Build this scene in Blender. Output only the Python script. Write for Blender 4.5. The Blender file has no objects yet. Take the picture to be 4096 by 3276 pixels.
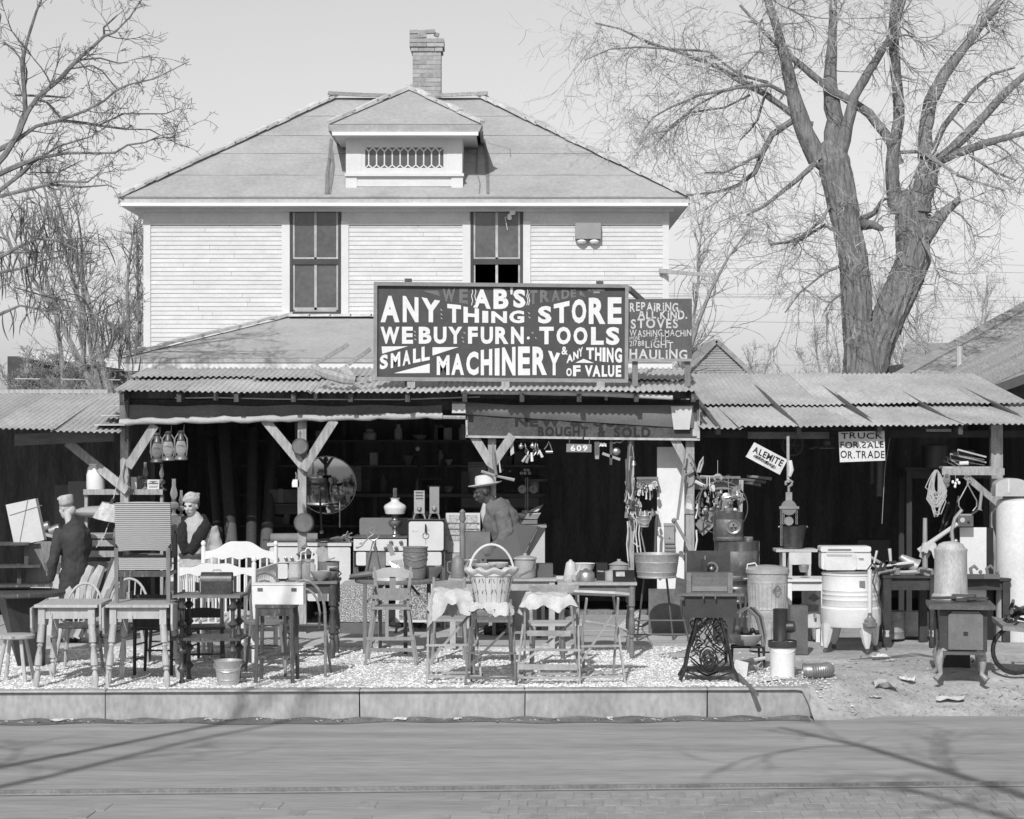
import bpy, bmesh, math, random
import numpy as np
from mathutils import Vector, Matrix
R = math.radians
random.seed(7)
SC = bpy.context.scene
COL = SC.collection
F = 8704.0; CH = 2.35; HZ = 1713.0
# ------------------------------------------------------------ camera, sky, sun, exposure
cam = bpy.data.objects.new('camera', bpy.data.cameras.new('camera')); COL.objects.link(cam)
cam.location = (0, 0, CH); cam.rotation_euler = (R(90), 0, 0)
cam.data.sensor_width = 36; cam.data.lens = 36*F/4096; cam.data.shift_y = (HZ-1638)/4096
cam.data.clip_end = 3000; SC.camera = cam
SUN_EL, SUN_AZ = 37.0, 13.0            # elevation; degrees the sun stands to the left behind the camera
wd = bpy.data.worlds.new('World'); SC.world = wd; wd.use_nodes = True
nt = wd.node_tree; nt.nodes.clear()
wo = nt.nodes.new('ShaderNodeOutputWorld'); bg = nt.nodes.new('ShaderNodeBackground')
sky = nt.nodes.new('ShaderNodeTexSky'); sky.sky_type = 'NISHITA'; sky.sun_disc = False
sky.sun_elevation = R(SUN_EL); sky.sun_rotation = R(180+SUN_AZ)
sky.air_density = 1.0; sky.dust_density = 0.7; sky.altitude = 300
bw = nt.nodes.new('ShaderNodeSeparateColor')      # blue sensitive film: the blue record of the sky
nt.links.new(sky.outputs[0], bw.inputs[0]); nt.links.new(bw.outputs[2], bg.inputs[0]); nt.links.new(bg.outputs[0], wo.inputs[0])
bg.inputs[1].default_value = 0.09
sun = bpy.data.objects.new('sun', bpy.data.lights.new('sun', 'SUN')); COL.objects.link(sun)
sun.data.energy = 3.1; sun.data.angle = R(0.5); sun.data.color = (1, 1, 1)
ld = Vector((math.sin(R(SUN_AZ))*math.cos(R(SUN_EL)), math.cos(R(SUN_AZ))*math.cos(R(SUN_EL)), -math.sin(R(SUN_EL))))
sun.rotation_euler = ld.to_track_quat('-Z', 'Y').to_euler(); sun.location = (-6, -20, 25)
vs = SC.view_settings; vs.view_transform = 'Standard'; vs.look = 'None'; vs.gamma = 1; vs.use_curve_mapping = False
vs.exposure = 0.14
SC.render.engine = 'CYCLES'
try:
    SC.cycles.use_denoising = True; SC.cycles.denoiser = 'OPENIMAGEDENOISE'
except Exception: pass
SC.cycles.max_bounces = 6; SC.cycles.transparent_max_bounces = 12
# ------------------------------------------------------------ helpers
def X(px, Y): return (px-2048)*Y/F
def Z(py, Y): return CH+(HZ-py)*Y/F
def P(px, py, Y): return Vector((X(px, Y), Y, Z(py, Y)))
def GY(py, z=0.0): return F*(CH-z)/(py-HZ)
def S(Y): return F/Y
class MB:
    def __init__(s, T=None): s.v = []; s.f = []; s.T = T
    def add(s, vs, fs):
        o = len(s.v)
        if s.T is not None: vs = [s.T @ Vector(p) for p in vs]
        s.v.extend([tuple(p) for p in vs]); s.f.extend([tuple(i+o for i in f) for f in fs]); return s
    def box(s, cx, cy, cz, sx, sy, sz, rot=None):
        h = [Vector((i*sx/2, j*sy/2, k*sz/2)) for i in (-1, 1) for j in (-1, 1) for k in (-1, 1)]
        if rot is not None: h = [rot @ p for p in h]
        c = Vector((cx, cy, cz))
        return s.add([p+c for p in h], [(0,1,3,2),(4,6,7,5),(0,4,5,1),(2,3,7,6),(0,2,6,4),(1,5,7,3)])
    def bb(s, x0, x1, y0, y1, z0, z1): return s.box((x0+x1)/2, (y0+y1)/2, (z0+z1)/2, abs(x1-x0), abs(y1-y0), abs(z1-z0))
    def bar(s, a, b, w, d=None, side=None):
        a = Vector(a); b = Vector(b); d = d or w; t = b-a; L = t.length
        if L < 1e-6: return s
        t /= L; u = Vector(side) if side else (Vector((0,1,0)) if abs(t.y) < .9 else Vector((1,0,0)))
        n = t.cross(u).normalized(); u = n.cross(t).normalized()
        m = Matrix((n, u, t)).transposed(); c = (a+b)/2
        return s.box(c.x, c.y, c.z, w, d, L, m)
    def tube(s, pts, r, n=6, cap=True):
        pts = [Vector(p) for p in pts]; k = len(pts)
        rs = [r]*k if not hasattr(r, '__len__') else r
        vs = []; fs = []; up = Vector((.31, .12, .94)); 
        for i, p in enumerate(pts):
            t = (pts[min(i+1, k-1)]-pts[max(i-1, 0)])
            t = t.normalized() if t.length > 1e-9 else Vector((0,0,1))
            if i == 0: a = t.cross(up if abs(t.dot(up)) < .95 else Vector((1,0,0))).normalized()
            else:
                a = (a-t*a.dot(t)); a = a.normalized() if a.length > 1e-6 else t.orthogonal().normalized()
            b = t.cross(a)
            for j in range(n):
                q = 2*math.pi*j/n
                vs.append(p+(a*math.cos(q)+b*math.sin(q))*rs[i])
        for i in range(k-1):
            for j in range(n):
                fs.append((i*n+j, i*n+(j+1) % n, (i+1)*n+(j+1) % n, (i+1)*n+j))
        if cap and n > 2: fs.append(tuple(range(n-1, -1, -1))); fs.append(tuple((k-1)*n+j for j in range(n)))
        return s.add(vs, fs)
    def lathe(s, prof, n=16, c=(0,0,0), cap=True, sx=1, sy=1, wob=None):
        vs = []; fs = []; k = len(prof)
        for r, z in prof:
            for j in range(n):
                q = 2*math.pi*j/n; rr = r*(1 if wob is None else 1+wob(q, z))
                vs.append((c[0]+rr*math.cos(q)*sx, c[1]+rr*math.sin(q)*sy, c[2]+z))
        for i in range(k-1):
            for j in range(n): fs.append((i*n+j, i*n+(j+1) % n, (i+1)*n+(j+1) % n, (i+1)*n+j))
        if cap: fs.append(tuple(range(n-1, -1, -1))); fs.append(tuple((k-1)*n+j for j in range(n)))
        return s.add(vs, fs)
    def ball(s, c, r, n=10, m=7):
        r = (r, r, r) if not hasattr(r, '__len__') else r
        prof = [(math.sin(math.pi*i/m), -math.cos(math.pi*i/m)) for i in range(m+1)]
        prof[0] = (.02, -1); prof[-1] = (.02, 1); vs = []; fs = []
        for rr, z in prof:
            for j in range(n):
                q = 2*math.pi*j/n; vs.append((c[0]+r[0]*rr*math.cos(q), c[1]+r[1]*rr*math.sin(q), c[2]+r[2]*z))
        for i in range(m):
            for j in range(n): fs.append((i*n+j, i*n+(j+1) % n, (i+1)*n+(j+1) % n, (i+1)*n+j))
        return s.add(vs, fs)
    def prism(s, pts, y0, y1):
        k = len(pts); vs = [(x, y0, z) for x, z in pts]+[(x, y1, z) for x, z in pts]
        fs = [tuple(range(k)), tuple(range(2*k-1, k-1, -1))]+[(i, i+k, (i+1) % k+k, (i+1) % k) for i in range(k)]
        return s.add(vs, fs)
    def slab(s, pts, d):
        pts = [Vector(p) for p in pts]; nrm = (pts[1]-pts[0]).cross(pts[2]-pts[0]).normalized()*d
        k = len(pts); vs = pts+[p+nrm for p in pts]
        fs = [tuple(range(k)), tuple(range(2*k-1, k-1, -1))]+[(i, i+k, (i+1) % k+k, (i+1) % k) for i in range(k)]
        return s.add(vs, fs)
    def grid(s, fn, nu, nv):
        vs = [fn(i/nu, j/nv) for j in range(nv+1) for i in range(nu+1)]
        fs = [(j*(nu+1)+i, j*(nu+1)+i+1, (j+1)*(nu+1)+i+1, (j+1)*(nu+1)+i) for j in range(nv) for i in range(nu)]
        return s.add(vs, fs)
    def mesh(s, name, mat, smooth=True, ang=40):
        me = bpy.data.meshes.new(name); me.from_pydata(s.v, [], s.f); me.materials.append(mat)
        if smooth:
            me.shade_smooth()
            try: me.set_sharp_from_angle(angle=R(ang))
            except Exception: pass
        return me
    def build(s, name, mat, parent=None, loc=None, rz=0, smooth=True, ang=40):
        o = bpy.data.objects.new(name, s.mesh(name, mat, smooth, ang)); COL.objects.link(o)
        if parent: o.parent = parent
        if loc is not None: o.location = loc
        if rz: o.rotation_euler = (0, 0, rz)
        return o
def inst(name, me, parent, T=None):
    o = bpy.data.objects.new(name, me); COL.objects.link(o); o.parent = parent
    if T is not None: o.matrix_local = T
    return o
def tag(o, label, cat, group=None):
    o['label'] = label; o['category'] = cat
    if group: o['group'] = group
    return o
def thing(name, label, cat, loc=(0,0,0), rz=0, group=None):
    o = bpy.data.objects.new(name, None); COL.objects.link(o); o.empty_display_size = .1
    o.location = loc; o.rotation_euler = (0, 0, rz); return tag(o, label, cat, group)
def struct(o, kind='structure'): o['kind'] = kind; return o
def dup(root, loc, rz=None, label=None, sc=None):
    r = root.copy(); COL.objects.link(r); r.location = loc
    if rz is not None: r.rotation_euler = (0, 0, rz)
    if sc: r.scale = (sc,)*3
    if label: r['label'] = label
    for ch in list(root.children):
        c = ch.copy(); COL.objects.link(c); c.parent = r
        for g in list(ch.children):
            d = g.copy(); COL.objects.link(d); d.parent = c
    return r
_M = {}
def mt(v, rough=.75, metal=0.0, var=.15, sc=8, st=(1,1,1), bump=0.0, rnd=.08, spec=.5, kind='n', v2=None, wsc=0, edge=.5):
    """procedural grey material: noise-varied base colour, optional bands, bump"""
    key = (v, rough, metal, var, sc, st, bump, rnd, spec, kind, v2, wsc)
    if key in _M: return _M[key]
    m = bpy.data.materials.new('grey_%d' % len(_M)); m.use_nodes = True; n = m.node_tree; b = n.nodes['Principled BSDF']
    b.inputs['Roughness'].default_value = rough; b.inputs['Metallic'].default_value = metal
    b.inputs['Specular IOR Level'].default_value = spec
    tc = n.nodes.new('ShaderNodeTexCoord'); mp = n.nodes.new('ShaderNodeMapping'); mp.inputs['Scale'].default_value = st
    n.links.new(tc.outputs['Object'], mp.inputs[0])
    oi = n.nodes.new('ShaderNodeObjectInfo')
    add = n.nodes.new('ShaderNodeVectorMath'); add.operation = 'ADD'
    sc7 = n.nodes.new('ShaderNodeMath'); sc7.operation = 'MULTIPLY'; sc7.inputs[1].default_value = 37
    n.links.new(oi.outputs['Random'], sc7.inputs[0]); n.links.new(mp.outputs[0], add.inputs[0]); n.links.new(sc7.outputs[0], add.inputs[1])
    no = n.nodes.new('ShaderNodeTexNoise'); no.inputs['Scale'].default_value = sc; no.inputs['Detail'].default_value = 5; no.inputs['Roughness'].default_value = .6
    n.links.new(add.outputs[0], no.inputs['Vector'])
    mr = n.nodes.new('ShaderNodeMapRange'); mr.inputs[1].default_value = .25; mr.inputs[2].default_value = .75
    mr.inputs[3].default_value = v*(1-var); mr.inputs[4].default_value = v*(1+var)
    n.links.new(no.outputs[0], mr.inputs[0]); out = mr.outputs[0]
    if kind in 'xyz' or kind == 'spot':
        if kind == 'spot':
            w = n.nodes.new('ShaderNodeTexNoise'); w.inputs['Scale'].default_value = wsc; w.inputs['Detail'].default_value = 3
            n.links.new(add.outputs[0], w.inputs['Vector']); lo, hi = edge, edge+.06
        else:
            w = n.nodes.new('ShaderNodeTexWave'); w.wave_type = 'BANDS'; w.bands_direction = kind.upper(); w.inputs['Scale'].default_value = wsc
            w.inputs['Distortion'].default_value = .6; w.inputs['Detail'].default_value = 1
            n.links.new(mp.outputs[0], w.inputs['Vector']); lo, hi = .4, .6
        r2 = n.nodes.new('ShaderNodeMapRange'); r2.inputs[1].default_value = lo; r2.inputs[2].default_value = hi
        n.links.new(w.outputs[1] if kind != 'spot' else w.outputs[0], r2.inputs[0])
        mx = n.nodes.new('ShaderNodeMix'); n.links.new(r2.outputs[0], mx.inputs[0]); n.links.new(out, mx.inputs[2]); mx.inputs[3].default_value = v2
        out = mx.outputs[0]
    fn = n.nodes.new('ShaderNodeTexNoise'); fn.inputs['Scale'].default_value = sc*11; fn.inputs['Detail'].default_value = 3
    n.links.new(add.outputs[0], fn.inputs['Vector'])
    fm = n.nodes.new('ShaderNodeMapRange'); fm.inputs[1].default_value = .3; fm.inputs[2].default_value = .7; fm.inputs[3].default_value = 1-var*.6; fm.inputs[4].default_value = 1+var*.6
    n.links.new(fn.outputs[0], fm.inputs[0]); gm = n.nodes.new('ShaderNodeMath'); gm.operation = 'MULTIPLY'; n.links.new(out, gm.inputs[0]); n.links.new(fm.outputs[0], gm.inputs[1]); out = gm.outputs[0]
    if rnd:
        r3 = n.nodes.new('ShaderNodeMapRange'); r3.inputs[3].default_value = 1-rnd; r3.inputs[4].default_value = 1+rnd
        n.links.new(oi.outputs['Random'], r3.inputs[0])
        mu = n.nodes.new('ShaderNodeMath'); mu.operation = 'MULTIPLY'; n.links.new(out, mu.inputs[0]); n.links.new(r3.outputs[0], mu.inputs[1]); out = mu.outputs[0]
    n.links.new(out, b.inputs['Base Color'])
    if bump:
        bp = n.nodes.new('ShaderNodeBump'); bp.inputs['Strength'].default_value = bump; bp.inputs['Distance'].default_value = .02
        n.links.new(no.outputs[0], bp.inputs['Height']); n.links.new(bp.outputs[0], b.inputs['Normal'])
    _M[key] = m; return m
def glass(v=.95, rough=.03, alpha=.35):
    key = ('glass', v, rough, alpha)
    if key in _M: return _M[key]
    m = bpy.data.materials.new('clear_glass_%d' % len(_M)); m.use_nodes = True; n = m.node_tree; n.nodes.clear()
    o = n.nodes.new('ShaderNodeOutputMaterial'); t = n.nodes.new('ShaderNodeBsdfTransparent'); g = n.nodes.new('ShaderNodeBsdfPrincipled'); x = n.nodes.new('ShaderNodeMixShader')
    no = n.nodes.new('ShaderNodeTexNoise'); no.inputs['Scale'].default_value = 9; mr = n.nodes.new('ShaderNodeMapRange'); mr.inputs[3].default_value = v*.7; mr.inputs[4].default_value = v
    n.links.new(no.outputs[0], mr.inputs[0]); n.links.new(mr.outputs[0], g.inputs['Base Color']); g.inputs['Roughness'].default_value = rough
    fr = n.nodes.new('ShaderNodeLayerWeight'); fr.inputs[0].default_value = .35; m2 = n.nodes.new('ShaderNodeMapRange'); m2.inputs[3].default_value = alpha*.5; m2.inputs[4].default_value = min(1, alpha*2)
    n.links.new(fr.outputs['Facing'], m2.inputs[0]); n.links.new(m2.outputs[0], x.inputs[0])
    t.inputs[0].default_value = (v, v, v, 1)
    n.links.new(t.outputs[0], x.inputs[1]); n.links.new(g.outputs[0], x.inputs[2]); n.links.new(x.outputs[0], o.inputs[0])
    _M[key] = m; return m
# frequently used materials
WOODL = mt(.34, .8, var=.4, sc=5, st=(6,6,1), bump=.2)      # weathered pale timber
WOODM = mt(.18, .7, var=.3, sc=5, st=(6,6,1), bump=.15)
WOODD = mt(.07, .45, var=.5, sc=5, st=(5,5,1), kind='spot', v2=.18, wsc=7, edge=.63)               # dark varnished furniture
WOODK = mt(.035, .5, var=.4, sc=5, st=(5,5,1))
PAINTL = mt(.44, .6, var=.2, sc=5, st=(4,4,.8), kind='spot', v2=.2, wsc=9, edge=.64)              # pale painted furniture
WHITE = mt(.78, .5, var=.05, sc=4)
ENAMEL = mt(.68, .25, var=.08, sc=4, rnd=.03, kind='spot', v2=.25, wsc=6, edge=.69)
BLACK = mt(.03, .6, var=.3)
IRON = mt(.05, .5, .6, var=.4, sc=12, bump=.2)
STEEL = mt(.42, .38, .8, var=.25, sc=7)
GALV = mt(.48, .42, .65, var=.3, sc=9)
GALVD = mt(.14, .45, .6, var=.4, sc=7)
CLOTH = mt(.52, .95, var=.22, sc=10, bump=.5)
CANVAS = mt(.5, .95, var=.15, sc=6, bump=.3)
ROPE = mt(.42, .95, var=.25, sc=40)
# glyphs for lettering: flat outlines taken once from the built-in face
def _glyphs(chars, bold):
    obs = []
    for ch in chars:
        c = bpy.data.curves.new('g', 'FONT'); c.body = ch; c.resolution_u = 3; c.offset = bold; c.fill_mode = 'FRONT'
        o = bpy.data.objects.new('g', c); COL.objects.link(o); obs.append(o)
    dg = bpy.context.evaluated_depsgraph_get(); dg.update(); out = {}
    for ch, o in zip(chars, obs):
        me = bpy.data.meshes.new_from_object(o.evaluated_get(dg))
        vs = [(v.co.x, v.co.y) for v in me.vertices]; fs = [tuple(p.vertices) for p in me.polygons]
        xs = [p[0] for p in vs] or [0, 1]; ys = [p[1] for p in vs] or [0, 1]
        out[ch] = (vs, fs, min(xs), max(xs), min(ys), max(ys)); bpy.data.meshes.remove(me)
    for o in obs:
        c = o.data; bpy.data.objects.remove(o); bpy.data.curves.remove(c)
    return out
_AL = "ABCDEFGHIJKLMNOPRSTUVWXYZ&'.0123456789i*"
GB = _glyphs(_AL, .045); GT = _glyphs(_AL, .012); GM = _glyphs(_AL, .028)
def letter(m, G, ch, q, Y, flip=False):
    """glyph bilinearly fitted to the pixel quad q = (tl, tr, br, bl), laid at depth Y"""
    vs, fs, x0, x1, y0, y1 = G[ch]; out = []
    for x, y in vs:
        u = (x-x0)/max(x1-x0, 1e-6); v = (y-y0)/max(y1-y0, 1e-6)
        if flip: u = 1-u
        tx = q[0][0]*(1-u)+q[1][0]*u; ty = q[0][1]*(1-u)+q[1][1]*u
        bx = q[3][0]*(1-u)+q[2][0]*u; by = q[3][1]*(1-u)+q[2][1]*u
        out.append(P(tx*v+bx*(1-v), ty*v+by*(1-v), Y))
    m.add(out, fs)
def word(m, G, s, q, Y, jit=0, flips=()):
    """letters of s spread over the quad by their natural widths"""
    rng = random.Random(s); adv = [(G[c][3]-G[c][2] if c != ' ' else .3)+.12 for c in s]; tot = sum(adv)-.12; a = 0
    ym = max(G[c][5] for c in s if c != ' '); yb = 0
    L = lambda p, r, t: (p[0]*(1-t)+r[0]*t, p[1]*(1-t)+r[1]*t)
    for i, c in enumerate(s):
        w = adv[i]-.12
        if c != ' ':
            u0, u1 = a/tot, (a+w)/tot; tl, tr = L(q[0], q[1], u0), L(q[0], q[1], u1); bl, br = L(q[3], q[2], u0), L(q[3], q[2], u1)
            h1 = (G[c][5]-yb)/(ym-yb); h0 = (G[c][4]-yb)/(ym-yb); j = rng.uniform(-jit, jit); 
            f = lambda b, t, h: (b[0]+(t[0]-b[0])*h, b[1]+(t[1]-b[1])*h+j)
            letter(m, G, c, (f(bl, tl, h1), f(br, tr, h1), f(br, tr, h0), f(bl, tl, h0)), Y, i in flips)
        a += adv[i]
def rect(x0, y0, x1, y1): return ((x0, y0), (x1, y0), (x1, y1), (x0, y1))
# ============================================================ GROUND, ROAD, KERB
def kerb_y(x): return 19.5+.03*x
def lot_z(x, y):
    f = y-kerb_y(x); z = .018*math.sin(x*1.7+y*.9)*math.sin(y*1.3-x*.6)*min(1, max(0, f*2))
    if x > 2.6:
        t = min(1, (x-2.6)/.08); e = max(0, min(1, (f+.3)/(.45+1.5*min(1, (x-2.6)/1.3)))); e = e*e*(3-2*e)
        z = z*(1-t)+t*(-.32*(1-e)+.03*math.sin(x*5+y*3)*math.sin(y*6-x*2)*(1-e)*1.2+.012*math.sin(x*9.1)*math.sin(y*11.3))
    return z
def axis(segs):
    out = []
    for a, b, n in segs: out += list(np.linspace(a, b, n, endpoint=False))
    return out+[segs[-1][1]]
xs = axis([(-400, -60, 6), (-60, -8, 12), (-8, 2.4, 60), (2.4, 7, 90), (7, 60, 12), (60, 400, 6)])
fs_ = axis([(-.2, 2.4, 44), (2.4, 9, 40), (9, 60, 12), (60, 700, 6)])
m = MB(); nx = len(xs)
vs_ = []
for f in fs_:
    for x in xs:
        y = kerb_y(max(-30, min(30, x)))+f+((.16 if x < 2.66 else -.15) if f < 0 else 0); vs_.append((x, y, lot_z(x, y)))
m.add(vs_, [(j*nx+i, j*nx+i+1, (j+1)*nx+i+1, (j+1)*nx+i) for j in range(len(fs_)-1) for i in range(nx-1)])
DIRT = mt(.40, .95, var=.28, sc=1.6, bump=.5, rnd=0)
ground = struct(m.build('ground', DIRT))
ROADM = mt(.32, .9, var=.24, sc=1.1, st=(.3, 2.4, 1), bump=.25, rnd=0)
RZ = -.26
m = MB(); m.grid(lambda u, v: (-300+600*u, -200+(kerb_y(-300+600*u if abs(-300+600*u) < 60 else 0)+200.12)*v, RZ), 60, 10)
road = struct(m.build('road', ROADM))
# gutter dirt along the kerb foot
m = MB(); rg = random.Random(3)
def gut(u, v):
    x = -14+16.66*u; y = kerb_y(x)-.02-(.20+.05*math.sin(x*2.3)+.04*math.sin(x*7.1))*v
    return (x, y, RZ+.004+(1-v)*.02*(1+.5*math.sin(x*13)))
m.grid(gut, 220, 3); struct(m.build('gutter_dirt', mt(.15, .95, var=.5, sc=5, bump=.6, rnd=0)))
# kerb of cast slabs
kerb = thing('kerb', '', ''); del kerb['label']; del kerb['category']; struct(kerb)
KM = mt(.36, .9, var=.26, sc=2.2, st=(1, 1, .5), bump=.25, rnd=.06)
joints = [-9.5, X(422, 19.4), X(1438, 19.45), X(2100, 19.5), X(2830, 19.55), X(3243, 19.55)]
for i in range(5):
    a, b = joints[i]+.006, joints[i+1]-.006; m = MB(); rk = random.Random(i)
    n = 14; prof = [(0, -.30), (-.004, -.014), (.012, .012), (.17, .016), (.17, -.30)]; vs_ = []; fs2 = []
    for k in range(n+1):
        x = a+(b-a)*k/n; y = kerb_y(x)
        for (dy, dz) in prof: vs_.append((x+rk.uniform(-.004, .004)*(k in (0, n)), y+dy+rk.uniform(-.002, .002), dz+rk.uniform(-.003, .003)*(dz > -.1)))
    for k in range(n):
        for j in range(4): fs2.append((k*5+j, (k+1)*5+j, (k+1)*5+j+1, k*5+j+1))
    fs2 += [(0,1,2,3,4), tuple(n*5+j for j in (4,3,2,1,0))]
    m.add(vs_, [f[::-1] for f in fs2]); m.build('kerb_slab', KM, kerb, smooth=False)
# tram rail and paving blocks in the near half of the road
ry = lambda x: 15.72+.055*x
m = MB()
m.bar((-14, ry(-14), RZ+.004), (14, ry(14), RZ+.004), .05, .02, side=(0, 1, 0)); 
rail = struct(m.build('tram_rail', mt(.5, .3, .9, var=.3, sc=3))); 
m = MB(); m.grid(lambda u, v: (-14+28*u, ry(-14+28*u)-.06-.03*v, RZ+.003), 40, 1); struct(m.build('rail_groove', mt(.2, .9, var=.4)))
blk = MB(); blk.box(0, 0, 0, .118, .27, .02); bme = blk.mesh('paving_block', mt(.31, .9, var=.2, sc=6, bump=.3, rnd=.05), False); rb = random.Random(9)
for r in range(4):
    for k in range(64):
        x = -2.9+.131*k+(.065 if r % 2 else 0); y = ry(x)-.30-.285*r
        if x < -.2 and rb.random() < .9: continue
        inst('paving_block', bme, road, Matrix.Translation((x, y, RZ-.006+rb.uniform(-.002, .002))) @ Matrix.Rotation(R(-2+rb.uniform(-1, 1)), 4, 'Z'))
# sidewalk slabs
SWM = mt(.48, .9, var=.16, sc=1.8, bump=.1, rnd=.06)
side = thing('sidewalk', '', ''); del side['label']; del side['category']; struct(side)
rs = random.Random(5); x = -9.0
while x < 2.2:
    w = 1.5
    for (y0, y1) in ((23.15, 24.9), (24.91, 27.0)):
        m = MB(); e = rs.uniform(-.02, .02); zt = .035+rs.uniform(-.003, .003)
        m.add([(x+.008, y0+e, -.05), (x+w-.008, y0+e, -.05), (x+w-.008, y1-.01, -.05), (x+.008, y1-.01, -.05), (x+.008, y0+e, zt), (x+w-.008, y0+e, zt), (x+w-.008, y1-.01, zt), (x+.008, y1-.01, zt)],
              [(0,1,5,4),(1,2,6,5),(2,3,7,6),(3,0,4,7),(4,5,6,7)]); m.build('sidewalk_slab', SWM, side, smooth=False)
    x += w
# white crushed gravel between kerb and sidewalk
m = MB()
def gz(x, y): return lot_z(x, y)+.012
gxe = lambda y: 2.35-.9*max(0, (y-20.2))/3
m.grid(lambda u, v: (lambda y: (lambda x: (x, y, gz(x, y)))(-9+(gxe(y)+.25*math.sin(y*5)+9)*u))(19.655+3.52*v+.03*(-9+11*u)), 90, 50)
GRAV = mt(.62, .95, var=.35, sc=26, bump=.9, rnd=0)
struct(m.build('gravel_bed', GRAV))
N = 42000; rn = np.random.default_rng(4)
octv = np.array([(1,0,0),(0,1,0),(-1,0,0),(0,-1,0),(0,0,1),(0,0,-1)], float); octf = np.array([(0,1,4),(1,2,4),(2,3,4),(3,0,4),(1,0,5),(2,1,5),(3,2,5),(0,3,5)])
yy = 19.615+3.55*rn.random(N)**1.15; ends = 2.5-.9*np.clip(yy-20.2, 0, 9)/3; xx = -7+(ends+7)*rn.random(N)+rn.normal(0, .3, N); yy = yy+.03*xx
sz = .006+.013*rn.random(N)**2.5; an = rn.random(N)*6.28
V = octv[None]*(.6+.8*rn.random((N, 6, 1)))*sz[:, None, None]; V[:, :, 2] *= .5
c, s_ = np.cos(an)[:, None], np.sin(an)[:, None]; vx = V[:, :, 0]*c-V[:, :, 1]*s_; vy = V[:, :, 0]*s_+V[:, :, 1]*c
zz = np.array([gz(a, b) for a, b in zip(xx, yy)])+.004
V = np.stack([vx+xx[:, None], vy+yy[:, None], V[:, :, 2]+zz[:, None]], -1).reshape(-1, 3)
FA = (octf[None]+6*np.arange(N)[:, None, None]).reshape(-1, 3)
me = bpy.data.meshes.new('gravel'); me.from_pydata(V.tolist(), [], FA.tolist()); me.materials.append(mt(.78, .95, var=.3, sc=5, rnd=0))
o = bpy.data.objects.new('gravel', me); COL.objects.link(o); struct(o, 'stuff'); o['label'] = 'white crushed gravel spread between kerb and sidewalk'
# ============================================================ HOUSE
YH = 36.25
house = thing('house', 'white clapboard two storey house with hipped roof and dormer behind the store', 'house', (0, 0, 0))
SID = mt(.58, .6, var=.11, sc=3, rnd=.04); TRIM = mt(.64, .55, var=.07, sc=3, rnd=.03)
xl, xr = X(575, YH), X(2675, YH); EO = .37; YE = YH-EO
ze = Z(793, YE); 
m = MB(); m.bb(xl+.02, xr-.02, YH+.02, YH+6.1, 0, ze-.05); m.build('wall_core', mt(.5, .8), house)
def clap(x0, x1, zt, zb):
    st = 17.5*YH/F; z = zt
    xs0, xe = x0, x1; x1 = x0; rc_ = random.Random(int(x0*99))
    while z > zb:
        if x1 >= xe: x0, x1 = xs0, (xe if rc_.random() < .35 else xs0+(xe-xs0)*rc_.uniform(.2, .8))
        elif x1 > xs0: x0, x1 = x1+.004, xe
        else: x1 = xs0+(xe-xs0)*.6
        mm = MB(); zb2 = z-st; mm.add([(x0, YH-.004, z), (x1, YH-.004, z), (x1, YH-.017, zb2), (x0, YH-.017, zb2), (x0, YH+.02, z), (x1, YH+.02, z), (x1, YH+.02, zb2), (x0, YH+.02, zb2)],
              [(0,1,2,3),(3,2,6,7),(4,5,1,0),(0,3,7,4),(1,5,6,2)]); mm.build('clapboard', SID, house, smooth=False)
        if x1 < xe: continue
        z = zb2
zt = Z(893, YH)
clap(X(603, YH), X(1129, YH), zt, 3.3); clap(X(1394, YH), X(1855, YH), zt, 4.0); clap(X(2122, YH), X(2650, YH), zt, 3.6)
for a, b in ((575, 603), (2650, 2675)):
    m = MB(); m.bb(X(a, YH), X(b, YH), YH-.035, YH+.05, 2.5, zt+.02); m.build('corner_board', TRIM, house, smooth=False)
for a, b in ((574, 1159), (1366, 1881), (2093, 2676)):
    MB().bb(X(a, YH), X(b, YH), YH-.03, YH+.03, zt-.01, ze-.05).build('frieze_board', SID, house, smooth=False)
    MB().bb(X(a, YH), X(b, YH), YH-.042, YH-.031, zt-.03, zt-.008).build('frieze_moulding', TRIM, house, smooth=False)
# eaves: soffit, fascia and crown
exl, exr = X(470, YE), X(2760, YE); YB = YH+6.1
m = MB(); m.bb(exl+.05, exr-.05, YE+.05, YB+EO, ze-.13, ze-.10); m.build('soffit', SID, house, smooth=False)
m = MB(); m.prism([(exl, ze-.075), (exr, ze-.075), (exr-.02, ze-.005), (exl+.02, ze-.005)], YE+.01, YE+.06)
m.bb(exl, exl+.05, YE+.06, YB+EO, ze-.09, ze-.01); m.bb(exr-.05, exr, YE+.06, YB+EO, ze-.09, ze-.01); m.build('fascia', mt(.45, .6, var=.2, sc=2), house, smooth=False)
m = MB(); m.bb(exl+.03, exr-.03, YE-.03, YE+.06, ze-.128, ze-.078); m.build('gutter_strip', WHITE, house, smooth=False)
m = MB(); m.bb(exl+.25, exr-.25, YH-.12, YH-.03, ze-.19, ze-.13); m.build('bed_moulding', SID, house, smooth=False)
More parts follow.
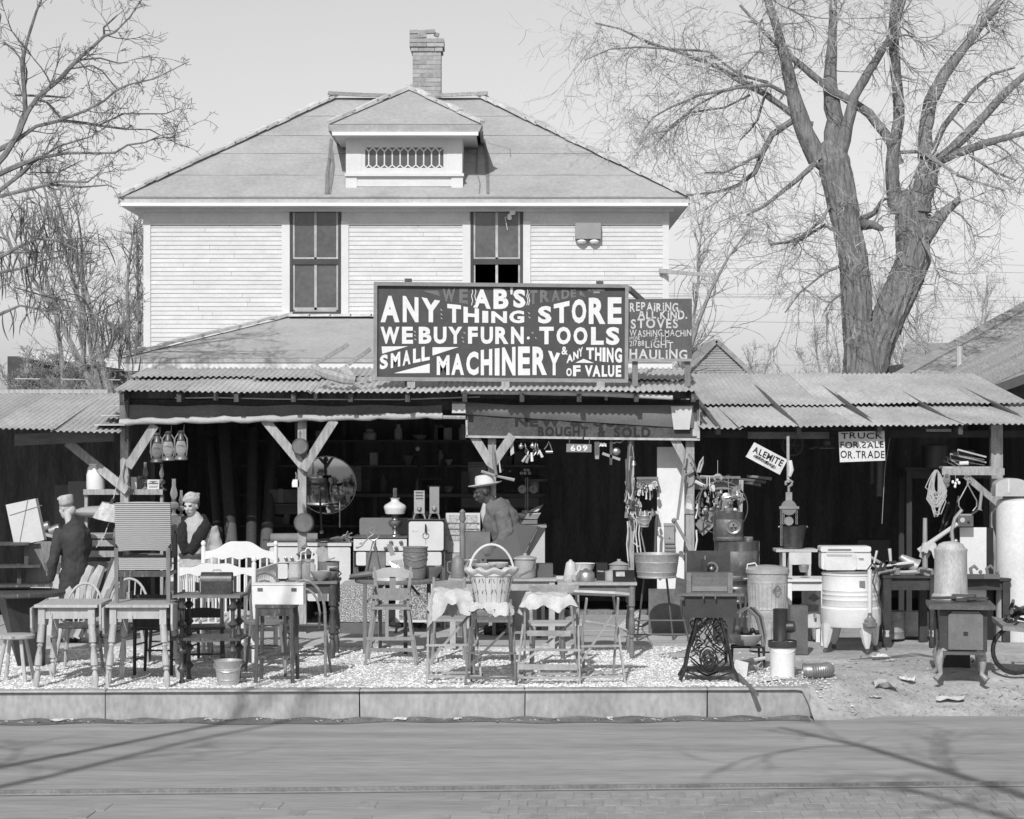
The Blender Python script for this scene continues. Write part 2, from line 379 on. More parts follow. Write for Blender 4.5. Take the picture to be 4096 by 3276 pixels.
# hipped roof
YR = 39.2; zr = Z(392, YR); xrl, xrr = X(1340, YR), X(1925, YR); YBk = 2*YR-YE
RF = mt(.38, .9, var=.16, sc=1.4, bump=.1, rnd=.025)
roof = MB(); E = [(exl, YE, ze), (exr, YE, ze), (exr, YBk, ze), (exl, YBk, ze), (xrl, YR, zr), (xrr, YR, zr)]
roof.add(E, [(0,1,5,4), (1,2,5), (2,3,4,5), (3,0,4), (3,2,1,0)]); roof = roof.build('roof', RF, house, smooth=False)
cuts = [0, .21, .42, .60, .80, .985]; nrm = Vector((0, -(zr-ze), YR-YE)).normalized(); rr_ = random.Random(2)
for i in range(5):
    m = MB(); a, b = cuts[i], min(1, cuts[i+1]+.02)
    def rp(u, t, o): return Vector((exl+(xrl-exl)*t+(exr-exl+((xrr-xrl)-(exr-exl))*t)*u, YE+(YR-YE)*t, ze+(zr-ze)*t))+nrm*o
    lo = .013 if i else .025
    m.grid(lambda u, v: rp(u, a+(b-a)*v, (lo if v < .5 else .004)+.004*math.sin(u*31+i)*(v < .5)), 30, 1)
    m.grid(lambda u, v: rp(u, a, lo*v-.004+.004*math.sin(u*31+i)*v), 30, 1); m.build('roofing_strip', RF, roof)
CAPM = mt(.55, .9, var=.25, sc=6, rnd=.15)
def caps(a, b, n, par, w=.2, seed=1):
    rc = random.Random(seed); a = Vector(a); b = Vector(b); d = (b-a)
    for i in range(n):
        p = a+d*(i/n); q = a+d*((i+1.15)/n); off = Vector((0, 0, .035+rc.uniform(0, .02)))
        mm = MB(); mm.bar(p+off, q+off+Vector((0, 0, rc.uniform(-.01, .02))), w, .035+rc.uniform(0, .02), side=(0, 0, 1)); mm.build('hip_cap', CAPM, par, smooth=False)
caps(E[0], E[4], 20, roof, seed=1); caps(E[1], E[5], 20, roof, seed=2)
m = MB()
for k in range(9):
    u0, u1 = k/9, (k+1)/9; x0 = xrl-.12+(xrr-xrl+.24)*u0; x1 = xrl-.12+(xrr-xrl+.24)*u1; sag = lambda u: .05*(2*u-1)**2
    m.slab([(x0, YR-.16, zr-.02+sag(u0)), (x1, YR-.16, zr-.02+sag(u1)), (x1, YR+.02, zr+.06+sag(u1)), (x0, YR+.02, zr+.06+sag(u0))], .02)
m.build('ridge_cap', mt(.30, .85, var=.5, sc=2), roof, smooth=False)
# water stains on the roof beside the dormer (tar streaks)
for (pts, w) in (([(1325, 560), (1318, 640), (1308, 700), (1306, 782)], .05), ([(1325, 600), (1333, 670), (1327, 720), (1318, 782)], .045), ([(1320, 640), (1316, 782)], .015),
                 ([(1935, 560), (1948, 640), (1952, 782)], .05), ([(1910, 590), (1906, 690), (1920, 740), (1917, 780)], .018), ([(1950, 575), (2000, 590), (2040, 600), (2042, 630)], .012)):
    m = MB(); q = []
    for px, py in pts:
        # intersect pixel ray with roof plane
        sl = (zr-ze)/(YR-YE); Y = (CH-ze+sl*YE)/(sl-(HZ-py)/F); q.append(P(px, py, Y)+nrm*.032)
    for i in range(len(q)-1): m.add([q[i]-Vector((w/2,0,0)), q[i]+Vector((w/2,0,0)), q[i+1]+Vector((w/2,0,0)), q[i+1]-Vector((w/2,0,0))], [(0,1,2,3)])
    m.build('tar_streak', mt(.20, .8, var=.2), roof, smooth=False)
# chimney
YC = 39.75; ch = thing('chimney', 'brick', 'x'); del ch['label']; del ch['category']; ch.parent = house
cx, chw = X(1707, YC), 115*YC/F; BRK = mt(.34, .9, var=.25, sc=9, bump=.3, rnd=.16); MORT = mt(.5, .95, var=.1)
zc0 = zr-.5; zc1 = Z(212, YC); cd = .46
m = MB(); m.bb(cx-chw/2+.012, cx+chw/2-.012, YC+.012, YC+cd-.012, zc0, zc1+.15); m.build('mortar_core', MORT, ch, smooth=False)
rc = random.Random(11); bh = .0795; z = zc0; row = 0
def brick(x0, x1, y0, y1, z0, z1, tilt=0):
    mm = MB(); mm.box(0, 0, 0, x1-x0-.01, y1-y0-.004, z1-z0-.011); o = mm.build('brick', BRK, ch, smooth=False)
    o.location = ((x0+x1)/2, (y0+y1)/2+rc.uniform(-.003, .003), (z0+z1)/2); o.rotation_euler = (0, tilt, rc.uniform(-.01, .01))
while z < zc1+.42:
    ex = 0
    if z > zc1-.01: ex = .03
    if z > zc1+.07: ex = .055
    x0, x1 = cx-chw/2-ex, cx+chw/2+ex; y0, y1 = YC-ex, YC+cd+ex; bl = (x1-x0)/2
    top = z > zc1+.26
    cutl = [0, .5, 1] if row % 2 else [0, .25, .75, 1]
    for k in range(len(cutl)-1):
        if top and not (cutl[k] < .3 or (z < zc1+.33 and cutl[k] > .7)): continue
        brick(x0+(x1-x0)*cutl[k], x0+(x1-x0)*cutl[k+1], y0, y0+.1, z, z+bh, rc.uniform(-.1, .1) if top else 0)
        if not top: brick(x0+(x1-x0)*cutl[k], x0+(x1-x0)*cutl[k+1], y1-.1, y1, z, z+bh)
    if not top:
        for sx in (x0, x1-.1):
            for k in range(2): brick(sx, sx+.1, y0+.1+k*(y1-y0-.2)/2, y0+.1+(k+1)*(y1-y0-.2)/2, z, z+bh)
    z += bh; row += 1
brick(X(1735, YC), X(1735, YC)+.1, YC-.02, YC+.08, zc1+.3, zc1+.38, .35)
# dormer
YD = 36.2; dm = thing('dormer', 'd', 'x'); del dm['label']; del dm['category']; dm.parent = house
dx0, dx1 = X(1383, YD), X(1850, YD); dzb, dze = Z(752, YD), Z(530, YD-.0)
m = MB(); m.bb(dx0, dx1, YD+.02, YD+1.9, dzb-.1, dze); m.build('cheek_wall', SID, dm, smooth=False)
fr = lambda a, b, c, d, y0, y1, nm, mat: MB().bb(X(a, YD), X(b, YD), YD+y0, YD+y1, Z(d, YD), Z(c, YD)).build(nm, mat, dm, smooth=False)
fr(1384, 1447, 540, 702, -.02, .02, 'side_panel', TRIM); fr(1788, 1849, 540, 702, -.02, .02, 'side_panel', TRIM)
fr(1447, 1788, 540, 572, -.021, .02, 'head_panel', TRIM); fr(1380, 1856, 695, 706, -.07, .02, 'sill', TRIM)
fr(1384, 1428, 706, 752, -.03, .02, 'corner_block', TRIM); fr(1806, 1852, 706, 752, -.03, .02, 'corner_block', TRIM)
fr(1428, 1806, 706, 724, -.005, .02, 'apron_board', TRIM); fr(1428, 1806, 724, 746, -.015, .02, 'apron_board', TRIM)
dw = fr(1447, 1788, 572, 590, -.012, .015, 'window_frame', TRIM)
for a, b, c, d in ((1447, 1461, 590, 695), (1774, 1788, 590, 695), (1461, 1774, 672, 695)): fr(a, b, c, d, -.012, .015, 'window_frame', TRIM)
fr(1461, 1774, 588, 675, .008, .012, 'pane', mt(.10, .15, var=.3, sc=5))
for i in range(10):
    x = X(1475+i*31.4, YD); h = X(1475+15.5, YD)-X(1475, YD); za, zb, zc_, zd = Z(590, YD), Z(606, YD), Z(660, YD), Z(673, YD); m = MB(); yb = YD-.002
    m.bar((x, yb, zb), (x, yb, zc_), .022, .018)
    for sg in (-1, 1): m.bar((x, yb+.001*sg, zb), (x+sg*h, yb+.001*sg, za), .02, .016); m.bar((x, yb+.001*sg, zc_), (x+sg*h, yb+.001*sg, zd), .02, .016)
    m.build('muntin', TRIM, dm, smooth=False)
YDE = YD-.33; ex0, ex1 = X(1312, YDE), X(1930, YDE); dz = Z(497, YDE); half = (ex1-ex0)/2; xm = (ex0+ex1)/2; YA = YDE+half; za = Z(358, YA)
Yb = YE+(za-ze)/((zr-ze)/(YR-YE))+.05
m = MB(); m.add([(ex0, YDE, dz), (ex1, YDE, dz), (xm, YA, za), (xm, Yb+.5, za), (ex0, YD+2.2, dz), (ex1, YD+2.2, dz)], [(0,1,2), (0,2,3,4), (1,5,3,2)])
dr = m.build('dormer_roof', RF, dm, smooth=False)
caps((ex0, YDE, dz), (xm, YA, za), 7, dm, w=.12, seed=3); caps((ex1, YDE, dz), (xm, YA, za), 7, dm, w=.12, seed=4)
m = MB(); m.prism([(ex0+.06, dz-.13), (ex1-.06, dz-.13), (ex1, dz-.005), (ex0, dz-.005)], YDE+.005, YDE+.05)
for sg, e in ((1, ex0), (-1, ex1)): m.bb(e, e+sg*.05, YDE+.05, YD+1.6, dz-.10, dz-.005)
m.build('fascia', mt(.33, .6, var=.2, sc=2), dm, smooth=False)
m = MB(); m.bb(ex0+.07, ex1-.07, YDE-.03, YDE+.05, dz-.185, dz-.13); m.build('gutter_strip', WHITE, dm, smooth=False)
m = MB(); m.bb(ex0+.1, ex1-.1, YDE+.05, YD+1.6, dz-.19, dz-.17); m.build('soffit', SID, dm, smooth=False)
# upper windows
FRD = mt(.045, .5, var=.3, sc=4); SASH = mt(.42, .6, var=.3, sc=6)
for (a, b, zb2, nm) in ((1160, 1365, 1257, 'w'), (1882, 2092, 1257, 'w')):
    wi = thing('window', 'w', 'x'); del wi['label']; del wi['category']; wi.parent = house
    f2 = lambda a_, b_, c, d, y0, y1, nm_, mat: MB().bb(X(a_, YH), X(b_, YH), YH+y0, YH+y1, Z(d, YH), Z(c, YH)).build(nm_, mat, wi, smooth=False)
    f2(a-32, a, 885, zb2+3, -.04, .03, 'casing', TRIM); f2(b, b+30, 885, zb2+3, -.04, .03, 'casing', TRIM)
    f2(a, a+12, 833, zb2, -.045, .03, 'frame', FRD); f2(b-12, b, 833, zb2, -.045, .03, 'frame', FRD); f2(a+12, b-12, 833, 850, -.045, .03, 'frame', FRD); f2(a+12, b-12, zb2-10, zb2, -.045, .03, 'frame', FRD)
    f2(a+12, b-12, 1036, 1058, -.035, .03, 'meeting_rail', FRD)
    mid = (a+b)/2
    for (t, bt, dpt) in ((850, 1036, -.03), (1058, 1240, -.015)):
        for q in ((a+12, a+19, t, bt), (b-19, b-12, t, bt), (mid-5, mid+5, t, bt), (a+19, b-19, bt-6 if t == 850 else bt-10, bt if t == 850 else bt+8)):
            f2(*q, dpt, dpt+.02, 'sash_bar', SASH)
        for k, (p, q) in enumerate(((a+19, mid-5), (mid+5, b-19))):
            if nm == 'w' and a > 1800 and t > 1000: f2(p, q, t, bt, .02, .024, 'pane', mt(.06, .2))
            else: f2(p, q, t, bt, dpt+.012, dpt+.016, 'pane', mt(.10, .1, var=.25, sc=1.2, rnd=.1))
# porch roof
YPE = 33.6; pz = Z(1432, YPE); pxl, pxr = X(480, YPE), X(2705, YPE); ptz = Z(1266, YH); run = YH-YPE
m = MB(); m.add([(pxl, YPE, pz), (pxr, YPE, pz), (pxr-run, YH, ptz), (pxl+run-.3, YH, ptz), (pxl, YH, pz), (pxr, YH, pz)], [(0,1,2,3), (0,3,4), (1,5,2)])
pr = m.build('porch_roof', RF, house, smooth=False)
m = MB(); m.prism([(pxl+.03, pz-.07), (pxr-.03, pz-.07), (pxr, pz-.005), (pxl, pz-.005)], YPE, YPE+.05); m.bb(pxl, pxl+.05, YPE+.05, YH, pz-.07, pz-.006); m.build('porch_gutter', mt(.42, .6, var=.2, sc=3), pr, smooth=False)
m = MB(); m.bb(pxl+.06, pxr-.06, YPE+.02, YPE+.07, pz-.20, pz-.071); m.bb(pxl+.06, pxl+.11, YPE+.07, YH, pz-.20, pz-.071); m.build('porch_fascia', WHITE, pr, smooth=False)
caps((pxl, YPE, pz), (pxl+run-.3, YH, ptz), 9, pr, w=.14, seed=6)
m = MB(); rc = random.Random(4)
for k in range(12):
    x = pxl+run-.3+.34*k; m.bar((x, YH-.09, ptz+.01), (x+.36, YH-.09, ptz+.015), .22, .04, side=(0, 0, 1))
m.build('flashing', CAPM, pr, smooth=False)
m = MB(); m.bb(X(2300, YH), X(2402, YH), YH-.15, YH-.02, Z(958, YH), Z(894, YH)); hood = m.build('vent_hood', mt(.27, .7, var=.1), house, smooth=False)
for q in (2326, 2376): MB().lathe([(.06, 0), (.085, .03), (.06, .06)], 12, (X(q, YH), YH-.08, Z(968, YH)-.03)).build('flue_ring', WHITE, hood)
m = MB(); m.bar(P(2640, 1085, YH-.06), P(2860, 1102, YH-.9), .06, .04); m.bar(P(2636, 1080, YH-.06), P(2678, 1083, YH-.06), .05, .05); m.build('wire_bracket', WOODL, house)
m = MB(); m.lathe([(.03, 0), (.05, .02), (.05, .07), (.03, .09)], 8, tuple(P(2050, 860, YH-.1))); m.lathe([(.02, 0), (.04, .02), (.03, .1)], 8, tuple(P(2038, 880, YH-.1))); m.tube([P(2050, 850, YH-.1), P(2020, 870, YH-.08), P(2030, 920, YH-.06)], .006, 4); m.build('wire_insulator', WHITE, house)
# ============================================================ TIN ROOFED STORE SHEDS
TIN = mt(.52, .6, .12, var=.22, sc=1.6, st=(1, .5, 1), rnd=.10)
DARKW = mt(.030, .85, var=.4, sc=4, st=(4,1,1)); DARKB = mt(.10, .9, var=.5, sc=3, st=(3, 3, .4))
def sheet(par, x0, x1, a, b, lift=0, seed=0, wav=.0, skew=0):
    """one corrugated sheet between front (y,z)=a and back b"""
    rs = random.Random(seed); pit = .067; n = max(8, int((x1-x0)/pit*8)); m = MB(); j = rs.uniform(-.006, .006); c1 = rs.uniform(-.007, .007); c2 = rs.uniform(-.008, .008)
    def f(u, v):
        x = x0+(x1-x0)*u; y = a[0]+(b[0]-a[0])*v; z = a[1]+(b[1]-a[1])*v
        z += .0105*math.sin(2*math.pi*x/pit)+lift+(1-v)*(j+c1*u+c2*math.sin(u*3+seed)+wav*math.sin(x*1.1+1))+.006*math.sin(v*3.1)*c1*30*.3
        return (x+skew*v, y+(1-v)*c1, z)
    m.grid(f, n, 4); return m.build('roof_sheet', TIN, par, ang=80)
def part(nm, m, mat, par, **k): return m.build(nm, mat, par, **k)
YF, YP = 24.1, 24.58
shed = thing('store_shed', 'open fronted store shed with tin roof standing under the big painted sign', 'shed')
zf, zb = Z(1566, YF), Z(1474, 26.3)
cols = np.linspace(X(462, YF), X(2795, YF), 10)
for i in range(9):
    mid = 25.15+.12*math.sin(i*2.1)
    zm = zf+(zb-zf)*(mid-YF)/(26.3-YF)
    sheet(shed, cols[i]-.03, cols[i+1]+.03, (YF+.03*math.sin(i*1.7), zf), (mid+.1, zm+.01), lift=.002*(i % 2), seed=i, wav=.012)
    sheet(shed, cols[i]-.03, cols[i+1]+.03, (mid, zm+.022), (26.3, zb), lift=.003*(i % 2)+.006, seed=i+20, wav=.0)
m = MB(); m.bb(X(462, YF), X(2795, YF), 26.2, 33.5, zb-.06, zb-.01); m.build('sun_block_deck', DARKW, shed, smooth=False)  # unseen deck added behind the sheets to keep sun out of the shop
x0, x1 = X(478, YP), X(2797, YP)
part('front_beam', MB().bb(x0, x1, YP+.01, YP+.13, Z(1640, YP), Z(1598, YP)), mt(.04, .8, var=.5, sc=3), shed, smooth=False)
part('upper_plate', MB().bb(x0+.02, x1-.05, YP+.03, YP+.12, Z(1594, YP)+.0, zf+.01), DARKB, shed, smooth=False)
for k in range(11):
    x = x0+.1+(x1-x0-.2)*k/10; m = MB(); m.bar((x, YF+.06, zf-.07), (x, 26.3, zb-.07), .05, .09, side=(0, 0, 1)); m.build('rafter', WOODD, shed, smooth=False)
def post(par, a, b, top, Y=YP, bot=0.0, mat=WOODL): return part('post', MB().bb(X(a, Y), X(b, Y), Y-.045, Y+.05, bot, Z(top, Y)), mat, par, smooth=False)
def brace(par, p, q, w=.10, Y=YP-.075, mat=WOODL): return part('brace', MB().bar(P(*p, Y), P(*q, Y), w, .045, side=(0, 1, 0)), mat, par, smooth=False)
post(shed, 484, 516, 1650); post(shed, 1192, 1226, 1640); post(shed, 1952, 1984, 1640); post(shed, 2742, 2776, 1640)
brace(shed, (512, 1868), (620, 1700)); brace(shed, (1226, 1880), (1060, 1680)); brace(shed, (1212, 1878), (1338, 1680), Y=YP-.125)
brace(shed, (1972, 1868), (1880, 1720)); brace(shed, (1960, 1870), (2050, 1740), Y=YP-.125); brace(shed, (2768, 1890), (2692, 1745))
BK = 29.2
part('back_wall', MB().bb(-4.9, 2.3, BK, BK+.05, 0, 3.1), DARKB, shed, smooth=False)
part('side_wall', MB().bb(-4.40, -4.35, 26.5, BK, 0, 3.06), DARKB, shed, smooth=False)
part('sun_leak_infill', MB().slab([(-4.36, 24.5, 2.2), (-4.36, 26.52, 2.2), (-4.36, 26.52, 3.09), (-4.36, 24.5, 2.80)], .04), DARKB, shed, smooth=False)  # panel added to stop sun leaking in between the two roofs
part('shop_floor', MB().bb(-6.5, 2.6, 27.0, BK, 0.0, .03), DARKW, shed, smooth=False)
part('floor_step', MB().bb(-.3, 2.1, 26.95, 27.08, 0.03, .10), mt(.2, .9, var=.4, sc=8), shed, smooth=False)
# wire clips under the eave and lighting wire
m = MB(); m.tube([P(700, 1592, YP-.12), P(870, 1590, YP-.12), P(1100, 1596, YP-.12), P(1270, 1597, YP-.12), P(1600, 1598, YP-.12), P(1830, 1590, YP-.12), P(1920, 1587, YP-.12)], .007, 4); m.build('wire', mt(.6, .5), shed)
for q in (867, 1266, 1630, 2422): MB().bb(X(q-5, YP), X(q+6, YP), YP-.16, YP+.03, Z(1602, YP), Z(1573, YP)).build('wire_cleat', WOODL, shed, smooth=False)
# rolled canvas awning left half
aw = thing('awning', 'pale canvas awning rolled up along the beam above the kitchen ranges', 'awning')
YA_ = YP-.12
m = MB(); m.grid(lambda u, v: (lambda px: P(px, 1622+(1690-20*u-1622)*v+3*math.sin(px*.02), YA_+.07-.03*v+.01*math.sin(px*.05)*v))(478+(1768-478)*u), 60, 4); m.build('shaded_canvas_sheet', mt(.17, .95, var=.2, sc=3, bump=.2), aw)  # darker grey than the roll: the eave shade is put into its colour
pts = [P(478+(1770-478)*k/40, 1688-26*(k/40)+2.5*math.sin(k*1.3), YA_-.03) for k in range(41)]
m = MB(); m.tube(pts, [.034+.006*math.sin(k*2.1)+.004*(k % 2) for k in range(41)], 9); m.build('canvas_roll', mt(.42, .95, var=.2, sc=8, st=(.4, 1, 1), bump=.4), aw)
part('pole', MB().tube([P(1740, 1668, YA_-.03), P(1862, 1670, YA_-.03)], .022, 6), WOODL, aw)
# painted board, new and used, with canvas slung over it
bs = thing('sign_board', 'weathered board sign reading BOUGHT & SOLD half covered by canvas', 'sign')
YB_ = YP-.12
m = MB(); q = [(1866, 1640), (2796, 1632), (2796, 1755), (1866, 1742)]; m.prism([(X(a, YB_), Z(b, YB_)) for a, b in q], YB_, YB_+.04); m.build('panel', mt(.075, .85, var=.45, sc=4, bump=.2), bs, smooth=False)
for a, b, w in (((1862, 1746), (2330, 1752), 9), ((2336, 1753), (2799, 1758), 9), ((2793, 1640), (2793, 1756), 12), ((1866, 1680), (1868, 1746), 8)):
    part('frame_strip', MB().bar(P(*a, YB_-.01), P(*b, YB_-.01), w*YB_/F, .03, side=(0, 1, 0)), mt(.45, .8, var=.35, sc=9), bs, smooth=False)
part('frame_strip', MB().bb(X(2770, YB_), X(2788, YB_), YB_-.012, YB_, Z(1745, YB_), Z(1650, YB_)), mt(.4, .8, var=.35, sc=9), bs, smooth=False)
m = MB(); LD = mt(.018, .8, var=.4)
word(m, GB, 'BOUGHT', rect(2152, 1706, 2352, 1744), YB_-.004); word(m, GB, 'SOLD', rect(2456, 1708, 2602, 1748), YB_-.004); word(m, GB, '&', rect(2390, 1706, 2424, 1746), YB_-.004)
word(m, GB, 'NEW & USED', rect(2060, 1664, 2560, 1704), YB_-.004); m.build('lettering', LD, bs, smooth=False)
m = MB()
def can(u, v):
    px = 1808+(2775-1808)*u; top = 1606+14*min(1, u*4); bot = 1655+(1712-1655)*min(1, max(0, (u-.02)/.95))
    return P(px, top+(bot-top)*v, YB_-.02-.03*math.sin(v*3.1)-.006*math.sin(u*40)*v)
m.grid(can, 50, 6); m.build('canvas_cover', mt(.16, .95, var=.15, sc=3, bump=.2), bs)
m = MB(); m.grid(lambda u, v: P(2683+(2770-2683)*u+(12-24*u)*v, 1625+(1718-1625)*v, YB_-.062), 4, 4); m.build('lit_canvas_flap', mt(.6, .95, var=.1, sc=6), bs)  # near-white colour stands for the sunlit patch of the grey canvas
m = MB(); m.grid(lambda u, v: P(1808+(1862-1808)*u, 1615+(1652-1615)*v, YB_-.057), 4, 2); m.build('lit_canvas_flap', mt(.55, .95, var=.1, sc=6), bs)
rl = MB(); rl.tube([P(1845, 1566, YF+.12), P(2100, 1568, YF+.1), P(2400, 1575, YF+.1), P(2690, 1590, YF+.12)], [.03, .032, .03, .028], 8)
tag(rl.build('canvas_strip', mt(.5, .9, var=.2), None), 'long pale strip of rolled canvas hung just under the tin eave', 'canvas')
# ---- left lean-to
sl = thing('lean_to_shed', 'low tin roofed lean-to left of the store behind the drop leaf tables', 'shed')
YL, YLb = 24.15, 27.2; z0, z1 = Z(1722, YL), Z(1574, YLb); cl = np.linspace(-7.2, X(452, YL)+.03, 5)
for i in range(4): sheet(sl, cl[i]-.03, cl[i+1]+.03, (YL, z0-.03*(i == 3)), (YLb, z1), lift=.004*(i % 2), seed=40+i, wav=.02)
m = MB()
for k in range(5): m.box(X(440, 24.6)+.05-.005*k, 24.5+.42*k, Z(1700, 24.5)+.055*k*2.0, .34, .4, .012)
m.build('edge_flashing', TIN, sl, smooth=False)
part('fascia_board', MB().bar(P(60, 1760, YP-.1), P(455, 1742, YP-.1), .13, .04, side=(0, 1, 0)), mt(.11, .8, var=.3, sc=4, st=(1, 4, 4)), sl, smooth=False)
part('ridge_board', MB().bb(-7.2, X(432, YLb), YLb-.03, YLb+.02, z1, z1+.05), WOODL, sl, smooth=False)
part('back_wall', MB().bb(-7.4, -4.5, YLb+.3, YLb+.35, 0, z1-.06), DARKB, sl, smooth=False)
part('end_wall', MB().bb(-7.4, -7.35, 24.6, YLb+.3, 0, 2.3), DARKB, sl, smooth=False)
part('brace', MB().bar(P(272, 1770, 25.0), P(512, 1964, YP-.09), .10, .045, side=(0, 1, 0)), WOODL, sl, smooth=False)
# ---- right shed
sr = thing('workshop_shed', 'tin roofed workshop shed right of the store, tools hung along its front', 'shed')
YG, YGb = 24.15, 29.9; g0, g1 = Z(1700, YG), Z(1497, YGb)
cr = [2.12, 2.55, 3.18, 3.80, 4.42, 5.05, 5.68, 6.3]
for i in range(7):
    ym = 26.6; d = .05*math.sin(i*1.3); gm = g0+(g1-g0)*(ym-YG)/(YGb-YG)-.07
    sheet(sr, cr[i]-.03, cr[i+1]+.03, (YG+.05*math.sin(i*2.2), g0+(-.03 if i < 1 else 0)), (ym+.1, gm+.0), lift=.004*(i % 2), seed=60+i, wav=.02)
    sheet(sr, cr[i]-.03+.02, cr[i+1]+.03+.02, (ym, gm+.02), (YGb, g1), lift=.004*(i % 2)+.01, seed=80+i, wav=.01)
    if i:
        m = MB(); m.bar((cr[i]-.03, YG+.02, g0+.012), (cr[i]-.03, YGb, g1+.016), .012, .008, side=(0, 0, 1)); 
m = MB(); m.bb(X(2800, YP), 6.2, YP, YP+.1, Z(1750, YP), Z(1722, YP)); m.build('front_beam', mt(.035, .85, var=.4), sr, smooth=False)
part('nailed_board', MB().bb(X(2990, YP), X(3315, YP), YP-.03, YP-.002, Z(1755, YP), Z(1727, YP)), mt(.13, .8, var=.3, sc=4), sr, smooth=False)
part('batten', MB().bb(X(3702, YP), X(3802, YP), YP-.05, YP-.02, Z(1727, YP), Z(1716, YP)), WOODL, sr, smooth=False)
for k in range(5): part('rafter', MB().bar((2.3+k*.9, YG+.1, g0-.06), (2.3+k*.9, YGb, g1-.06), .05, .09, side=(0, 0, 1)), WOODD, sr, smooth=False)
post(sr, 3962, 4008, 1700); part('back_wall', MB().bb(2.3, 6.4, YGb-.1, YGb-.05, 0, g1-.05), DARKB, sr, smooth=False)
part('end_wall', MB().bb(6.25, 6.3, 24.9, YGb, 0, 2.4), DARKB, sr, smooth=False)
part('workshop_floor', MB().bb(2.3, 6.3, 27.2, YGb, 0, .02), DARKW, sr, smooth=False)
# ============================================================ SIGNS
YS = 24.45
sg = thing('shop_sign', 'large framed black signboard painted AB\'S ANYTHING STORE standing on the tin roof', 'sign')
def pq(q, y0, y1): return MB().prism([(X(a, YS), Z(b, YS)) for a, b in q], y0, y1)
part('panel', pq([(1500, 1134), (2508, 1142), (2506, 1524), (1498, 1518)], YS, YS+.03), mt(.055, .6, var=.22, sc=5), sg, smooth=False)
FRM = mt(.24, .75, var=.2, sc=5)
for q in ([(1496, 1128), (2514, 1138), (2500, 1152), (1510, 1143)], [(1494, 1523), (1509, 1508), (2498, 1516), (2512, 1531)], [(1496, 1128), (1510, 1143), (1509, 1508), (1494, 1523)], [(2514, 1138), (2512, 1531), (2498, 1516), (2500, 1152)]):
    part('frame', pq(q, YS-.045, YS+.02), FRM, sg, smooth=False)
for q in (1632, 2400): part('upright', MB().bb(X(q-14, YS), X(q+14, YS), YS+.035, YS+.12, Z(1550, YS), Z(1113+(10 if q > 2000 else 0), YS)), WOODD, sg, smooth=False)
for q in (1645, 2022, 2402): part('foot_block', MB().bb(X(q-16, YS), X(q+16, YS), YS-.05, YS+.1, Z(1552, YS), Z(1527, YS)), WOODL, sg, smooth=False)
part('stay', MB().bar(P(2516, 1155, YS+.1), P(2600, 1230, 26), .06, .04), WOODM, sg, smooth=False)
big = {}
LET = [('A',1893,1157,1963,1230,0,6,GB),('B',1974,1154,2034,1236,0,0,GB),("'",2041,1150,2051,1178,0,0,GB),('S',2053,1157,2102,1231,0,0,GB),
 ('A',1522,1183,1598,1289,0,0,GB),('N',1611,1183,1674,1289,7,0,GB),('Y',1686,1189,1761,1289,14,0,GB),('T',1789,1215,1844,1291,6,0,GB),('H',1854,1226,1916,1291,9,0,GB),('I',1929,1243,1953,1291,1,0,GB),('N',1965,1245,2028,1292,0,0,GB),('G',2037,1243,2097,1293,-2,0,GB),
 ('S',2152,1226,2206,1294,-4,0,GB),('T',2215,1217,2278,1292,-14,0,GB),('O',2287,1198,2345,1294,-4,0,GB),('R',2355,1191,2422,1296,-1,0,GB),('E',2431,1189,2487,1296,0,0,GB),
 ('W',1522,1307,1598,1375,0,0,GB),('E',1608,1307,1652,1375,0,0,GB),('B',1675,1307,1726,1375,0,0,GB),('U',1735,1307,1786,1375,0,0,GB),('Y',1793,1307,1849,1375,0,0,GB),('F',1872,1307,1911,1375,0,0,GB),('U',1923,1307,1972,1376,0,0,GB),('R',1981,1307,2034,1376,0,0,GB),('N',2044,1307,2095,1376,0,0,GB),('.',2107,1346,2119,1358,0,0,GB),
 ('T',2157,1307,2215,1377,0,0,GB),('O',2226,1307,2283,1378,0,0,GB),('O',2294,1308,2350,1379,0,0,GB),('L',2364,1308,2415,1379,0,0,GB),('S',2424,1308,2478,1380,0,0,GB),
 ('S',1519,1423,1552,1480,-8,-8,GB),('M',1563,1414,1601,1473,-8,-8,GB),('A',1610,1405,1642,1464,-8,-8,GB),('L',1652,1396,1682,1453,-6,-6,GB),('L',1686,1388,1719,1446,-6,-6,GB),
 ('M',1747,1426,1798,1500,-6,0,GB),('A',1805,1417,1856,1500,-5,0,GB),('C',1865,1409,1914,1501,-5,0,GB),('H',1923,1400,1969,1501,-5,0,GB),('I',1979,1394,1998,1502,-2,0,GB),('N',2008,1390,2062,1502,-3,0,GB),('E',2072,1386,2120,1501,0,0,GB),('R',2130,1386,2188,1500,2,0,GB),('Y',2192,1402,2241,1501,11,0,GB),
 ('&',2246,1386,2271,1419,0,0,GM),('A',2266,1422,2292,1453,-8,-8,GB),('N',2293,1408,2314,1442,-8,-8,GB),('Y',2314,1395,2332,1430,-8,-8,GB),('T',2345,1390,2376,1435,0,4,GB),('H',2380,1390,2406,1442,0,4,GB),('I',2410,1390,2422,1447,0,1,GB),('N',2427,1391,2454,1448,0,3,GB),('G',2459,1391,2488,1450,0,2,GB),
 ('O',2265,1472,2287,1505,0,0,GB),('F',2292,1461,2322,1505,0,0,GB),('V',2339,1461,2371,1506,0,0,GB),('A',2370,1461,2402,1507,0,0,GB),('L',2407,1461,2429,1507,0,0,GB),('U',2432,1461,2457,1508,0,0,GB),('E',2463,1461,2485,1508,0,0,GB)]
PW = mt(.72, .6, var=.08, sc=9); PF = mt(.135, .6, var=.2, sc=9)
m = MB(); YT = YS-.004
for ch_, a, b, c, d, s1, s2, G in LET: letter(m, G, ch_, ((a, b), (c, b+s1), (c, d+s2), (a, d)), YT)
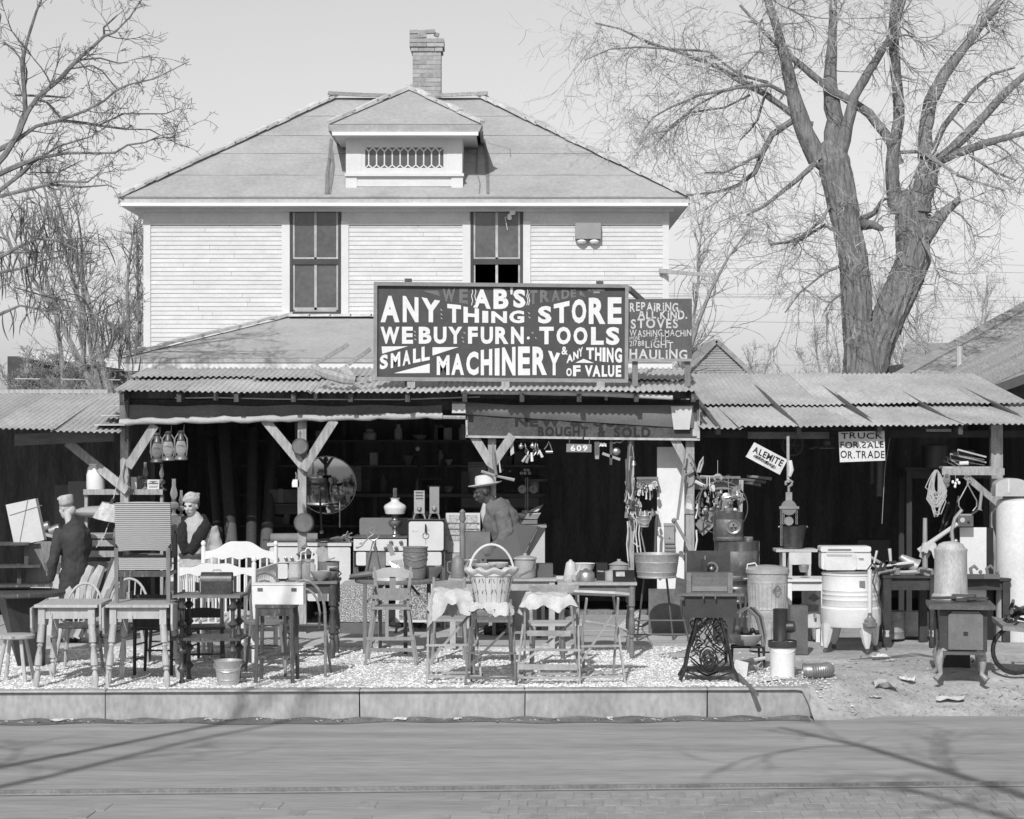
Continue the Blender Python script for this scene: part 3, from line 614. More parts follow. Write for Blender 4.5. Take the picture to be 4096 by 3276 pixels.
for q in ([(1526,1386),(1633,1385),(1529,1415)], [(1730,1389),(1835,1388),(1730,1422)], [(1575,1493),(1719,1454),(1719,1492)], [(2301,1451),(2334,1435),(2376,1452)]):
    m.add([P(a, b, YT) for a, b in q], [(0, 1, 2)])
for xx_ in (1887, 1900, 2108, 2115):
    q = [P(xx_+2.5*math.sin(k*1.6), 1158+k*9, YT) for k in range(8)]
    for k in range(7): m.add([q[k], q[k]+Vector((.008,0,0)), q[k+1]+Vector((.008,0,0)), q[k+1]], [(0,1,2,3)])
for (a, b) in ((1765,1238),(1766,1256),(1766,1272),(1659,1325),(1660,1340),(1661,1356),(1858,1330),(1850,1349),(1853,1365),(2116,1251),(2118,1268),(2130,1330),(2143,1350)):
    m.add([P(a-5, b-2, YT), P(a, b, YT), P(a+5, b+5, YT), P(a, b+3, YT)], [(0,1,2,3)])
word(m, GT, 'L.R.THANNISCH', rect(2352, 1156, 2417, 1163), YT); word(m, GT, 'SIGNS', rect(2374, 1166, 2398, 1172), YT)
m.build('lettering', PW, sg, smooth=False)
m = MB()
for ch_, a, b, c, d, s1, s2 in (('W',1770,1154,1821,1208,0,0),('E',1837,1154,1872,1212,0,4),('T',2116,1160,2150,1219,0,-4),('R',2160,1160,2199,1212,0,-5),('A',2206,1159,2239,1207,0,-5),('D',2246,1158,2278,1198,-1,-5),('E',2283,1157,2304,1192,0,-4)):
    letter(m, GB, ch_, ((a, b), (c, b+s1), (c, d+s2), (a, d)), YT)
m.add([P(1690, 1163, YT), P(1752, 1162, YT), P(1760, 1185, YT)], [(0,1,2)]); m.add([P(2320, 1160, YT), P(2345, 1190, YT), P(2318, 1180, YT)], [(0,1,2)])
m.build('lettering', PF, sg, smooth=False)['label'] = 'faded grey lettering WE TRADE'
YR2 = 24.46
rs2 = thing('repair_sign', 'grey tin sign hand painted REPAIRING ALL KIND STOVES beside the big signboard', 'sign')
part('panel', MB().prism([(X(a, YR2), Z(b, YR2)) for a, b in ((2514, 1196), (2768, 1194), (2768, 1438), (2514, 1434))], YR2, YR2+.02), mt(.085, .6, var=.25, sc=5), rs2, smooth=False)
part('bottom_rail', MB().bar(P(2512, 1440, YR2-.005), P(2767, 1440, YR2-.005), .03, .04), mt(.3, .8), rs2, smooth=False)
for q in (2530, 2740): part('upright', MB().bb(X(q, YR2), X(q+22, YR2), YR2+.025, YR2+.08, Z(1545, YR2), Z(1300, YR2)), WOODM, rs2, smooth=False)
m = MB(); YT2 = YR2-.004
for s, x0_, y0_, x1_, y1_ in (('REPAiRiNG.',2519,1210,2723,1245),('ALL.KiND.',2552,1240,2749,1275),('STOVES',2523,1276,2712,1313),('WASHiNG.MACHiN',2518,1319,2765,1345),('PHONE',2518,1345,2559,1360),('21788',2518,1363,2577,1384),('..E.T.C.',2610,1342,2680,1363),('LiGHT',2582,1365,2693,1393),('HAULiNG',2518,1397,2749,1435)):
    word(m, GT if y1_-y0_ < 30 else GM, s, rect(x0_, y0_, x1_, y1_), YT2, jit=2.5)
m.build('lettering', mt(.5, .7, var=.2, sc=12), rs2, smooth=False)
# street number
Y6 = 24.4; n6 = thing('number_plate', 'hanging house number plate 609 over the dark doorway', 'sign')
part('plate', MB().prism([(X(a, Y6), Z(b, Y6)) for a, b in ((2266, 1775), (2366, 1777), (2366, 1809), (2265, 1808))], Y6, Y6+.015), mt(.2, .6), n6, smooth=False)
m = MB(); word(m, GM, '609', rect(2282, 1780, 2350, 1803), Y6-.004); m.build('lettering', PW, n6, smooth=False)
for q in (2277, 2357): part('chain', MB().tube([P(q, 1775, Y6+.005), P(q+2, 1752, Y6+.02)], .004, 4), STEEL, n6)
# truck for sale
Y7 = 24.4; n7 = thing('truck_sign', 'white board hand lettered TRUCK FOR SALE OR TRADE under the workshop eave', 'sign')
part('board', MB().prism([(X(a, Y7), Z(b, Y7)) for a, b in ((3354, 1728), (3538, 1723), (3541, 1842), (3360, 1849))], Y7, Y7+.015), mt(.62, .8, var=.12, sc=5), n7, smooth=False)
m = MB(); word(m, GT, 'TRUCK', rect(3364, 1730, 3532, 1754), Y7-.004, jit=2); word(m, GT, 'FOR.SALE', rect(3362, 1766, 3535, 1791), Y7-.004, jit=1.5, flips=(4,)); word(m, GT, 'OR.TRADE', rect(3362, 1803, 3538, 1832), Y7-.004, jit=1.5); m.build('lettering', LD, n7, smooth=False)
# tilted enamel sign
Y8 = 24.3; n8 = thing('enamel_sign', 'tilted white enamel sign reading ALEMITE hanging by one corner', 'sign')
part('plate', MB().prism([(X(a, Y8), Z(b, Y8)) for a, b in ((3017, 1769), (3150, 1839), (3119, 1899), (2983, 1827))], Y8, Y8+.012), mt(.62, .5, var=.2, sc=8), n8, smooth=False)
m = MB(); word(m, GM, 'ALEMITE', ((3018, 1784), (3138, 1842), (3124, 1866), (3010, 1806)), Y8-.004); m.build('lettering', LD, n8, smooth=False)
m = MB(); rr2 = random.Random(4)
for k in range(9):
    c = P(3024+k*9, 1826+k*5.2, Y8-.003); m.add([c+Vector((.03*math.cos(a)*rr2.uniform(.6, 1.2), 0, .02*math.sin(a)*rr2.uniform(.6, 1.3))) for a in np.linspace(0, 6.28, 9)[:-1]]+[c], [(i, (i+1) % 8, 8) for i in range(8)]); c.y
m.build('rust_patch', mt(.22, .9, var=.3), n8, smooth=False)
part('hanger', MB().tube([P(3150, 1840, Y8), P(3156, 1740, Y8+.05)], .006, 5), ROPE, n8)
# broken timber bracket lying on the tin roof
bk = thing('timber_bracket', 'broken rough timber bracket with two diagonal sticks lying on the tin roof', 'timber')
part('stick', MB().bar(P(1262, 1455, 24.3), P(1392, 1378, 24.9), .045, .03), WOODL, bk); part('stick', MB().bar(P(1395, 1456, 24.4), P(1480, 1398, 24.8), .045, .03), WOODL, bk)
m = MB(); m.tube([P(1254, 1462, 24.3), P(1272, 1484, 24.25), P(1320, 1500, 24.22), P(1380, 1516, 24.2), P(1420, 1522, 24.2)], [.04, .05, .06, .06, .05], 7); m.build('curved_log', WOODL, bk)
part('end_board', MB().bar(P(1375, 1468, 24.35), P(1412, 1520, 24.22), .09, .03), WOODL, bk); part('ledge', MB().bar(P(1405, 1522, 24.25), P(1500, 1512, 24.3), .05, .04), WOODL, bk)
# ============================================================ TREES
def rv(r): return Vector((r.uniform(-1, 1), r.uniform(-1, 1), r.uniform(-1, 1)))
def grow(m, p, d, L, r0, lvl, rng, droop=0, kids=(5, 4), n=3, curl=.35):
    """a crooked twig with side twigs, all tubes"""
    k = 5 if L > .7 else 4 if L > .4 else 3; pts = [p]; q = p.copy(); d = d.normalized(); ds = [d]; bend = rv(rng)*curl*.9
    for i in range(k):
        d = (d+rv(rng)*curl*.35+bend+Vector((0, 0, -droop))).normalized(); q = q+d*(L/k); pts.append(q); ds.append(d)
    m.tube(pts, [max(.0034, r0*(1-.75*i/k)) for i in range(k+1)], n, cap=False)
    if lvl > 0:
        nk = kids[0] if lvl > 1 else kids[1]
        for j in range(nk):
            t = rng.uniform(.2, 1); i = min(k-1, int(t*k)); b = pts[i].lerp(pts[i+1], t*k-i)
            nd = (ds[i+1]+rv(rng)*1.1).normalized()
            grow(m, b, nd, L*rng.uniform(.35, .6), r0*.5, lvl-1, rng, droop, kids, 3, curl)
def limb(par, pts, Y0, dy, mat, seed, twm, dens=3.2, nm='limb', tl=1.0, droop=.05, lvl=2, kids=(4, 4), depth=.5, tw0=.2, n=9):
    """pts = (px, py, half width px); depth leaves Y0 towards Y0+dy; spawns twigs into twm"""
    rng = random.Random(seed); q = []; rr = []
    sub = []
    for i in range(len(pts)-1):
        for k in range(3):
            t = k/3; sub.append(tuple(pts[i][c]*(1-t)+pts[i+1][c]*t for c in range(3)))
    sub.append(pts[-1]); slope = rng.uniform(-depth, depth)
    for i, (a, b, w) in enumerate(sub):
        yy = Y0+(dy+slope)*i/len(sub)+rng.uniform(-.02, .02); j = w*.10
        q.append(P(a+rng.uniform(-j, j), b, yy)); rr.append(max(.004, w*yy/F*rng.uniform(.93, 1.07)))
    m = MB(); m.tube(q, rr, n); m.build(nm, mat, par)
    L = sum((q[i+1]-q[i]).length for i in range(len(q)-1)); cnt = int(L*dens)
    for c in range(cnt):
        t = rng.uniform(tw0, 1)*(len(q)-1); i = min(len(q)-2, int(t)); b = q[i].lerp(q[i+1], t-i); d = (q[i+1]-q[i]).normalized()
        nd = d*.5+rv(rng)*1.0; nd.z += .1; big = c % 5 == 0
        grow(twm, b, nd, rng.uniform(1.2, 2.1)*tl if big else rng.uniform(.45, 1.2)*tl, min(.026 if big else .014, rr[i]*.5), lvl, rng, droop, (kids[0]+3, kids[1]) if big else kids)
    return q
BARK = mt(.19, .95, var=.6, sc=4, st=(5, 5, .9), bump=1.0, rnd=.05); BARKL = mt(.22, .95, var=.4, sc=5, st=(3, 3, 1), bump=.6)
TWIG = mt(.42, .9, var=.45, sc=2, rnd=0)
ct = thing('cottonwood_tree', 'big leafless cottonwood with two thick forked trunks behind the workshop roof', 'tree', (0, 0, 0))
YT_ = 40.0; tw = MB()
def trunk(par, pts, Y, mat, nm='trunk', seed=0, n=16):
    rng = random.Random(seed); q = []; rr = []
    for i in range(len(pts)-1):
        for k in range(12):
            t = k/12; a = [pts[i][c]*(1-t)+pts[i+1][c]*t for c in range(3)]; q.append(P(a[0], a[1], Y)); rr.append(a[2]*Y/F)
    q.append(P(pts[-1][0], pts[-1][1], Y)); rr.append(pts[-1][2]*Y/F)
    for k_ in (.9, .7, .4): q.append(q[-1]+(q[-1]-q[-2]).normalized()*rr[-1]*.35); rr.append(pts[-1][2]*Y/F*k_)
    m = MB(); n = 44; m.tube(q, rr, n); v2 = []
    for i, v in enumerate(m.v):
        v = Vector(v); c = q[i//n]; a = 2*math.pi*(i % n)/n; h = v.z; rid = abs(math.sin(a*7+1.3*math.sin(h*2.1+a)+h*.7))*.6+abs(math.sin(a*13-h*1.7+2*math.sin(h*3)))*.4
        v2.append(tuple(v+(v-c).normalized()*(rid-.5)*.055+rv(rng)*.008))
    m.v = v2; return m.build(nm, mat, par)
trunk(ct, [(3465, 2290, 120), (3455, 1560, 84), (3445, 1400, 66), (3428, 1293, 56), (3426, 1177, 59), (3414, 1038, 54), (3386, 899, 54), (3360, 760, 60), (3335, 650, 62), (3320, 600, 44)], YT_, BARK)
trunk(ct, [(3470, 1500, 76), (3500, 1400, 66), (3545, 1290, 62), (3596, 1177, 66), (3655, 1040, 64), (3650, 930, 64), (3645, 860, 62), (3640, 810, 56)], YT_+.12, BARK, seed=2)
LM = [ ([(3270,640,40),(3199,478,34),(3153,292,24),(3106,106,18),(3080,30,16),(3050,-90,12)], 0), ([(3330,640,42),(3338,478,36),(3320,338,30),(3329,153,18),(3334,40,16),(3330,-90,12)], .2), ([(3350,680,30),(3375,560,28),(3417,385,20),(3478,283,18),(3543,180,13),(3590,90,10),(3640,-80,7)], -.2),
 ([(3590,660,26),(3566,570,22),(3478,454,19),(3385,394,17),(3320,357,15),(3246,297,14),(3185,246,12),(3110,180,9),(3050,120,7),(2960,20,5)], -.4),
 ([(3230,540,18),(3199,478,15),(3130,427,13),(3060,376,14),(2990,340,12),(2860,262,10),(2730,215,7),(2600,172,6),(2480,115,4),(2380,92,3)], -.6),
 ([(3250,500,14),(3171,482,14),(3088,538,12),(3050,610,11),(3020,690,10),(2950,742,7),(2880,765,6),(2800,775,4)], -.3),
 ([(3330,700,15),(3260,654,13),(3190,719,11),(3060,821,7),(2990,860,5)], -.5), ([(3070,330,7),(2960,300,6),(2830,205,5),(2700,196,5),(2560,188,4),(2440,196,3),(2340,240,2)], -.9),
 ([(3190,400,9),(3080,340,8),(2960,350,6),(2800,380,5),(2680,430,4),(2610,470,3),(2560,545,2)], -.8), ([(3050,610,6),(2960,660,5),(2900,690,4),(2820,690,3)], -.8),
 ([(3010,330,6),(2900,360,5),(2790,420,4),(2690,500,4),(2640,560,2.5)], .5), ([(3000,380,5),(2900,430,4),(2760,450,4),(2680,520,3),(2560,545,2)], .2),
 ([(3060,376,6),(3030,480,5),(3000,520,4),(2960,560,3)], .4),
 ([(3590,850,34),(3570,720,28),(3570,617,25),(3598,478,24),(3584,292,22),(3575,153,21),(3580,40,20),(3590,-90,15)], .1), ([(3672,850,52),(3690,760,46),(3719,663,44),(3745,610,34)], .1),
 ([(3700,640,30),(3700,524,28),(3719,408,27),(3779,292,24),(3840,213,19),(3918,106,17),(3975,40,16),(4060,-80,12)], 0), ([(3733,600,13),(3775,505,12),(3849,413,10),(3891,362,8),(3965,297,6),(4060,270,4)], -.3),
 ([(3760,640,22),(3802,600,20),(3872,533,20),(3942,459,18),(4016,376,16),(4110,290,12)], .2), ([(3740,650,18),(3784,631,18),(3872,598,17),(3945,572,16),(4016,552,13),(4110,530,9)], -.2),
 ([(3690,960,34),(3735,900,28),(3784,843,20),(3838,797,14)], -.2), ([(3570,610,8),(3680,606,8),(3740,640,8),(3830,700,6),(3930,735,5),(4020,760,4)], -.6), ([(3880,620,7),(3940,660,7),(3985,690,5),(4060,720,4)], -.3),
 ([(3440,880,16),(3500,850,10),(3530,800,7),(3560,790,5)], -.3), ([(3440,900,24),(3490,898,18),(3525,915,12)], -.2), ([(3400,960,9),(3300,900,7),(3200,960,6),(3080,980,4)], -.4), ([(3380,780,8),(3330,800,7),(3290,880,6),(3180,965,5),(3080,975,3)], -.5),
 ([(3370,1060,8),(3300,1090,5),(3200,1170,4),(3140,1250,3)], -.3), ([(3380,1160,6),(3320,1210,4),(3290,1260,2)], .1), ([(3640,1200,6),(3660,1120,4),(3600,1340,3)], .1), ([(3720,860,8),(3690,960,8),(3720,1020,6),(3760,1110,4)], -.4) ]
for i, (pts, dy) in enumerate(LM):
    w = pts[0][2]; limb(ct, pts, YT_+.06, dy*2, BARK if w > 12 else BARKL, 100+i, tw, dens=8 if w < 12 else 5.5, tl=1.0, droop=.07, lvl=2, kids=(4, 4), depth=.7, tw0=.25 if w < 20 else .45, n=8 if w < 20 else 12)
o = tw.build('crown', TWIG, ct); struct(o, 'stuff')
# left hand tree whose limbs reach in over the lean-to
lt = thing('locust_tree', 'bare thorny tree reaching its limbs in from beside the house', 'tree'); YL_ = 30.0; tw = MB()
trunk(lt, [(-260, 2300, 60), (-250, 1500, 48), (-200, 900, 40), (-120, 560, 34), (-60, 300, 26), (-20, 60, 18)], YL_, BARK, seed=5)
LL = [ [(-110,760,16),(20,620,13),(79,524,11),(106,454,10),(153,385,9),(236,320,9),(301,246,8),(357,199,7),(417,144,6),(459,130,4),(519,69,3),(580,-20,2)], [(60,560,12),(102,445,10),(88,246,9),(111,153,6),(148,40,5),(190,-60,3)], [(-40,620,12),(79,552,9),(144,505,7),(241,482,7),(338,492,6),(394,501,5),(505,517,4),(530,500,2)],
 [(241,478,7),(338,445,5),(417,403,5),(464,362,4),(515,338,4),(617,315,3),(756,246,1.5)], [(394,501,4),(496,454,3.5),(570,455,3),(663,455,2.5),(720,430,1.5)], [(-60,720,12),(79,659,10),(153,631,7),(269,612,6),(459,612,4.5),(510,580,4),(580,570,3),(640,543,2.5),(747,524,1.5)],
 [(-40,790,10),(79,700,8),(130,649,7),(236,584,4),(362,547,3),(440,500,2)], [(-60,800,9),(79,765,8),(199,737,6),(320,749,4),(431,740,3),(468,756,2)], [(200,730,5),(230,725,5),(350,728,4),(410,680,2)], [(417,144,5),(415,110,4),(470,60,3)], [(320,240,4),(400,232,4),(470,252,3),(515,250,2)], [(280,275,4),(370,262,3),(410,285,3),(470,360,2)], [(60,380,5),(200,385,5),(262,390,3)], [(150,400,4),(190,410,4),(241,470,4)], [(505,517,3),(600,518,3),(640,540,2)], [(120,690,4),(230,690,3),(330,640,2)] ]
LBARK = mt(.19, .95, var=.5, sc=8, bump=.5)
for i, pts in enumerate(LL): limb(lt, pts, YL_, -.5+.07*i, LBARK, 300+i, tw, dens=5, tl=.42, droop=-.02, lvl=2, kids=(4, 3), depth=.5, tw0=.15, n=6)
o = tw.build('crown', mt(.17, .9, var=.4, rnd=0), lt); struct(o, 'stuff')
# catalpa with hanging pods
cp = thing('catalpa_tree', 'bare catalpa hung with long dark seed pods left of the house', 'tree'); YCt = 29.0; tw = MB()
trunk(cp, [(-200, 2300, 40), (-180, 1500, 30), (-60, 1200, 22)], YCt, BARK, seed=6)
CL = [ [(-60,1060,10),(79,985,6),(150,955,5),(230,960,4),(310,1000,3)], [(-60,1100,8),(79,1075,5),(180,1040,4),(230,1030,3)], [(-80,1010,8),(79,1010,4),(200,1010,3),(330,990,2)], [(-100,1300,10),(79,1222,5),(180,1240,4),(280,1240,4),(380,1260,5),(440,1310,3),(480,1330,2)], [(60,960,4),(110,880,3),(160,840,2)], [(150,960,4),(180,880,3),(190,800,2)], [(260,960,3),(330,950,3),(390,980,2)], [(380,1260,4),(430,1230,3),(490,1195,2)], [(60,850,3),(100,800,2),(140,790,1.5)], [(60,1150,3),(200,1190,3),(300,1210,2)], [(430,1300,3),(500,1320,2),(520,1400,1)] ]
ends = []
for i, pts in enumerate(CL): ends += [(q, 1) for q in limb(cp, pts, YCt, .1*i-.4, LBARK, 400+i, tw, dens=6, tl=.3, droop=0, lvl=2, kids=(4, 3), depth=.4, tw0=.1, n=6)]
o = tw.build('crown', mt(.2, .9, var=.4, rnd=0), cp); struct(o, 'stuff')
pm = []
for k in range(5):
    rk = random.Random(k); mm = MB(); b = rk.uniform(-.05, .05); pts = [Vector((b*math.sin(i/6*3), b*.5*math.sin(i/6*2), -.34*i/6)) for i in range(7)]; mm.tube(pts, [.002, .006, .008, .0085, .008, .006, .002], 5); pm.append(mm.mesh('seed_pod', mt(.13, .8, var=.4, rnd=.5)))
rp_ = random.Random(12)
for k in range(250):
    q = rp_.choice(ends)[0]+Vector((rp_.uniform(-.18, .18), rp_.uniform(-.15, .15), rp_.uniform(-.12, .14)))
    if q.x < -7.2: continue
    o = inst('seed_pod', rp_.choice(pm), cp, Matrix.Translation(q) @ Matrix.Rotation(rp_.gauss(0, .22), 4, 'Y') @ Matrix.Rotation(rp_.uniform(0, 6), 4, 'Z') @ Matrix.Scale(rp_.uniform(.6, 1.35), 4))
# background bare trees and brush, bark paled in colour to stand in for haze
def bgtree(nm, label, px, pyb, pyt, Y, seed, spread, haze_val, dens=1.0, n_st=3, droop=-.05):
    t = thing(nm, label, 'tree' if 'tree' in nm else 'shrub'); rng = random.Random(seed); tm = MB(); cw = MB(); h = (pyb-pyt)*Y/F; base = P(px, pyb, Y)
    for s in range(n_st):
        d = Vector((rng.uniform(-.35, .35)*spread, rng.uniform(-.25, .25), 1)).normalized(); pts = [base+Vector((rng.uniform(-.2, .2)*spread, 0, 0))]
        for i in range(6): d = (d+rv(rng)*.13).normalized(); pts.append(pts[-1]+d*h/6)
        tm.tube(pts, [h*.016*(1-.13*i) for i in range(7)], 6)
        for c in range(int(16*dens)):
            t_ = rng.uniform(.15, 1)*6; i = min(5, int(t_)); b = pts[i].lerp(pts[i+1], t_-i); nd = (pts[i+1]-pts[i]).normalized()+rv(rng)*.8; nd.z += .25
            grow(cw, b, nd, h*rng.uniform(.16, .34)*(1.2-t_/9), h*.004, 2, rng, droop, (4, 3), 3, .25)
    mt_ = mt(haze_val, .9, var=.3, rnd=.05); tm.build('trunk', mt_, t); o = cw.build('crown', mt_, t); struct(o, 'stuff'); return t
bgtree('elm_tree', 'slender bare tree close behind the left corner of the white house', 420, 1700, 640, 44, 21, 1.2, .26, 1.3)
bgtree('elm_tree', 'pale leafless tree rising over the left end of the lean-to roof', 300, 1700, 800, 46, 22, 1.5, .28, 1.0)
bgtree('elm_tree', 'dense bare tree tight against the house side behind the seed pods', 520, 1650, 900, 42, 23, .7, .22, 1.8)
bgtree('thicket_shrub', 'tangled leafless thicket in front of the brick building', 180, 1680, 1380, 40, 24, 4.5, .26, 2.0, 7)
bgtree('thicket_shrub', 'tangled brush heaped between lean-to roof and porch corner', 380, 1650, 1420, 39, 25, 3.5, .25, 2.0, 6)
bgtree('elm_tree', 'bare tree spreading beside the right corner of the white house', 2700, 1700, 830, 48, 26, 1.4, .34, 1.2)
bgtree('elm_tree', 'thin pale tree beyond the small gable roof', 3290, 1640, 1240, 58, 27, 2.0, .34, 1.2, 4)
bgtree('elm_tree', 'bushy bare tree right of the cottonwood trunks over the shingled roofs', 3660, 1620, 1090, 62, 28, 2.2, .34, 1.6, 5)
bgtree('elm_tree', 'bare forked tree above the ridge of the shingled roof', 3900, 1600, 1100, 60, 29, 1.8, .32, 1.5, 4)
bgtree('thicket_shrub', 'low pale brush showing over the workshop roof', 3130, 1620, 1380, 56, 30, 5, .36, 1.6, 6)
# ============================================================ BACKGROUND BUILDINGS
def bb_(Y, a, b, c, d, dep, nm, mat, par): return MB().bb(X(a, Y), X(b, Y), Y, Y+dep, Z(d, Y), Z(c, Y)).build(nm, mat, par, smooth=False)
b1 = thing('brick_building', 'dark brick building with stepped parapet beyond the thicket', 'building'); Y1 = 60
BR2 = mt(.075, .9, var=.3, sc=4); bb_(Y1, 30, 120, 1425, 1720, 8, 'wall', BR2, b1); 
m = MB(); m.prism([(X(120, Y1), Z(1412, Y1)), (X(228, Y1), Z(1440, Y1)), (X(228, Y1), Z(1420, Y1)), (X(560, Y1), Z(1470, Y1)), (X(560, Y1), Z(1720, Y1)), (X(120, Y1), Z(1720, Y1))], Y1+.3, Y1+8); m.build('wall', BR2, b1, smooth=False)
bb_(Y1-.1, 98, 125, 1410, 1720, .4, 'pier', mt(.3, .9), b1); m = MB(); m.bar(P(95, 1411, Y1), P(228, 1438, Y1), .25, .6); m.bar(P(215, 1420, Y1), P(560, 1468, Y1), .25, .6); m.build('coping', mt(.55, .9), b1, smooth=False)
b2 = thing('gabled_house', 'small grey gabled house end peeking over the right tin roof', 'house'); Y2 = 60; GS = mt(.33, .85, var=.15, sc=3, rnd=.06)
m = MB(); m.prism([(X(2775, Y2), Z(1460, Y2)), (X(2865, Y2), Z(1368, Y2)), (X(3010, Y2), Z(1500, Y2)), (X(3010, Y2), 0), (X(2700, Y2), 0), (X(2700, Y2), Z(1530, Y2))], Y2+.05, Y2+8); m.build('wall', GS, b2, smooth=False)
for k in range(14):
    py = 1378+k*9.5; xa = 2865-(py-1368)*.98+4; xb = 2865+(py-1368)*1.08-4; m = MB(); m.bb(X(xa, Y2), X(xb, Y2), Y2+.0, Y2+.06, Z(py+8, Y2), Z(py, Y2)); m.build('clapboard', GS, b2, smooth=False)
RS = mt(.30, .9, var=.3, sc=5, rnd=.1)
m = MB()
for a, b in (((2865, 1362), (2690, 1545)), ((2865, 1362), (3030, 1515))): m.bar(P(*a, Y2)+Vector((0, 4.3, 0)), P(*b, Y2)+Vector((0, 4.3, 0)), .12, 8.8)
m.build('roof', RS, b2, smooth=False)
b3 = thing('shingled_house', 'house with broad wood shingle roof at the far right over the workshop', 'house'); Y3 = 40
# roof plane facing left/front: ridge rises to the right
A_, B_, C_, D_ = P(3520, 1560, 38.0), P(4200, 1180, 44), P(4560, 1180, 44), P(4400, 1640, 36.5)
m = MB(); m.add([A_, B_, C_, D_], [(0,1,2,3)]); m.build('roof_deck', mt(.16, .9), b3, smooth=False)
nn = (B_-A_).cross(D_-A_).normalized(); nn = nn if nn.z > 0 else -nn; rsh = random.Random(3); nr = 34
shv = MB(); shv.box(0, 0, 0, .14, .22, .018); 
for i in range(nr):
    t0 = i/nr; a0 = A_.lerp(B_, t0); d0 = D_.lerp(C_, t0); L = (d0-a0).length; x = 0; up = (B_-A_).normalized(); mm = MB(); al = (d0-a0).normalized()
    while x < L:
        w = rsh.uniform(.09, .2); c = a0+al*x+nn*(.02+rsh.uniform(0, .012)); e = up*((B_-A_).length/nr*1.2)
        mm.slab([c, c+al*(w-.012), c+al*(w-.012)+e-nn*.02, c+e-nn*.02], .035); x += w
    mm.build('shingle_course', mt(.30, .9, var=.5, sc=6, rnd=.3), b3, smooth=False)
b4 = MB()
m = MB(); m.bar(A_+nn*.06, B_+nn*.06, .25, .06, side=tuple(nn)); m.build('hip_cap', RS, b3, smooth=False)
m = MB(); A2, B2 = P(3740, 1600, 35), P(4300, 1300, 36); e2 = P(3930, 1600, 34)
m.slab([P(3700, 1560, 37), P(4250, 1290, 38), P(4300, 1400, 35), P(3880, 1590, 34.6)], .12); m.build('lower_roof', RS, b3, smooth=False)
for k in range(9):
    t = k/9; m = MB(); a = P(3700, 1560, 37).lerp(P(3880, 1590, 34.6), t); b = P(4250, 1290, 38).lerp(P(4300, 1400, 35), t); m.bar(a+Vector((0, 0, .05)), b+Vector((0, 0, .05)), .26, .03, side=(0, -.3, 1)); m.build('shingle_course', mt(.26, .9, var=.4, sc=8, st=(8, 1, 1), rnd=.15), b3, smooth=False)
m = MB(); m.prism([(X(3860, 34.6), Z(1610, 34.6)), (X(4320, 34.6), Z(1440, 34.6)), (X(4320, 34.6), 0), (X(3860, 34.6), 0)], 34.8, 44); m.build('gable_wall', mt(.04, .9, var=.3), b3, smooth=False)
m = MB(); m.bar(P(3860, 1600, 34.5), P(4310, 1440, 34.6), .14, .1); m.build('bargeboard', mt(.08, .8), b3, smooth=False)
m = MB(); m.tube([P(3838, 1540, 39), P(3838, 1385, 39)], .055, 8); m.build('vent_pipe', mt(.5, .6), b3)
b5 = thing('outbuilding', 'small shingled outbuilding half hidden behind the cottonwood', 'building'); Y5 = 54
bb_(Y5, 3640, 3900, 1450, 1720, 4, 'wall', mt(.10, .9, var=.3), b5); m = MB(); m.slab([P(3612, 1460, Y5-.3), P(3900, 1455, Y5-.3), P(3900, 1388, Y5+2.2), P(3622, 1392, Y5+2.2)], .12); m.build('roof', RS, b5, smooth=False)
for k in range(6):
    t = k/6; m = MB(); m.bar(P(3613, 1460, Y5-.36).lerp(P(3622, 1394, Y5+2.0), t), P(3900, 1455, Y5-.36).lerp(P(3900, 1390, Y5+2.0), t), .42, .05, side=(0, -.5, 1)); m.build('shingle_course', RS, b5, smooth=False)
m = MB(); m.slab([P(3612, 1460, Y5-.3), P(3622, 1392, Y5+1.2), P(3640, 1450, Y5)], .1); m.build('gable_end', mt(.07, .9), b5, smooth=False)
# overhead wires
pl = thing('utility_pole', 'pale utility pole seen between the two cottonwood trunks', 'pole'); YU = 66
m = MB(); m.tube([P(3530, 1720, YU), P(3530, 960, YU)], [.16, .11], 8); m.bar(P(3505, 1062, YU-.1), P(3575, 1062, YU-.1), .12, .1); m.build('shaft', mt(.55, .9, var=.2), pl); m = MB(); m.bar(P(3518, 1130, YU-.1), P(3545, 1130, YU-.1), .3, .1); m.build('transformer', mt(.55, .7), pl)
WR = mt(.5, .7)
for i, (a, b, c) in enumerate(((1036, 1046, 1062), (1070, 1078, 1092), (1172, 1180, 1190), (1180, 1190, 1205), (1184, 1196, 1212), (1280, 1292, 1262), (1452, 1462, 1452))):
    m = MB(); m.tube([P(2560+k*260, a+(b-a)*k/3 if k < 4 else b+(c-b)*(k-3)/3+2*math.sin(k), YU+(1 if k != 9 else 0)) for k in range(7)], .011, 4)
    tag(m.build('overhead_wire', WR), ['topmost', 'second from the top', 'third from the top', 'fourth from the top', 'fifth from the top', 'second lowest, faint', 'lowest'][i]+' of the thin overhead wires right of the house', 'wire', 'overhead wires right of the house')
m = MB(); m.tube([P(60, 1515, 33), P(300, 1518, 33), P(480, 1520, 33.4)], .008, 4); tag(m.build('clothes_line', mt(.6, .7)), 'pale line stretched low above the lean-to roof toward the porch', 'wire')
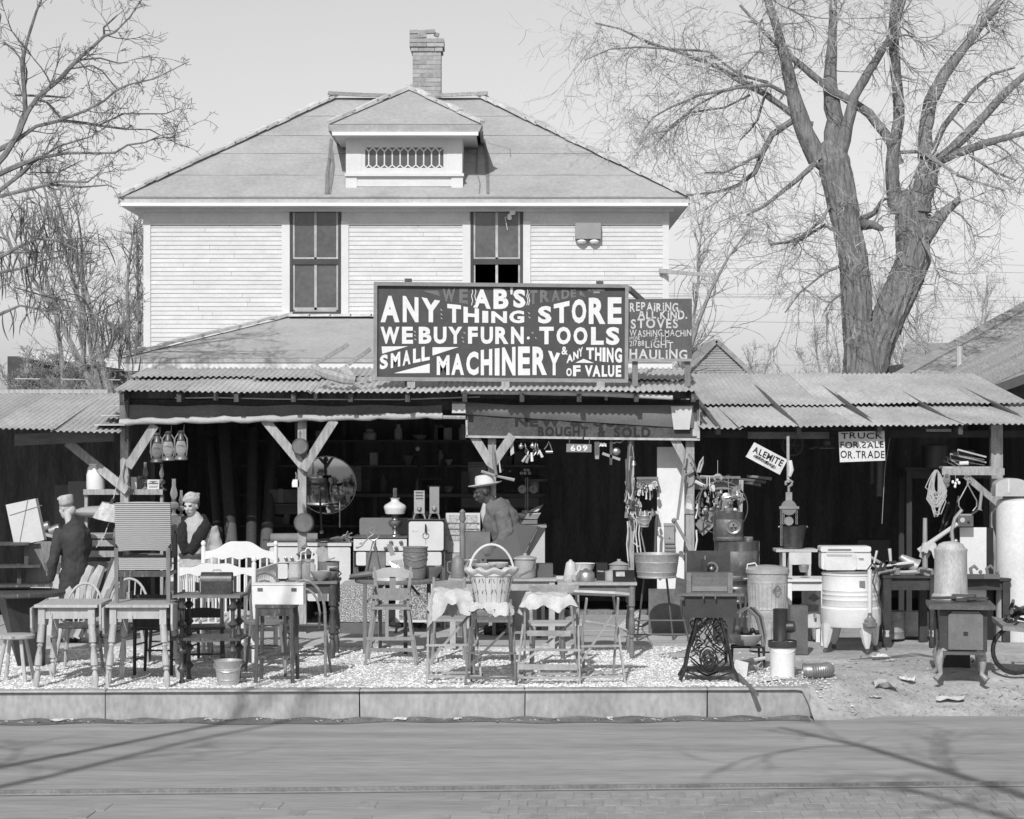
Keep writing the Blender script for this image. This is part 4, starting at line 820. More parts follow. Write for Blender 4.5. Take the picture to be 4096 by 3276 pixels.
# street trees behind the viewer, whose limbs shade the road
for (nm, lab, x, y, sd, h) in (('street_tree', 'bare street tree across the road whose shadow falls before the drop leaf tables', -8.2, 6.2, 51, 9.5), ('street_tree', 'bare street tree across the road whose shadow falls before the dirt lot', 4.6, 6.0, 52, 9.0)):
    t = thing(nm, lab, 'tree', (x, y, RZ)); rng = random.Random(sd); m = MB(); tw = MB()
    m.tube([(0, 0, 0), (.05, .05, h*.2), (0, .1, h*.42)], [.26, .2, .17], 10); m.build('trunk', BARK, t)
    for k in range(7):
        a = k*.9+rng.uniform(-.3, .3); d = Vector((math.cos(a), math.sin(a), 1.0)).normalized(); p = Vector((0, .1, h*.4)); pts = [p.copy()]
        for i in range(6): d = (d+rv(rng)*.22).normalized(); p = p+d*h*.13; pts.append(p.copy())
        mm = MB(); mm.tube(pts, [.11-.014*i for i in range(7)], 7); mm.build('limb', BARK, t)
        for c in range(9):
            u = rng.uniform(1, 6); i = min(5, int(u)); grow(tw, pts[i].lerp(pts[i+1], u-i), (pts[i+1]-pts[i]).normalized()+rv(rng)*.7, rng.uniform(.7, 1.7), .025, 2, rng, 0, (4, 3))
    struct(tw.build('crown', BARKL, t), 'stuff')
# ============================================================ MERCHANDISE: builders
def xat(px, Y): return X(px, Y)
def tleg(m, x, y, z1, r=.022, x2=None, y2=None, n=9):
    """turned leg from (x,y,z1) down to the floor, splayed to x2,y2"""
    x2 = x if x2 is None else x2; y2 = y if y2 is None else y2
    prof = [(1.0,1.2),(.97,1.2),(.72,1.25),(.70,.6),(.67,1.1),(.64,.7),(.5,1.15),(.36,1.3),(.33,.65),(.30,1.1),(.27,.6),(.22,1.0),(.12,1.15),(.02,.7),(0,.75)]
    m.tube([(x2+(x-x2)*t, y2+(y-y2)*t, z1*t) for t, k in prof], [r*k for t, k in prof], n); return m
def drop_table(label, loc, rz=0):
    t = thing('drop_leaf_table', label, 'table', loc, rz, 'drop leaf tables by the kerb')
    MB().bb(-.285, .285, -.36, .36, .725, .75).build('tabletop', PAINTL, t, smooth=False)
    m = MB(); m.bb(-.22, .22, -.31, -.29, .62, .725); m.bb(-.22, .22, .29, .31, .62, .725); m.bb(-.24, -.22, -.31, .31, .62, .725); m.bb(.22, .24, -.31, .31, .62, .725); m.build('apron', PAINTL, t, smooth=False)
    for sx in (-1, 1):
        l = MB(); l.prism([(.36*a, b) for a, b in ((-1, .74), (1, .74), (1, .56), (.9, .5), (-.9, .5), (-1, .56))], -.009, .009)
        o = l.build('drop_leaf', PAINTL, t, smooth=False); o.location = (sx*.305, 0, 0); o.rotation_euler = (0, R(2.5*sx), R(90))
        for sy in (-1, 1):
            m = MB(); m.bb(sx*.225-.03, sx*.225+.03, sy*.3-.028, sy*.3+.028, .57, .725); o = m.build('leg', PAINTL, t, smooth=False)
            m = MB(); tleg(m, sx*.225, sy*.3, .57, .027, sx*.27, sy*.34); m.build('leg_turning', PAINTL, o)
    return t
def hoop_chair(label, loc, rz, mat, group=None, seat=None):
    t = thing('windsor_chair', label, 'chair', loc, rz, group)
    m = MB(); m.lathe([(.20, .425), (.215, .435), (.215, .455), (.19, .462)], 18, sy=.97); m.build('seat', seat or mat, t)
    arc = [(.195*math.cos(a), .17+.09*math.sin(a), .46+.37*math.sin(a)**.85) for a in np.linspace(0.02, math.pi-.02, 17)]
    MB().tube(arc, .013, 7).build('hoop', mat, t)
    for k in range(5):
        x = -.12+.06*k; h = .46+.355*math.sqrt(max(0, 1-(x/.19)**2)); MB().tube([(x*.8, .17, .455), (x, .25, h)], .008, 5).build('spindle', mat, t)
    for sx in (-1, 1):
        for sy in (-1, 1):
            MB().tube([(sx*.13, sy*.13, .43), (sx*.17, sy*.17, .2), (sx*.19, sy*.19, 0)], [.014, .02, .013], 7).build('leg', mat, t)
        MB().tube([(sx*.165, -.165, .19), (sx*.165, .165, .19)], .01, 5).build('stretcher', mat, t)
    return t
def slat_chair(label, loc, rz, mat, group=None, h=.86, slats=(.60, .78), w=.40, seatm=None, name='kitchen_chair'):
    t = thing(name, label, 'chair', loc, rz, group); hw = w/2
    MB().bb(-hw-.01, hw+.01, -.2, .2, .43, .455).build('seat', seatm or mat, t, smooth=False)
    for sx in (-1, 1):
        MB().tube([(sx*(hw-.02), .19, 0), (sx*(hw-.02), .18, .45), (sx*(hw-.015), .25, h)], [.016, .019, .015], 7).build('post', mat, t)
        MB().tube([(sx*(hw-.0), -.19, 0), (sx*(hw-.02), -.18, .43)], [.014, .019], 7).build('leg', mat, t)
        for z in (.14, .28): MB().tube([(sx*(hw-.01), -.185, z), (sx*(hw-.02), .185, z+.01)], .009, 5).build('stretcher', mat, t)
    for z in slats:
        y = .18+.07*(z-.45)/(h-.45); m = MB(); m.grid(lambda u, v: (-hw+.02+(w-.04)*u, y-.006+.025*math.sin(u*math.pi), z-.04+.085*v+.012*math.sin(u*3.14)*v), 8, 1); m.grid(lambda u, v: (-hw+.02+(w-.04)*u, y+.008+.025*math.sin(u*math.pi), z-.04+.085*v+.012*math.sin(u*3.14)*v), 8, 1); m.build('back_slat', mat, t)
    MB().tube([(-hw+.01, -.19, .2), (hw-.01, -.19, .2)], .009, 5).build('stretcher', mat, t); return t
def bent_chair(label, loc, rz, mat, cloth=False):
    t = thing('bentwood_chair', label, 'chair', loc, rz, 'bentwood chairs by the nightstand')
    m = MB(); m.lathe([(.19, .43), (.205, .44), (.205, .465), (.18, .47)], 20); m.build('seat', WOODM, t)
    def hp(w, h, y): return [(-w*1.0, .17, .0), (-w*1.0, .17, .45)]+[(w*math.cos(a), y+.06*math.sin(a), .62+(h-.62)*math.sin(a)) for a in np.linspace(math.pi*.97, math.pi*.03, 13)]+[(w*1.0, .17, .45), (w*1.0, .17, 0)]
    MB().tube(hp(.19, .92, .2), .015, 7).build('back_frame', mat, t)
    MB().tube([(-.13, .18, .46)]+[(.14*math.cos(a), .2+.05*math.sin(a), .62+.22*math.sin(a)) for a in np.linspace(math.pi, 0, 11)]+[(.13, .18, .46)], .011, 6).build('back_loop', mat, t)
    for sx in (-1, 1): MB().tube([(sx*.14, -.13, .44), (sx*.16, -.16, .25), (sx*.19, -.2, 0)], [.016, .015, .012], 7).build('leg', mat, t)
    MB().tube([(.165*math.cos(a), .165*math.sin(a), .21) for a in np.linspace(0, 2*math.pi, 17)], .009, 5, cap=False).build('stretcher_ring', mat, t); return t
def bucket(label, loc, r=.13, h=.24, mat=None, name='bucket', bail=True, group=None, tilt=0, ratio=.75, cat='bucket', ribs=True):
    mat = mat or GALV; t = thing(name, label, cat, loc, tilt, group); m = MB(); rb = r*ratio
    pr = [(rb, 0), (rb*1.02, .012), (rb*.99, .02)]
    for k in (.25, .65):
        z = h*k; rr = rb+(r-rb)*k; pr += [(rr, z-.006), (rr+(.004 if ribs else 0), z), (rr, z+.006)]
    pr += [(r, h-.012), (r+.006, h-.006), (r+.006, h), (r-.004, h), (r-.008, h*.9), (rb-.006, .02)]
    m.lathe(pr, 22, cap=True); m.build('body', mat, t)
    if bail:
        pts = [(r*math.cos(a)*1.03, -r*.98*math.sin(a), h-.03-.07*math.sin(a)) for a in np.linspace(0, math.pi, 13)]; MB().tube(pts, .004, 5).build('bail_handle', mat, t)
    return t
def pot(label, loc, prof, mat, name='pot', cat='pot', handle=None, spout=None, lid=None, group=None, rz=0, n=18, bail=None):
    t = thing(name, label, cat, loc, rz, group); MB().lathe(prof, n).build('body', mat, t)
    if handle: MB().tube(handle, .008, 6).build('handle', mat, t)
    if spout: MB().tube(spout[0], spout[1], 7).build('spout', mat, t)
    if lid:
        o = MB().lathe(lid, n).build('lid', mat, t)
    if bail: MB().tube(bail, .004, 5).build('bail_handle', STEEL, t)
    return t
def table(name, label, loc, w, d, h, mat, legr=.03, topm=None, turned=True, rz=0, ap=.1, group=None, cat='table', inset=.04):
    t = thing(name, label, cat, loc, rz, group); MB().bb(-w/2, w/2, -d/2, d/2, h-.028, h).build('tabletop', topm or mat, t, smooth=False)
    m = MB(); a, b = w/2-inset-.01, d/2-inset-.01
    for y in (-b, b): m.bb(-a, a, y-.01, y+.01, h-.028-ap, h-.029)
    for x in (-a, a): m.bb(x-.009, x+.009, -b, b, h-.028-ap, h-.0295)
    m.build('apron', mat, t, smooth=False)
    for sx in (-1, 1):
        for sy in (-1, 1):
            m = MB()
            if turned: tleg(m, sx*a, sy*b, h-.03, legr)
            else: m.bb(sx*a-legr, sx*a+legr, sy*b-legr, sy*b+legr, 0, h-.029)
            m.build('leg', mat, t, smooth=turned)
    return t
def boxthing(name, label, cat, loc, w, d, h, mat, rz=0, group=None): 
    o = MB().bb(-w/2, w/2, -d/2, d/2, 0, h).build(name, mat, None, loc, rz, smooth=False); return tag(o, label, cat, group)
def xstand(name, label, loc, rz, w, h, d, mat, board=None, cloth=None, cat='stand'):
    """folding stand with crossed legs and a board or cloth top"""
    t = thing(name, label, cat, loc, rz)
    for sx in (-1, 1):
        MB().bar((sx*w/2, -d/2, 0), (sx*w*.42, d/2, h), .03, .018, side=(1, 0, 0)).build('leg', mat, t, smooth=False)
        MB().bar((sx*(w/2-.035), d/2, 0), (sx*(w*.42-.03), -d/2, h), .03, .018, side=(1, 0, 0)).build('leg', mat, t, smooth=False)
    for (y, z) in ((-d/2+.02, .06), (d/2-.02, .06), (-d*.1, h*.42)): MB().bar((-w/2, y, z), (w/2, y, z), .02, .03).build('crossbar', mat, t, smooth=False)
    MB().bar((-w/2, -d*.3, h*.2), (w*.4, d*.3, h*.8), .022, .015).build('diagonal', mat, t, smooth=False)
    if board: MB().bb(-board[0]/2, board[0]/2, -board[1]/2, board[1]/2, h, h+.03).build('board', board[2], t, smooth=False)
    return t
def drape(name, label, loc, w, d, mat, hang=.2, seed=0, rz=0, th=.03, cat='cloth', parent=None):
    rng = random.Random(seed); ph = [rng.uniform(0, 6) for _ in range(6)]; m = MB()
    def f(u, v):
        x = (u-.5)*2; y = (v-.5)*2; a = math.atan2(y, x); r = max(abs(x), abs(y)); e = max(0, r-.62)/.38
        fold = max(0, .5+.3*math.sin(a*2+ph[0])+.25*math.sin(a*3.0+ph[1])+.2*math.sin(a*7+ph[3])); hz = -hang*e**1.3*(.35+.75*fold); k = 1-.22*e+.10*e*math.sin(a*9+ph[2])
        return (x*w/2*k, y*d/2*k, th*(1-e*.3)+hz+.016*math.sin(x*5+ph[4])*math.sin(y*4+ph[5])*(1-e)+.008*math.sin(x*17+y*11+ph[3]))
    m.grid(f, 26, 22)
    if parent: return m.build(name, mat, parent)
    return tag(m.build(name, mat, None, loc, rz), label, cat)
def oil_lamp(label, loc, sc=1.0, name='oil_lamp', group=None, dark=True):
    t = thing(name, label, 'lamp', loc, 0, group); t.scale = (sc,)*3
    MB().lathe([(.05, 0), (.05, .012), (.022, .03), (.016, .06), (.024, .075), (.055, .095), (.06, .125), (.045, .15), (.02, .16)], 14).build('font', glass(.6, .05, .55), t)
    MB().lathe([(.022, .16), (.028, .165), (.028, .185), (.02, .19)], 12).build('burner', GALVD, t)
    MB().lathe([(.022, .19), (.038, .225), (.042, .25), (.034, .285), (.022, .33), (.021, .40), (.024, .41)], 14, cap=False).build('chimney', glass(.85, .03, .4), t); return t
# ============================================================ LEFT FRONT
g = lambda px, py, z=0: (X(px, GY(py, z)), GY(py, z), z)
drop_table('pale painted drop leaf table with hoop chair tucked behind it', (X(290, 19.9), 19.95, .01))
drop_table('pale painted drop leaf table carrying the striped armchair', (X(572, 19.9), 19.95, .01))
CR = 'white hoop back chairs behind the drop leaf tables'
hoop_chair('white hoop back chair behind the empty drop leaf table', (X(315, 20.95), 20.95, .01), R(-4), PAINTL, CR, WOODD)
hoop_chair('white hoop back chair half hidden by the striped armchair', (X(510, 21.6), 21.6, .01), R(6), PAINTL, CR)
hoop_chair('white hoop back chair between the armchair and the spool shelf', (X(770, 22.2), 22.2, .01), R(3), PAINTL, CR)
slat_chair('dark ladder back chair with broken rung beside the second drop leaf table', (X(636, 20.75), 20.75, .01), R(172), WOODK, None, .80, (.5, .72))
slat_chair('dark straight chair behind the spool legged shelf', (X(812, 20.8), 20.8, .01), R(8), WOODK, None, .78, (.55,))
slat_chair('dark chair in the shade left behind the spool shelf', (X(700, 22.0), 22.0, .01), R(-12), WOODD, None, .8, (.55, .72))
# stool, edge of frame
t = thing('stool', 'pale splayed stool at the kerb beside the drop leaf table', 'stool', (X(62, 20.1), 20.1, .01)); MB().lathe([(.17, .40), (.18, .41), (.18, .43), (.16, .44)], 16).build('seat', PAINTL, t)
for a in range(4): q = a*math.pi/2+.7; MB().tube([(.1*math.cos(q), .1*math.sin(q), .41), (.19*math.cos(q), .19*math.sin(q), 0)], [.016, .02], 7).build('leg', PAINTL, t)
# striped armchair on table (its back towards the street)
STR = mt(.15, .95, var=.15, sc=20, kind='z', v2=.5, wsc=17, rnd=0); AC = thing('armchair', 'armchair in striped cloth set up on the drop leaf table, back turned', 'armchair', (X(580, 20.0), 20.0, .762), R(2))
m = MB(); m.grid(lambda u, v: ((u-.5)*(.50-.05*(v < .1))+.01, -.20-.025*math.sin(u*3.14)-.05*v, .47+.43*v+.008*math.sin(u*3.14)), 16, 12)
m.grid(lambda u, v: ((u-.5)*.50+.01, -.12-.05*v, .47+.43*v), 4, 4); m.grid(lambda u, v: ((u-.5)*.5+.01, -.25+.08*v, .9+.012*math.sin(v*3.14)+.008*math.sin(u*3.14)), 12, 4)
for sx in (-1, 1): m.grid(lambda u, v: (sx*.25+.01, -.20-.05*v+.08*u, .47+.43*v), 2, 6)
m.build('back_cushion', STR, AC); m = MB(); m.bb(-.21, .22, -.19, .22, .30, .41); m.build('seat_cushion', STR, AC)
for sx in (-1, 1):
    MB().bar((sx*.235, -.16, 0), (sx*.235, -.19, .5), .035, .03).build('rear_leg', WOODM, AC, smooth=False); MB().bar((sx*.25, .25, 0), (sx*.25, .25, .62), .035, .03).build('front_leg', WOODD, AC, smooth=False)
    m = MB(); m.tube([(sx*.25, -.18, .58), (sx*.255, -.05, .66), (sx*.255, .12, .68), (sx*.255, .24, .62)], [.02, .024, .026, .022], 7); m.build('arm', WOODM, AC); MB().bar((sx*.24, -.17, .26), (sx*.25, .25, .26), .03, .025).build('side_rail', WOODD, AC, smooth=False)
    MB().bb(sx*.252-.01, sx*.252+.01, -.1, .2, .4, .62).build('arm_panel', mt(.10, .9), AC, smooth=False)
MB().bb(-.22, .22, -.185, -.16, .235, .29).build('back_rail', WOODD, AC, smooth=False)
# left dark round table, shelving steps, wrapped parcel
t = thing('pedestal_table', 'dark round topped table with tapering boxed base at the left', 'table', (X(88, 21.3), 21.3, .01)); MB().lathe([(.40, .70), (.42, .715), (.42, .74), (.40, .75)], 24).build('tabletop', WOODD, t)
m = MB(); m.add([(-.1, -.28, .7), (.28, -.1, .7), (.1, .28, .7), (-.28, .1, .7), (-.02, -.1, .02), (.2, -.1, .02), (.2, .12, .02), (-.02, .12, .02)], [(0,1,5,4),(1,2,6,5),(2,3,7,6),(3,0,4,7)]); m.build('base', WOODK, t, smooth=False)
t = thing('step_shelf', 'dark tiered step shelf stood on the round table', 'shelf', (X(118, 21.5), 21.5, .762), R(10)); 
for i, (z, w) in enumerate(((.03, .58), (.22, .50), (.44, .42))): MB().bb(-.42, -.42+w+.1*(2-i)*.3, -.16, .16, z, z+.022).build('shelf_board', WOODD, t, smooth=False)
MB().prism([(-.05, .02), (.18, .02), (.10, .44), (-.02, .44)], .12, .16).build('end_board', WOODM, t, smooth=False)
for (x, z) in ((-.12, .05), (-.05, .24)): MB().bb(x, x+.04, -.02, .02, z, z+.20).build('upright', WOODD, t, smooth=False)
m = MB(); m.box(0, 0, .19, .30, .12, .42, Matrix.Rotation(R(-12), 3, 'Y')); prc = tag(m.build('parcel', mt(.58, .9, var=.08, sc=7, bump=.2), None, (X(105, 21.6), 21.6, 1.228), 0, smooth=False), 'kraft paper parcel tied with string leaning on the step shelf', 'parcel')
m = MB(); m.bar((-.15, -.063, .26), (.17, -.063, .36), .006); m.bar((-.05, -.063, .0), (.03, -.063, .42), .006); m.build('string', mt(.2, .9), prc)
bucket('ribbed pail standing in shade behind the round table', (X(115, 22.6), 22.6, .012), .15, .3)
# junk pile between the person and the armchair: boards, frames, slats, trays
t = thing('board_bundle', 'bundle of old boards and rolled papers leaning under the shelf unit', 'timber', (X(395, 23.6), 23.6, .0), 0); rng = random.Random(8)
for k in range(9):
    x = -.22+.055*k; v = rng.choice([.08, .15, .25, .4]); MB().bar((x-.14, -.25, .1), (x+.16+rng.uniform(-.04, .04), .05, .92+rng.uniform(-.15, .06)), rng.uniform(.04, .08), .02).build('board', mt(v, .85, var=.2), t, smooth=False)
for k in range(3): MB().tube([(-.3+.1*k, -.26, .35), (-.26+.12*k, -.12, .7), (-.2+.12*k, -.05, .85)], [.05, .07, .045], 8).build('paper_roll', mt(.42, .9, var=.2), t)
t = thing('crate', 'slatted wooden crate of odds and ends under the shelf unit', 'crate', (X(395, 24.3), 24.3, .8), 0)
for z in (.0, .12, .24): MB().bb(-.24, .26, -.15, -.13, z, z+.07).build('slat', WOODL if z else WOODM, t, smooth=False)
for x in (-.23, .25): MB().bb(x-.015, x+.015, -.13, .13, 0, .32).build('end_board', WOODM, t, smooth=False)
boxthing('tray_stack', 'stack of flat trays lying on the slatted crate', 'tray', (X(400, 24.35), 24.35, 1.125), .52, .3, .05, mt(.35, .8))
t = thing('tool_tray', 'tilted tray of tin cans beside the stooping shopper', 'tray', (X(215, 24.3), 24.3, 1.05), R(-5)); MB().box(0, 0, .1, .34, .2, .03, Matrix.Rotation(R(14), 3, 'Y')).build('tray_board', WOODL, t, smooth=False); MB().bb(-.17, .17, -.08, .08, -.2, .04).build('box', WOODM, t, smooth=False)
for q in ((-.1, .2), (.02, .17)): MB(Matrix.Translation((q[0], -.02, q[1])) @ Matrix.Rotation(R(70), 4, 'Y')).lathe([(.05, -.06), (.052, 0), (.05, .06)], 12).build('tin_can', STEEL, t)
tag(MB().bb(-.22, .22, -.2, .2, 0, 1.05).build('counter', mt(.5, .8, var=.15), None, (X(215, 24.6), 24.6, 0), 0, smooth=False), 'pale boxed counter beneath the tray of cans', 'counter')
# lampshade hung on a string
t = thing('lampshade', 'tilted mottled lampshade hanging on a cord from the post', 'lampshade', (X(432, 23.9), 23.9, Z(2082, 23.9)), 0); T = Matrix.Rotation(R(12), 4, 'Y')
MB(T).lathe([(.17, 0), (.172, .004), (.105, .19), (.10, .19), (.165, .004)], 20, cap=False).build('shade', mt(.5, .9, var=.35, sc=22), t); MB().tube([(.06, 0, .24), (.03, 0, .18)], .02, 6).build('finial', WOODD, t)
m = MB(); m.tube([P(450, 2008, 23.9), P(470, 1930, 24.1), P(494, 1870, 24.4), P(500, 1840, 24.5)], .006, 5); m.tube([P(498, 1840, 24.5), P(488, 1900, 24.5), P(498, 1958, 24.5), P(512, 1900, 24.5), P(502, 1840, 24.5)], .009, 5); m.tube([P(440, 2080, 23.9), P(418, 2140, 23.8), P(385, 2190, 23.7)], .006, 5); tag(m.build('cord', ROPE), 'looped sash cord tied round the left post', 'cord')
# shelf unit between posts
YSf = 24.75; t = thing('shelf_unit', 'rough timber shelf unit against the left post holding lamps and crock', 'shelf', (0, 0, 0))
MB().bb(X(338, YSf), X(655, YSf), YSf-.05, YSf+.22, Z(1957, YSf)-.02, Z(1957, YSf)).build('shelf_board', WOODL, t, smooth=False); MB().bb(X(338, YSf), X(655, YSf), YSf-.075, YSf-.052, Z(1978, YSf), Z(1955, YSf)-.006).build('front_rail', WOODL, t, smooth=False)
for q in (346, 648): MB().bb(X(q-6, YSf), X(q+6, YSf), YSf-.03, YSf+.05, 0, Z(1978, YSf)).build('upright', WOODL, t, smooth=False)
MB().bb(X(346, YSf), X(650, YSf), YSf-.05, YSf+.2, .9, .92).build('shelf_board', WOODM, t, smooth=False)
zs = Z(1957, YSf)
pot('tall white stoneware crock on the shelf unit', (X(379, YSf), YSf+.05, zs), [(.10, 0), (.105, .02), (.105, .16), (.09, .24), (.07, .27), (.075, .29), (.06, .29)], mt(.75, .3, var=.04), 'crock', 'crock')
oil_lamp('round bodied glass lamp behind the printed card on the shelf', (X(578, YSf), YSf+.05, zs), .75); oil_lamp('glass lamp with stained chimney at the end of the shelf', (X(640, YSf), YSf+.12, zs), .7)
boxthing('carton', 'small upright white carton on the shelf unit', 'carton', (X(537, YSf), YSf-.01, zs), .062, .06, .14, WHITE)
t = thing('display_card', 'printed card propped on the shelf in front of the glass lamp', 'card', (X(614, YSf), YSf-.01, zs)); MB().box(0, 0, .055, .135, .012, .11, Matrix.Rotation(R(-6), 3, 'X')).build('card', mt(.6, .8), t, smooth=False)
m = MB()
for k, (w, z) in enumerate(((.09, .09), (.03, .078), (.11, .062), (.10, .035), (.09, .02))): m.bb(-w/2, w/2, -.0125+.0, -.0105, z, z+(.012 if k == 2 else .005))
m.build('print', mt(.12, .8), t, smooth=False)
pot('small glass jar beside the white carton', (X(556, YSf), YSf+.1, zs), [(.04, 0), (.05, .03), (.05, .10), (.03, .13), (.032, .15)], glass(.7, .05, .5), 'jar', 'jar')
# cabinet with tall oil lamp
YCb = 24.3; boxthing('cabinet', 'narrow dark cabinet under the tall glass lamp', 'cabinet', (X(694, YCb), YCb+.15, 0), .17, .3, Z(2066, YCb), mt(.16, .6, var=.3, sc=4)); oil_lamp('tall footed glass oil lamp standing on the narrow cabinet', (X(690, YCb), YCb+.1, Z(2066, YCb)), 1.02)
oil_lamp('squat glass lamp tucked behind the tall oil lamp', (X(713, YCb), YCb+.22, Z(2066, YCb)), .7)
# hurricane lanterns
for i, (px, py0, py1, sc_) in enumerate(((628, 1725, 1850, 1.0), (673, 1726, 1843, .93), (724, 1722, 1840, .92))):
    Yl = 24.5; hL = (py1-py0)*Yl/F; t = thing('lantern', ['hurricane lantern with dented broad tank hung on the brace', 'hurricane lantern with pale globe hung between the other two', 'hurricane lantern with round globe hung nearest the woman'][i], 'lantern', (X(px, Yl), Yl, Z(py1, Yl)), 0, 'lanterns hung from the beam')
    MB().lathe([(.075, 0), (.08, .01), (.07, .035), (.055, .05), (.03, .055)], 16).build('tank', mt(.22, .4, .5, var=.3) if i else GALVD, t); MB().lathe([(.035, .055), (.06, .10), (.062, .15), (.045, .21), (.035, .22)], 14, cap=False).build('globe', glass(.6 if i == 0 else .85, .05, .6), t)
    MB().lathe([(.045, .22), (.05, .225), (.035, .25), (.032, .30), (.045, .31), (.02, .335)], 12).build('hood', GALVD, t)
    for sx in (-1, 1): MB().tube([(sx*.06, 0, .05), (sx*.072, 0, .15), (sx*.068, 0, .24), (sx*.03, 0, .30)], .008, 6).build('side_tube', mt(.3, .4, .5), t)
    MB().tube([(.072*math.cos(a), -.07, .12+.05*math.sin(a)) for a in np.linspace(0, 6.28, 13)], .003, 4, cap=False).build('guard_wire', STEEL, t); MB().tube([(.03, 0, .31), (.035, 0, .40)], .003, 4).build('hanger', STEEL, t)
# white crib
cb = thing('crib', 'white spindle crib with arched headboard between woman and toolbox', 'crib', (X(900, 21.9), 21.9, .0), R(-4))
def endboard(y, h, w=.76, ar=.05):
    p = [((u-.5)*(w-.04), h-.085-.012*math.cos(u*25)) for u in np.linspace(0, 1, 25)]+[((.5-u)*(w-.04), h-.02+ar*math.sin(u*math.pi)**1.5+.008*math.cos(u*19)) for u in np.linspace(0, 1, 25)]
    MB().prism(p, y-.012, y+.012).build('head_panel', WHITE, cb, smooth=False)
    for sx in (-1, 1): MB().lathe([(.024, 0), (.024, h+.03), (.014, h+.04), (.026, h+.06), (.026, h+.08), (.01, h+.1)], 10, (sx*w/2, y, 0)).build('corner_post', WHITE, cb)
    for k in range(9): MB().tube([(-w/2+.09+k*(w-.18)/8, y, .42), (-w/2+.09+k*(w-.18)/8, y, h-.08)], .011, 6).build('spindle', WHITE, cb)
    MB().bb(-w/2, w/2, y-.013, y+.013, .38, .44).build('rail', WHITE, cb, smooth=False); MB().bb(-w/2, w/2, y-.013, y+.013, .24, .28).build('rail', WHITE, cb, smooth=False)
endboard(-.45, .99); endboard(.75, 1.08, .76, .12)
for sx in (-1, 1):
    for k in range(12): MB().tube([(sx*.38, -.38+.094*k, .42), (sx*.38, -.38+.094*k, .9)], .009, 5).build('spindle', WHITE, cb)
    MB().bb(sx*.38-.012, sx*.38+.012, -.45, .75, .9, .95).build('side_rail', WHITE, cb, smooth=False); MB().bb(sx*.38-.012, sx*.38+.012, -.45, .75, .38, .43).build('side_rail', WHITE, cb, smooth=False)
m = MB(); m.grid(lambda u, v: ((u-.5)*.74, -.43+1.15*v, .44+.03*math.sin(u*9)*math.sin(v*11)), 12, 12); m.build('mattress', CLOTH, cb)
# spool legged shelf with toolbox
wn = thing('spool_shelf', 'dark two tier shelf on spool turned legs near the kerb', 'shelf', (X(850, 20.1), 20.1, .01), R(-3))
for z in (.40, .79): MB().bb(-.34, .30, -.24, .2, z, z+.024).build('shelf_board', WOODM if z > .5 else WOODD, wn, smooth=False)
for sx in (-.25, .22):
    for sy in (-.17, .15):
        for (z0_, z1_) in ((0, .40), (.424, .79)):
            H = z1_-z0_; pr = [(.03, 0), (.03, .03*H)]
            for k in range(2): b = H*(.1+.42*k); pr += [(.018, b), (.018, b+.14*H), (.045, b+.22*H), (.045, b+.25*H), (.018, b+.33*H)]
            pr += [(.024, H*.93), (.03, H)]; MB().lathe(pr, 10, (sx, sy, z0_)).build('spool_leg', WOODD, wn)
tb = thing('toolbox', 'dark domed tin toolbox with wire handle on the spool shelf', 'toolbox', (X(868, 20.1), 20.1, .825)); m = MB(); m.prism([(-.14, 0), (.14, 0), (.14, .11), (-.14, .11)], -.08, .08); m.build('body', mt(.05, .4, .3, var=.5, sc=6), tb, smooth=False)
m = MB(); m.grid(lambda u, v: (-.142+.284*u, -.083*math.cos(v*math.pi), .112+.085*math.sin(v*math.pi)**.6), 1, 10); m.prism([(-.14, .112), (.14, .112), (.138, .18), (-.138, .18)], -.04, .04); m.build('lid', mt(.06, .4, .3, var=.5, sc=6), tb); MB().tube([(-.04, 0, .19), (-.035, 0, .215), (.035, 0, .215), (.04, 0, .19)], .005, 5).build('handle', STEEL, tb)
bucket('galvanised bucket on the kerb edge in front of the spool shelf', (X(910, 19.72), 19.76, .012), .125, .235, mt(.55, .4, .5, var=.2, sc=6))
# nightstand with white box
ns = thing('nightstand', 'small dark nightstand with lower shelf under the white box', 'table', (X(1106, 19.95), 19.98, .01), R(-3))
MB().bb(-.175, .175, -.16, .16, .70, .73).build('tabletop', WOODD, ns, smooth=False); MB().bb(-.165, .165, -.16, .16, .245, .265).build('shelf_board', WOODD, ns, smooth=False)
for sx in (-1, 1):
    for sy in (-1, 1): MB().bar((sx*.155, sy*.14, .7), (sx*.17, sy*.15, 0), .032, .032).build('leg', WOODD, ns, smooth=False)
m = MB(); m.bb(-.15, .15, -.15, -.135, .63, .70); m.bb(-.15, .15, .135, .15, .63, .70); m.build('apron', WOODD, ns, smooth=False)
bx = thing('medicine_box', 'white painted box with two hinges lying on the nightstand', 'box', (X(1116, 19.95), 19.95, .742), R(-2)); MB().bb(-.235, .235, -.09, .09, 0, .19).build('body', mt(.72, .6, var=.08), bx, smooth=False)
m = MB(); m.bb(-.235, .235, -.092, -.089, .172, .178); m.build('lid_seam', mt(.25, .8), bx, smooth=False)
for x in (-.16, .15): MB().bb(x-.024, x+.024, -.096, -.0905, .12, .15).build('hinge', GALVD, bx, smooth=False)
bent_chair('bentwood chair with padded seat behind the nightstand', (X(1060, 21.2), 21.2, .01), R(8), WOODM); bent_chair('bentwood chair beside the nightstand, pale worn back loop', (X(1245, 20.9), 20.6, .01), R(176), mt(.25, .6, var=.4, sc=3))
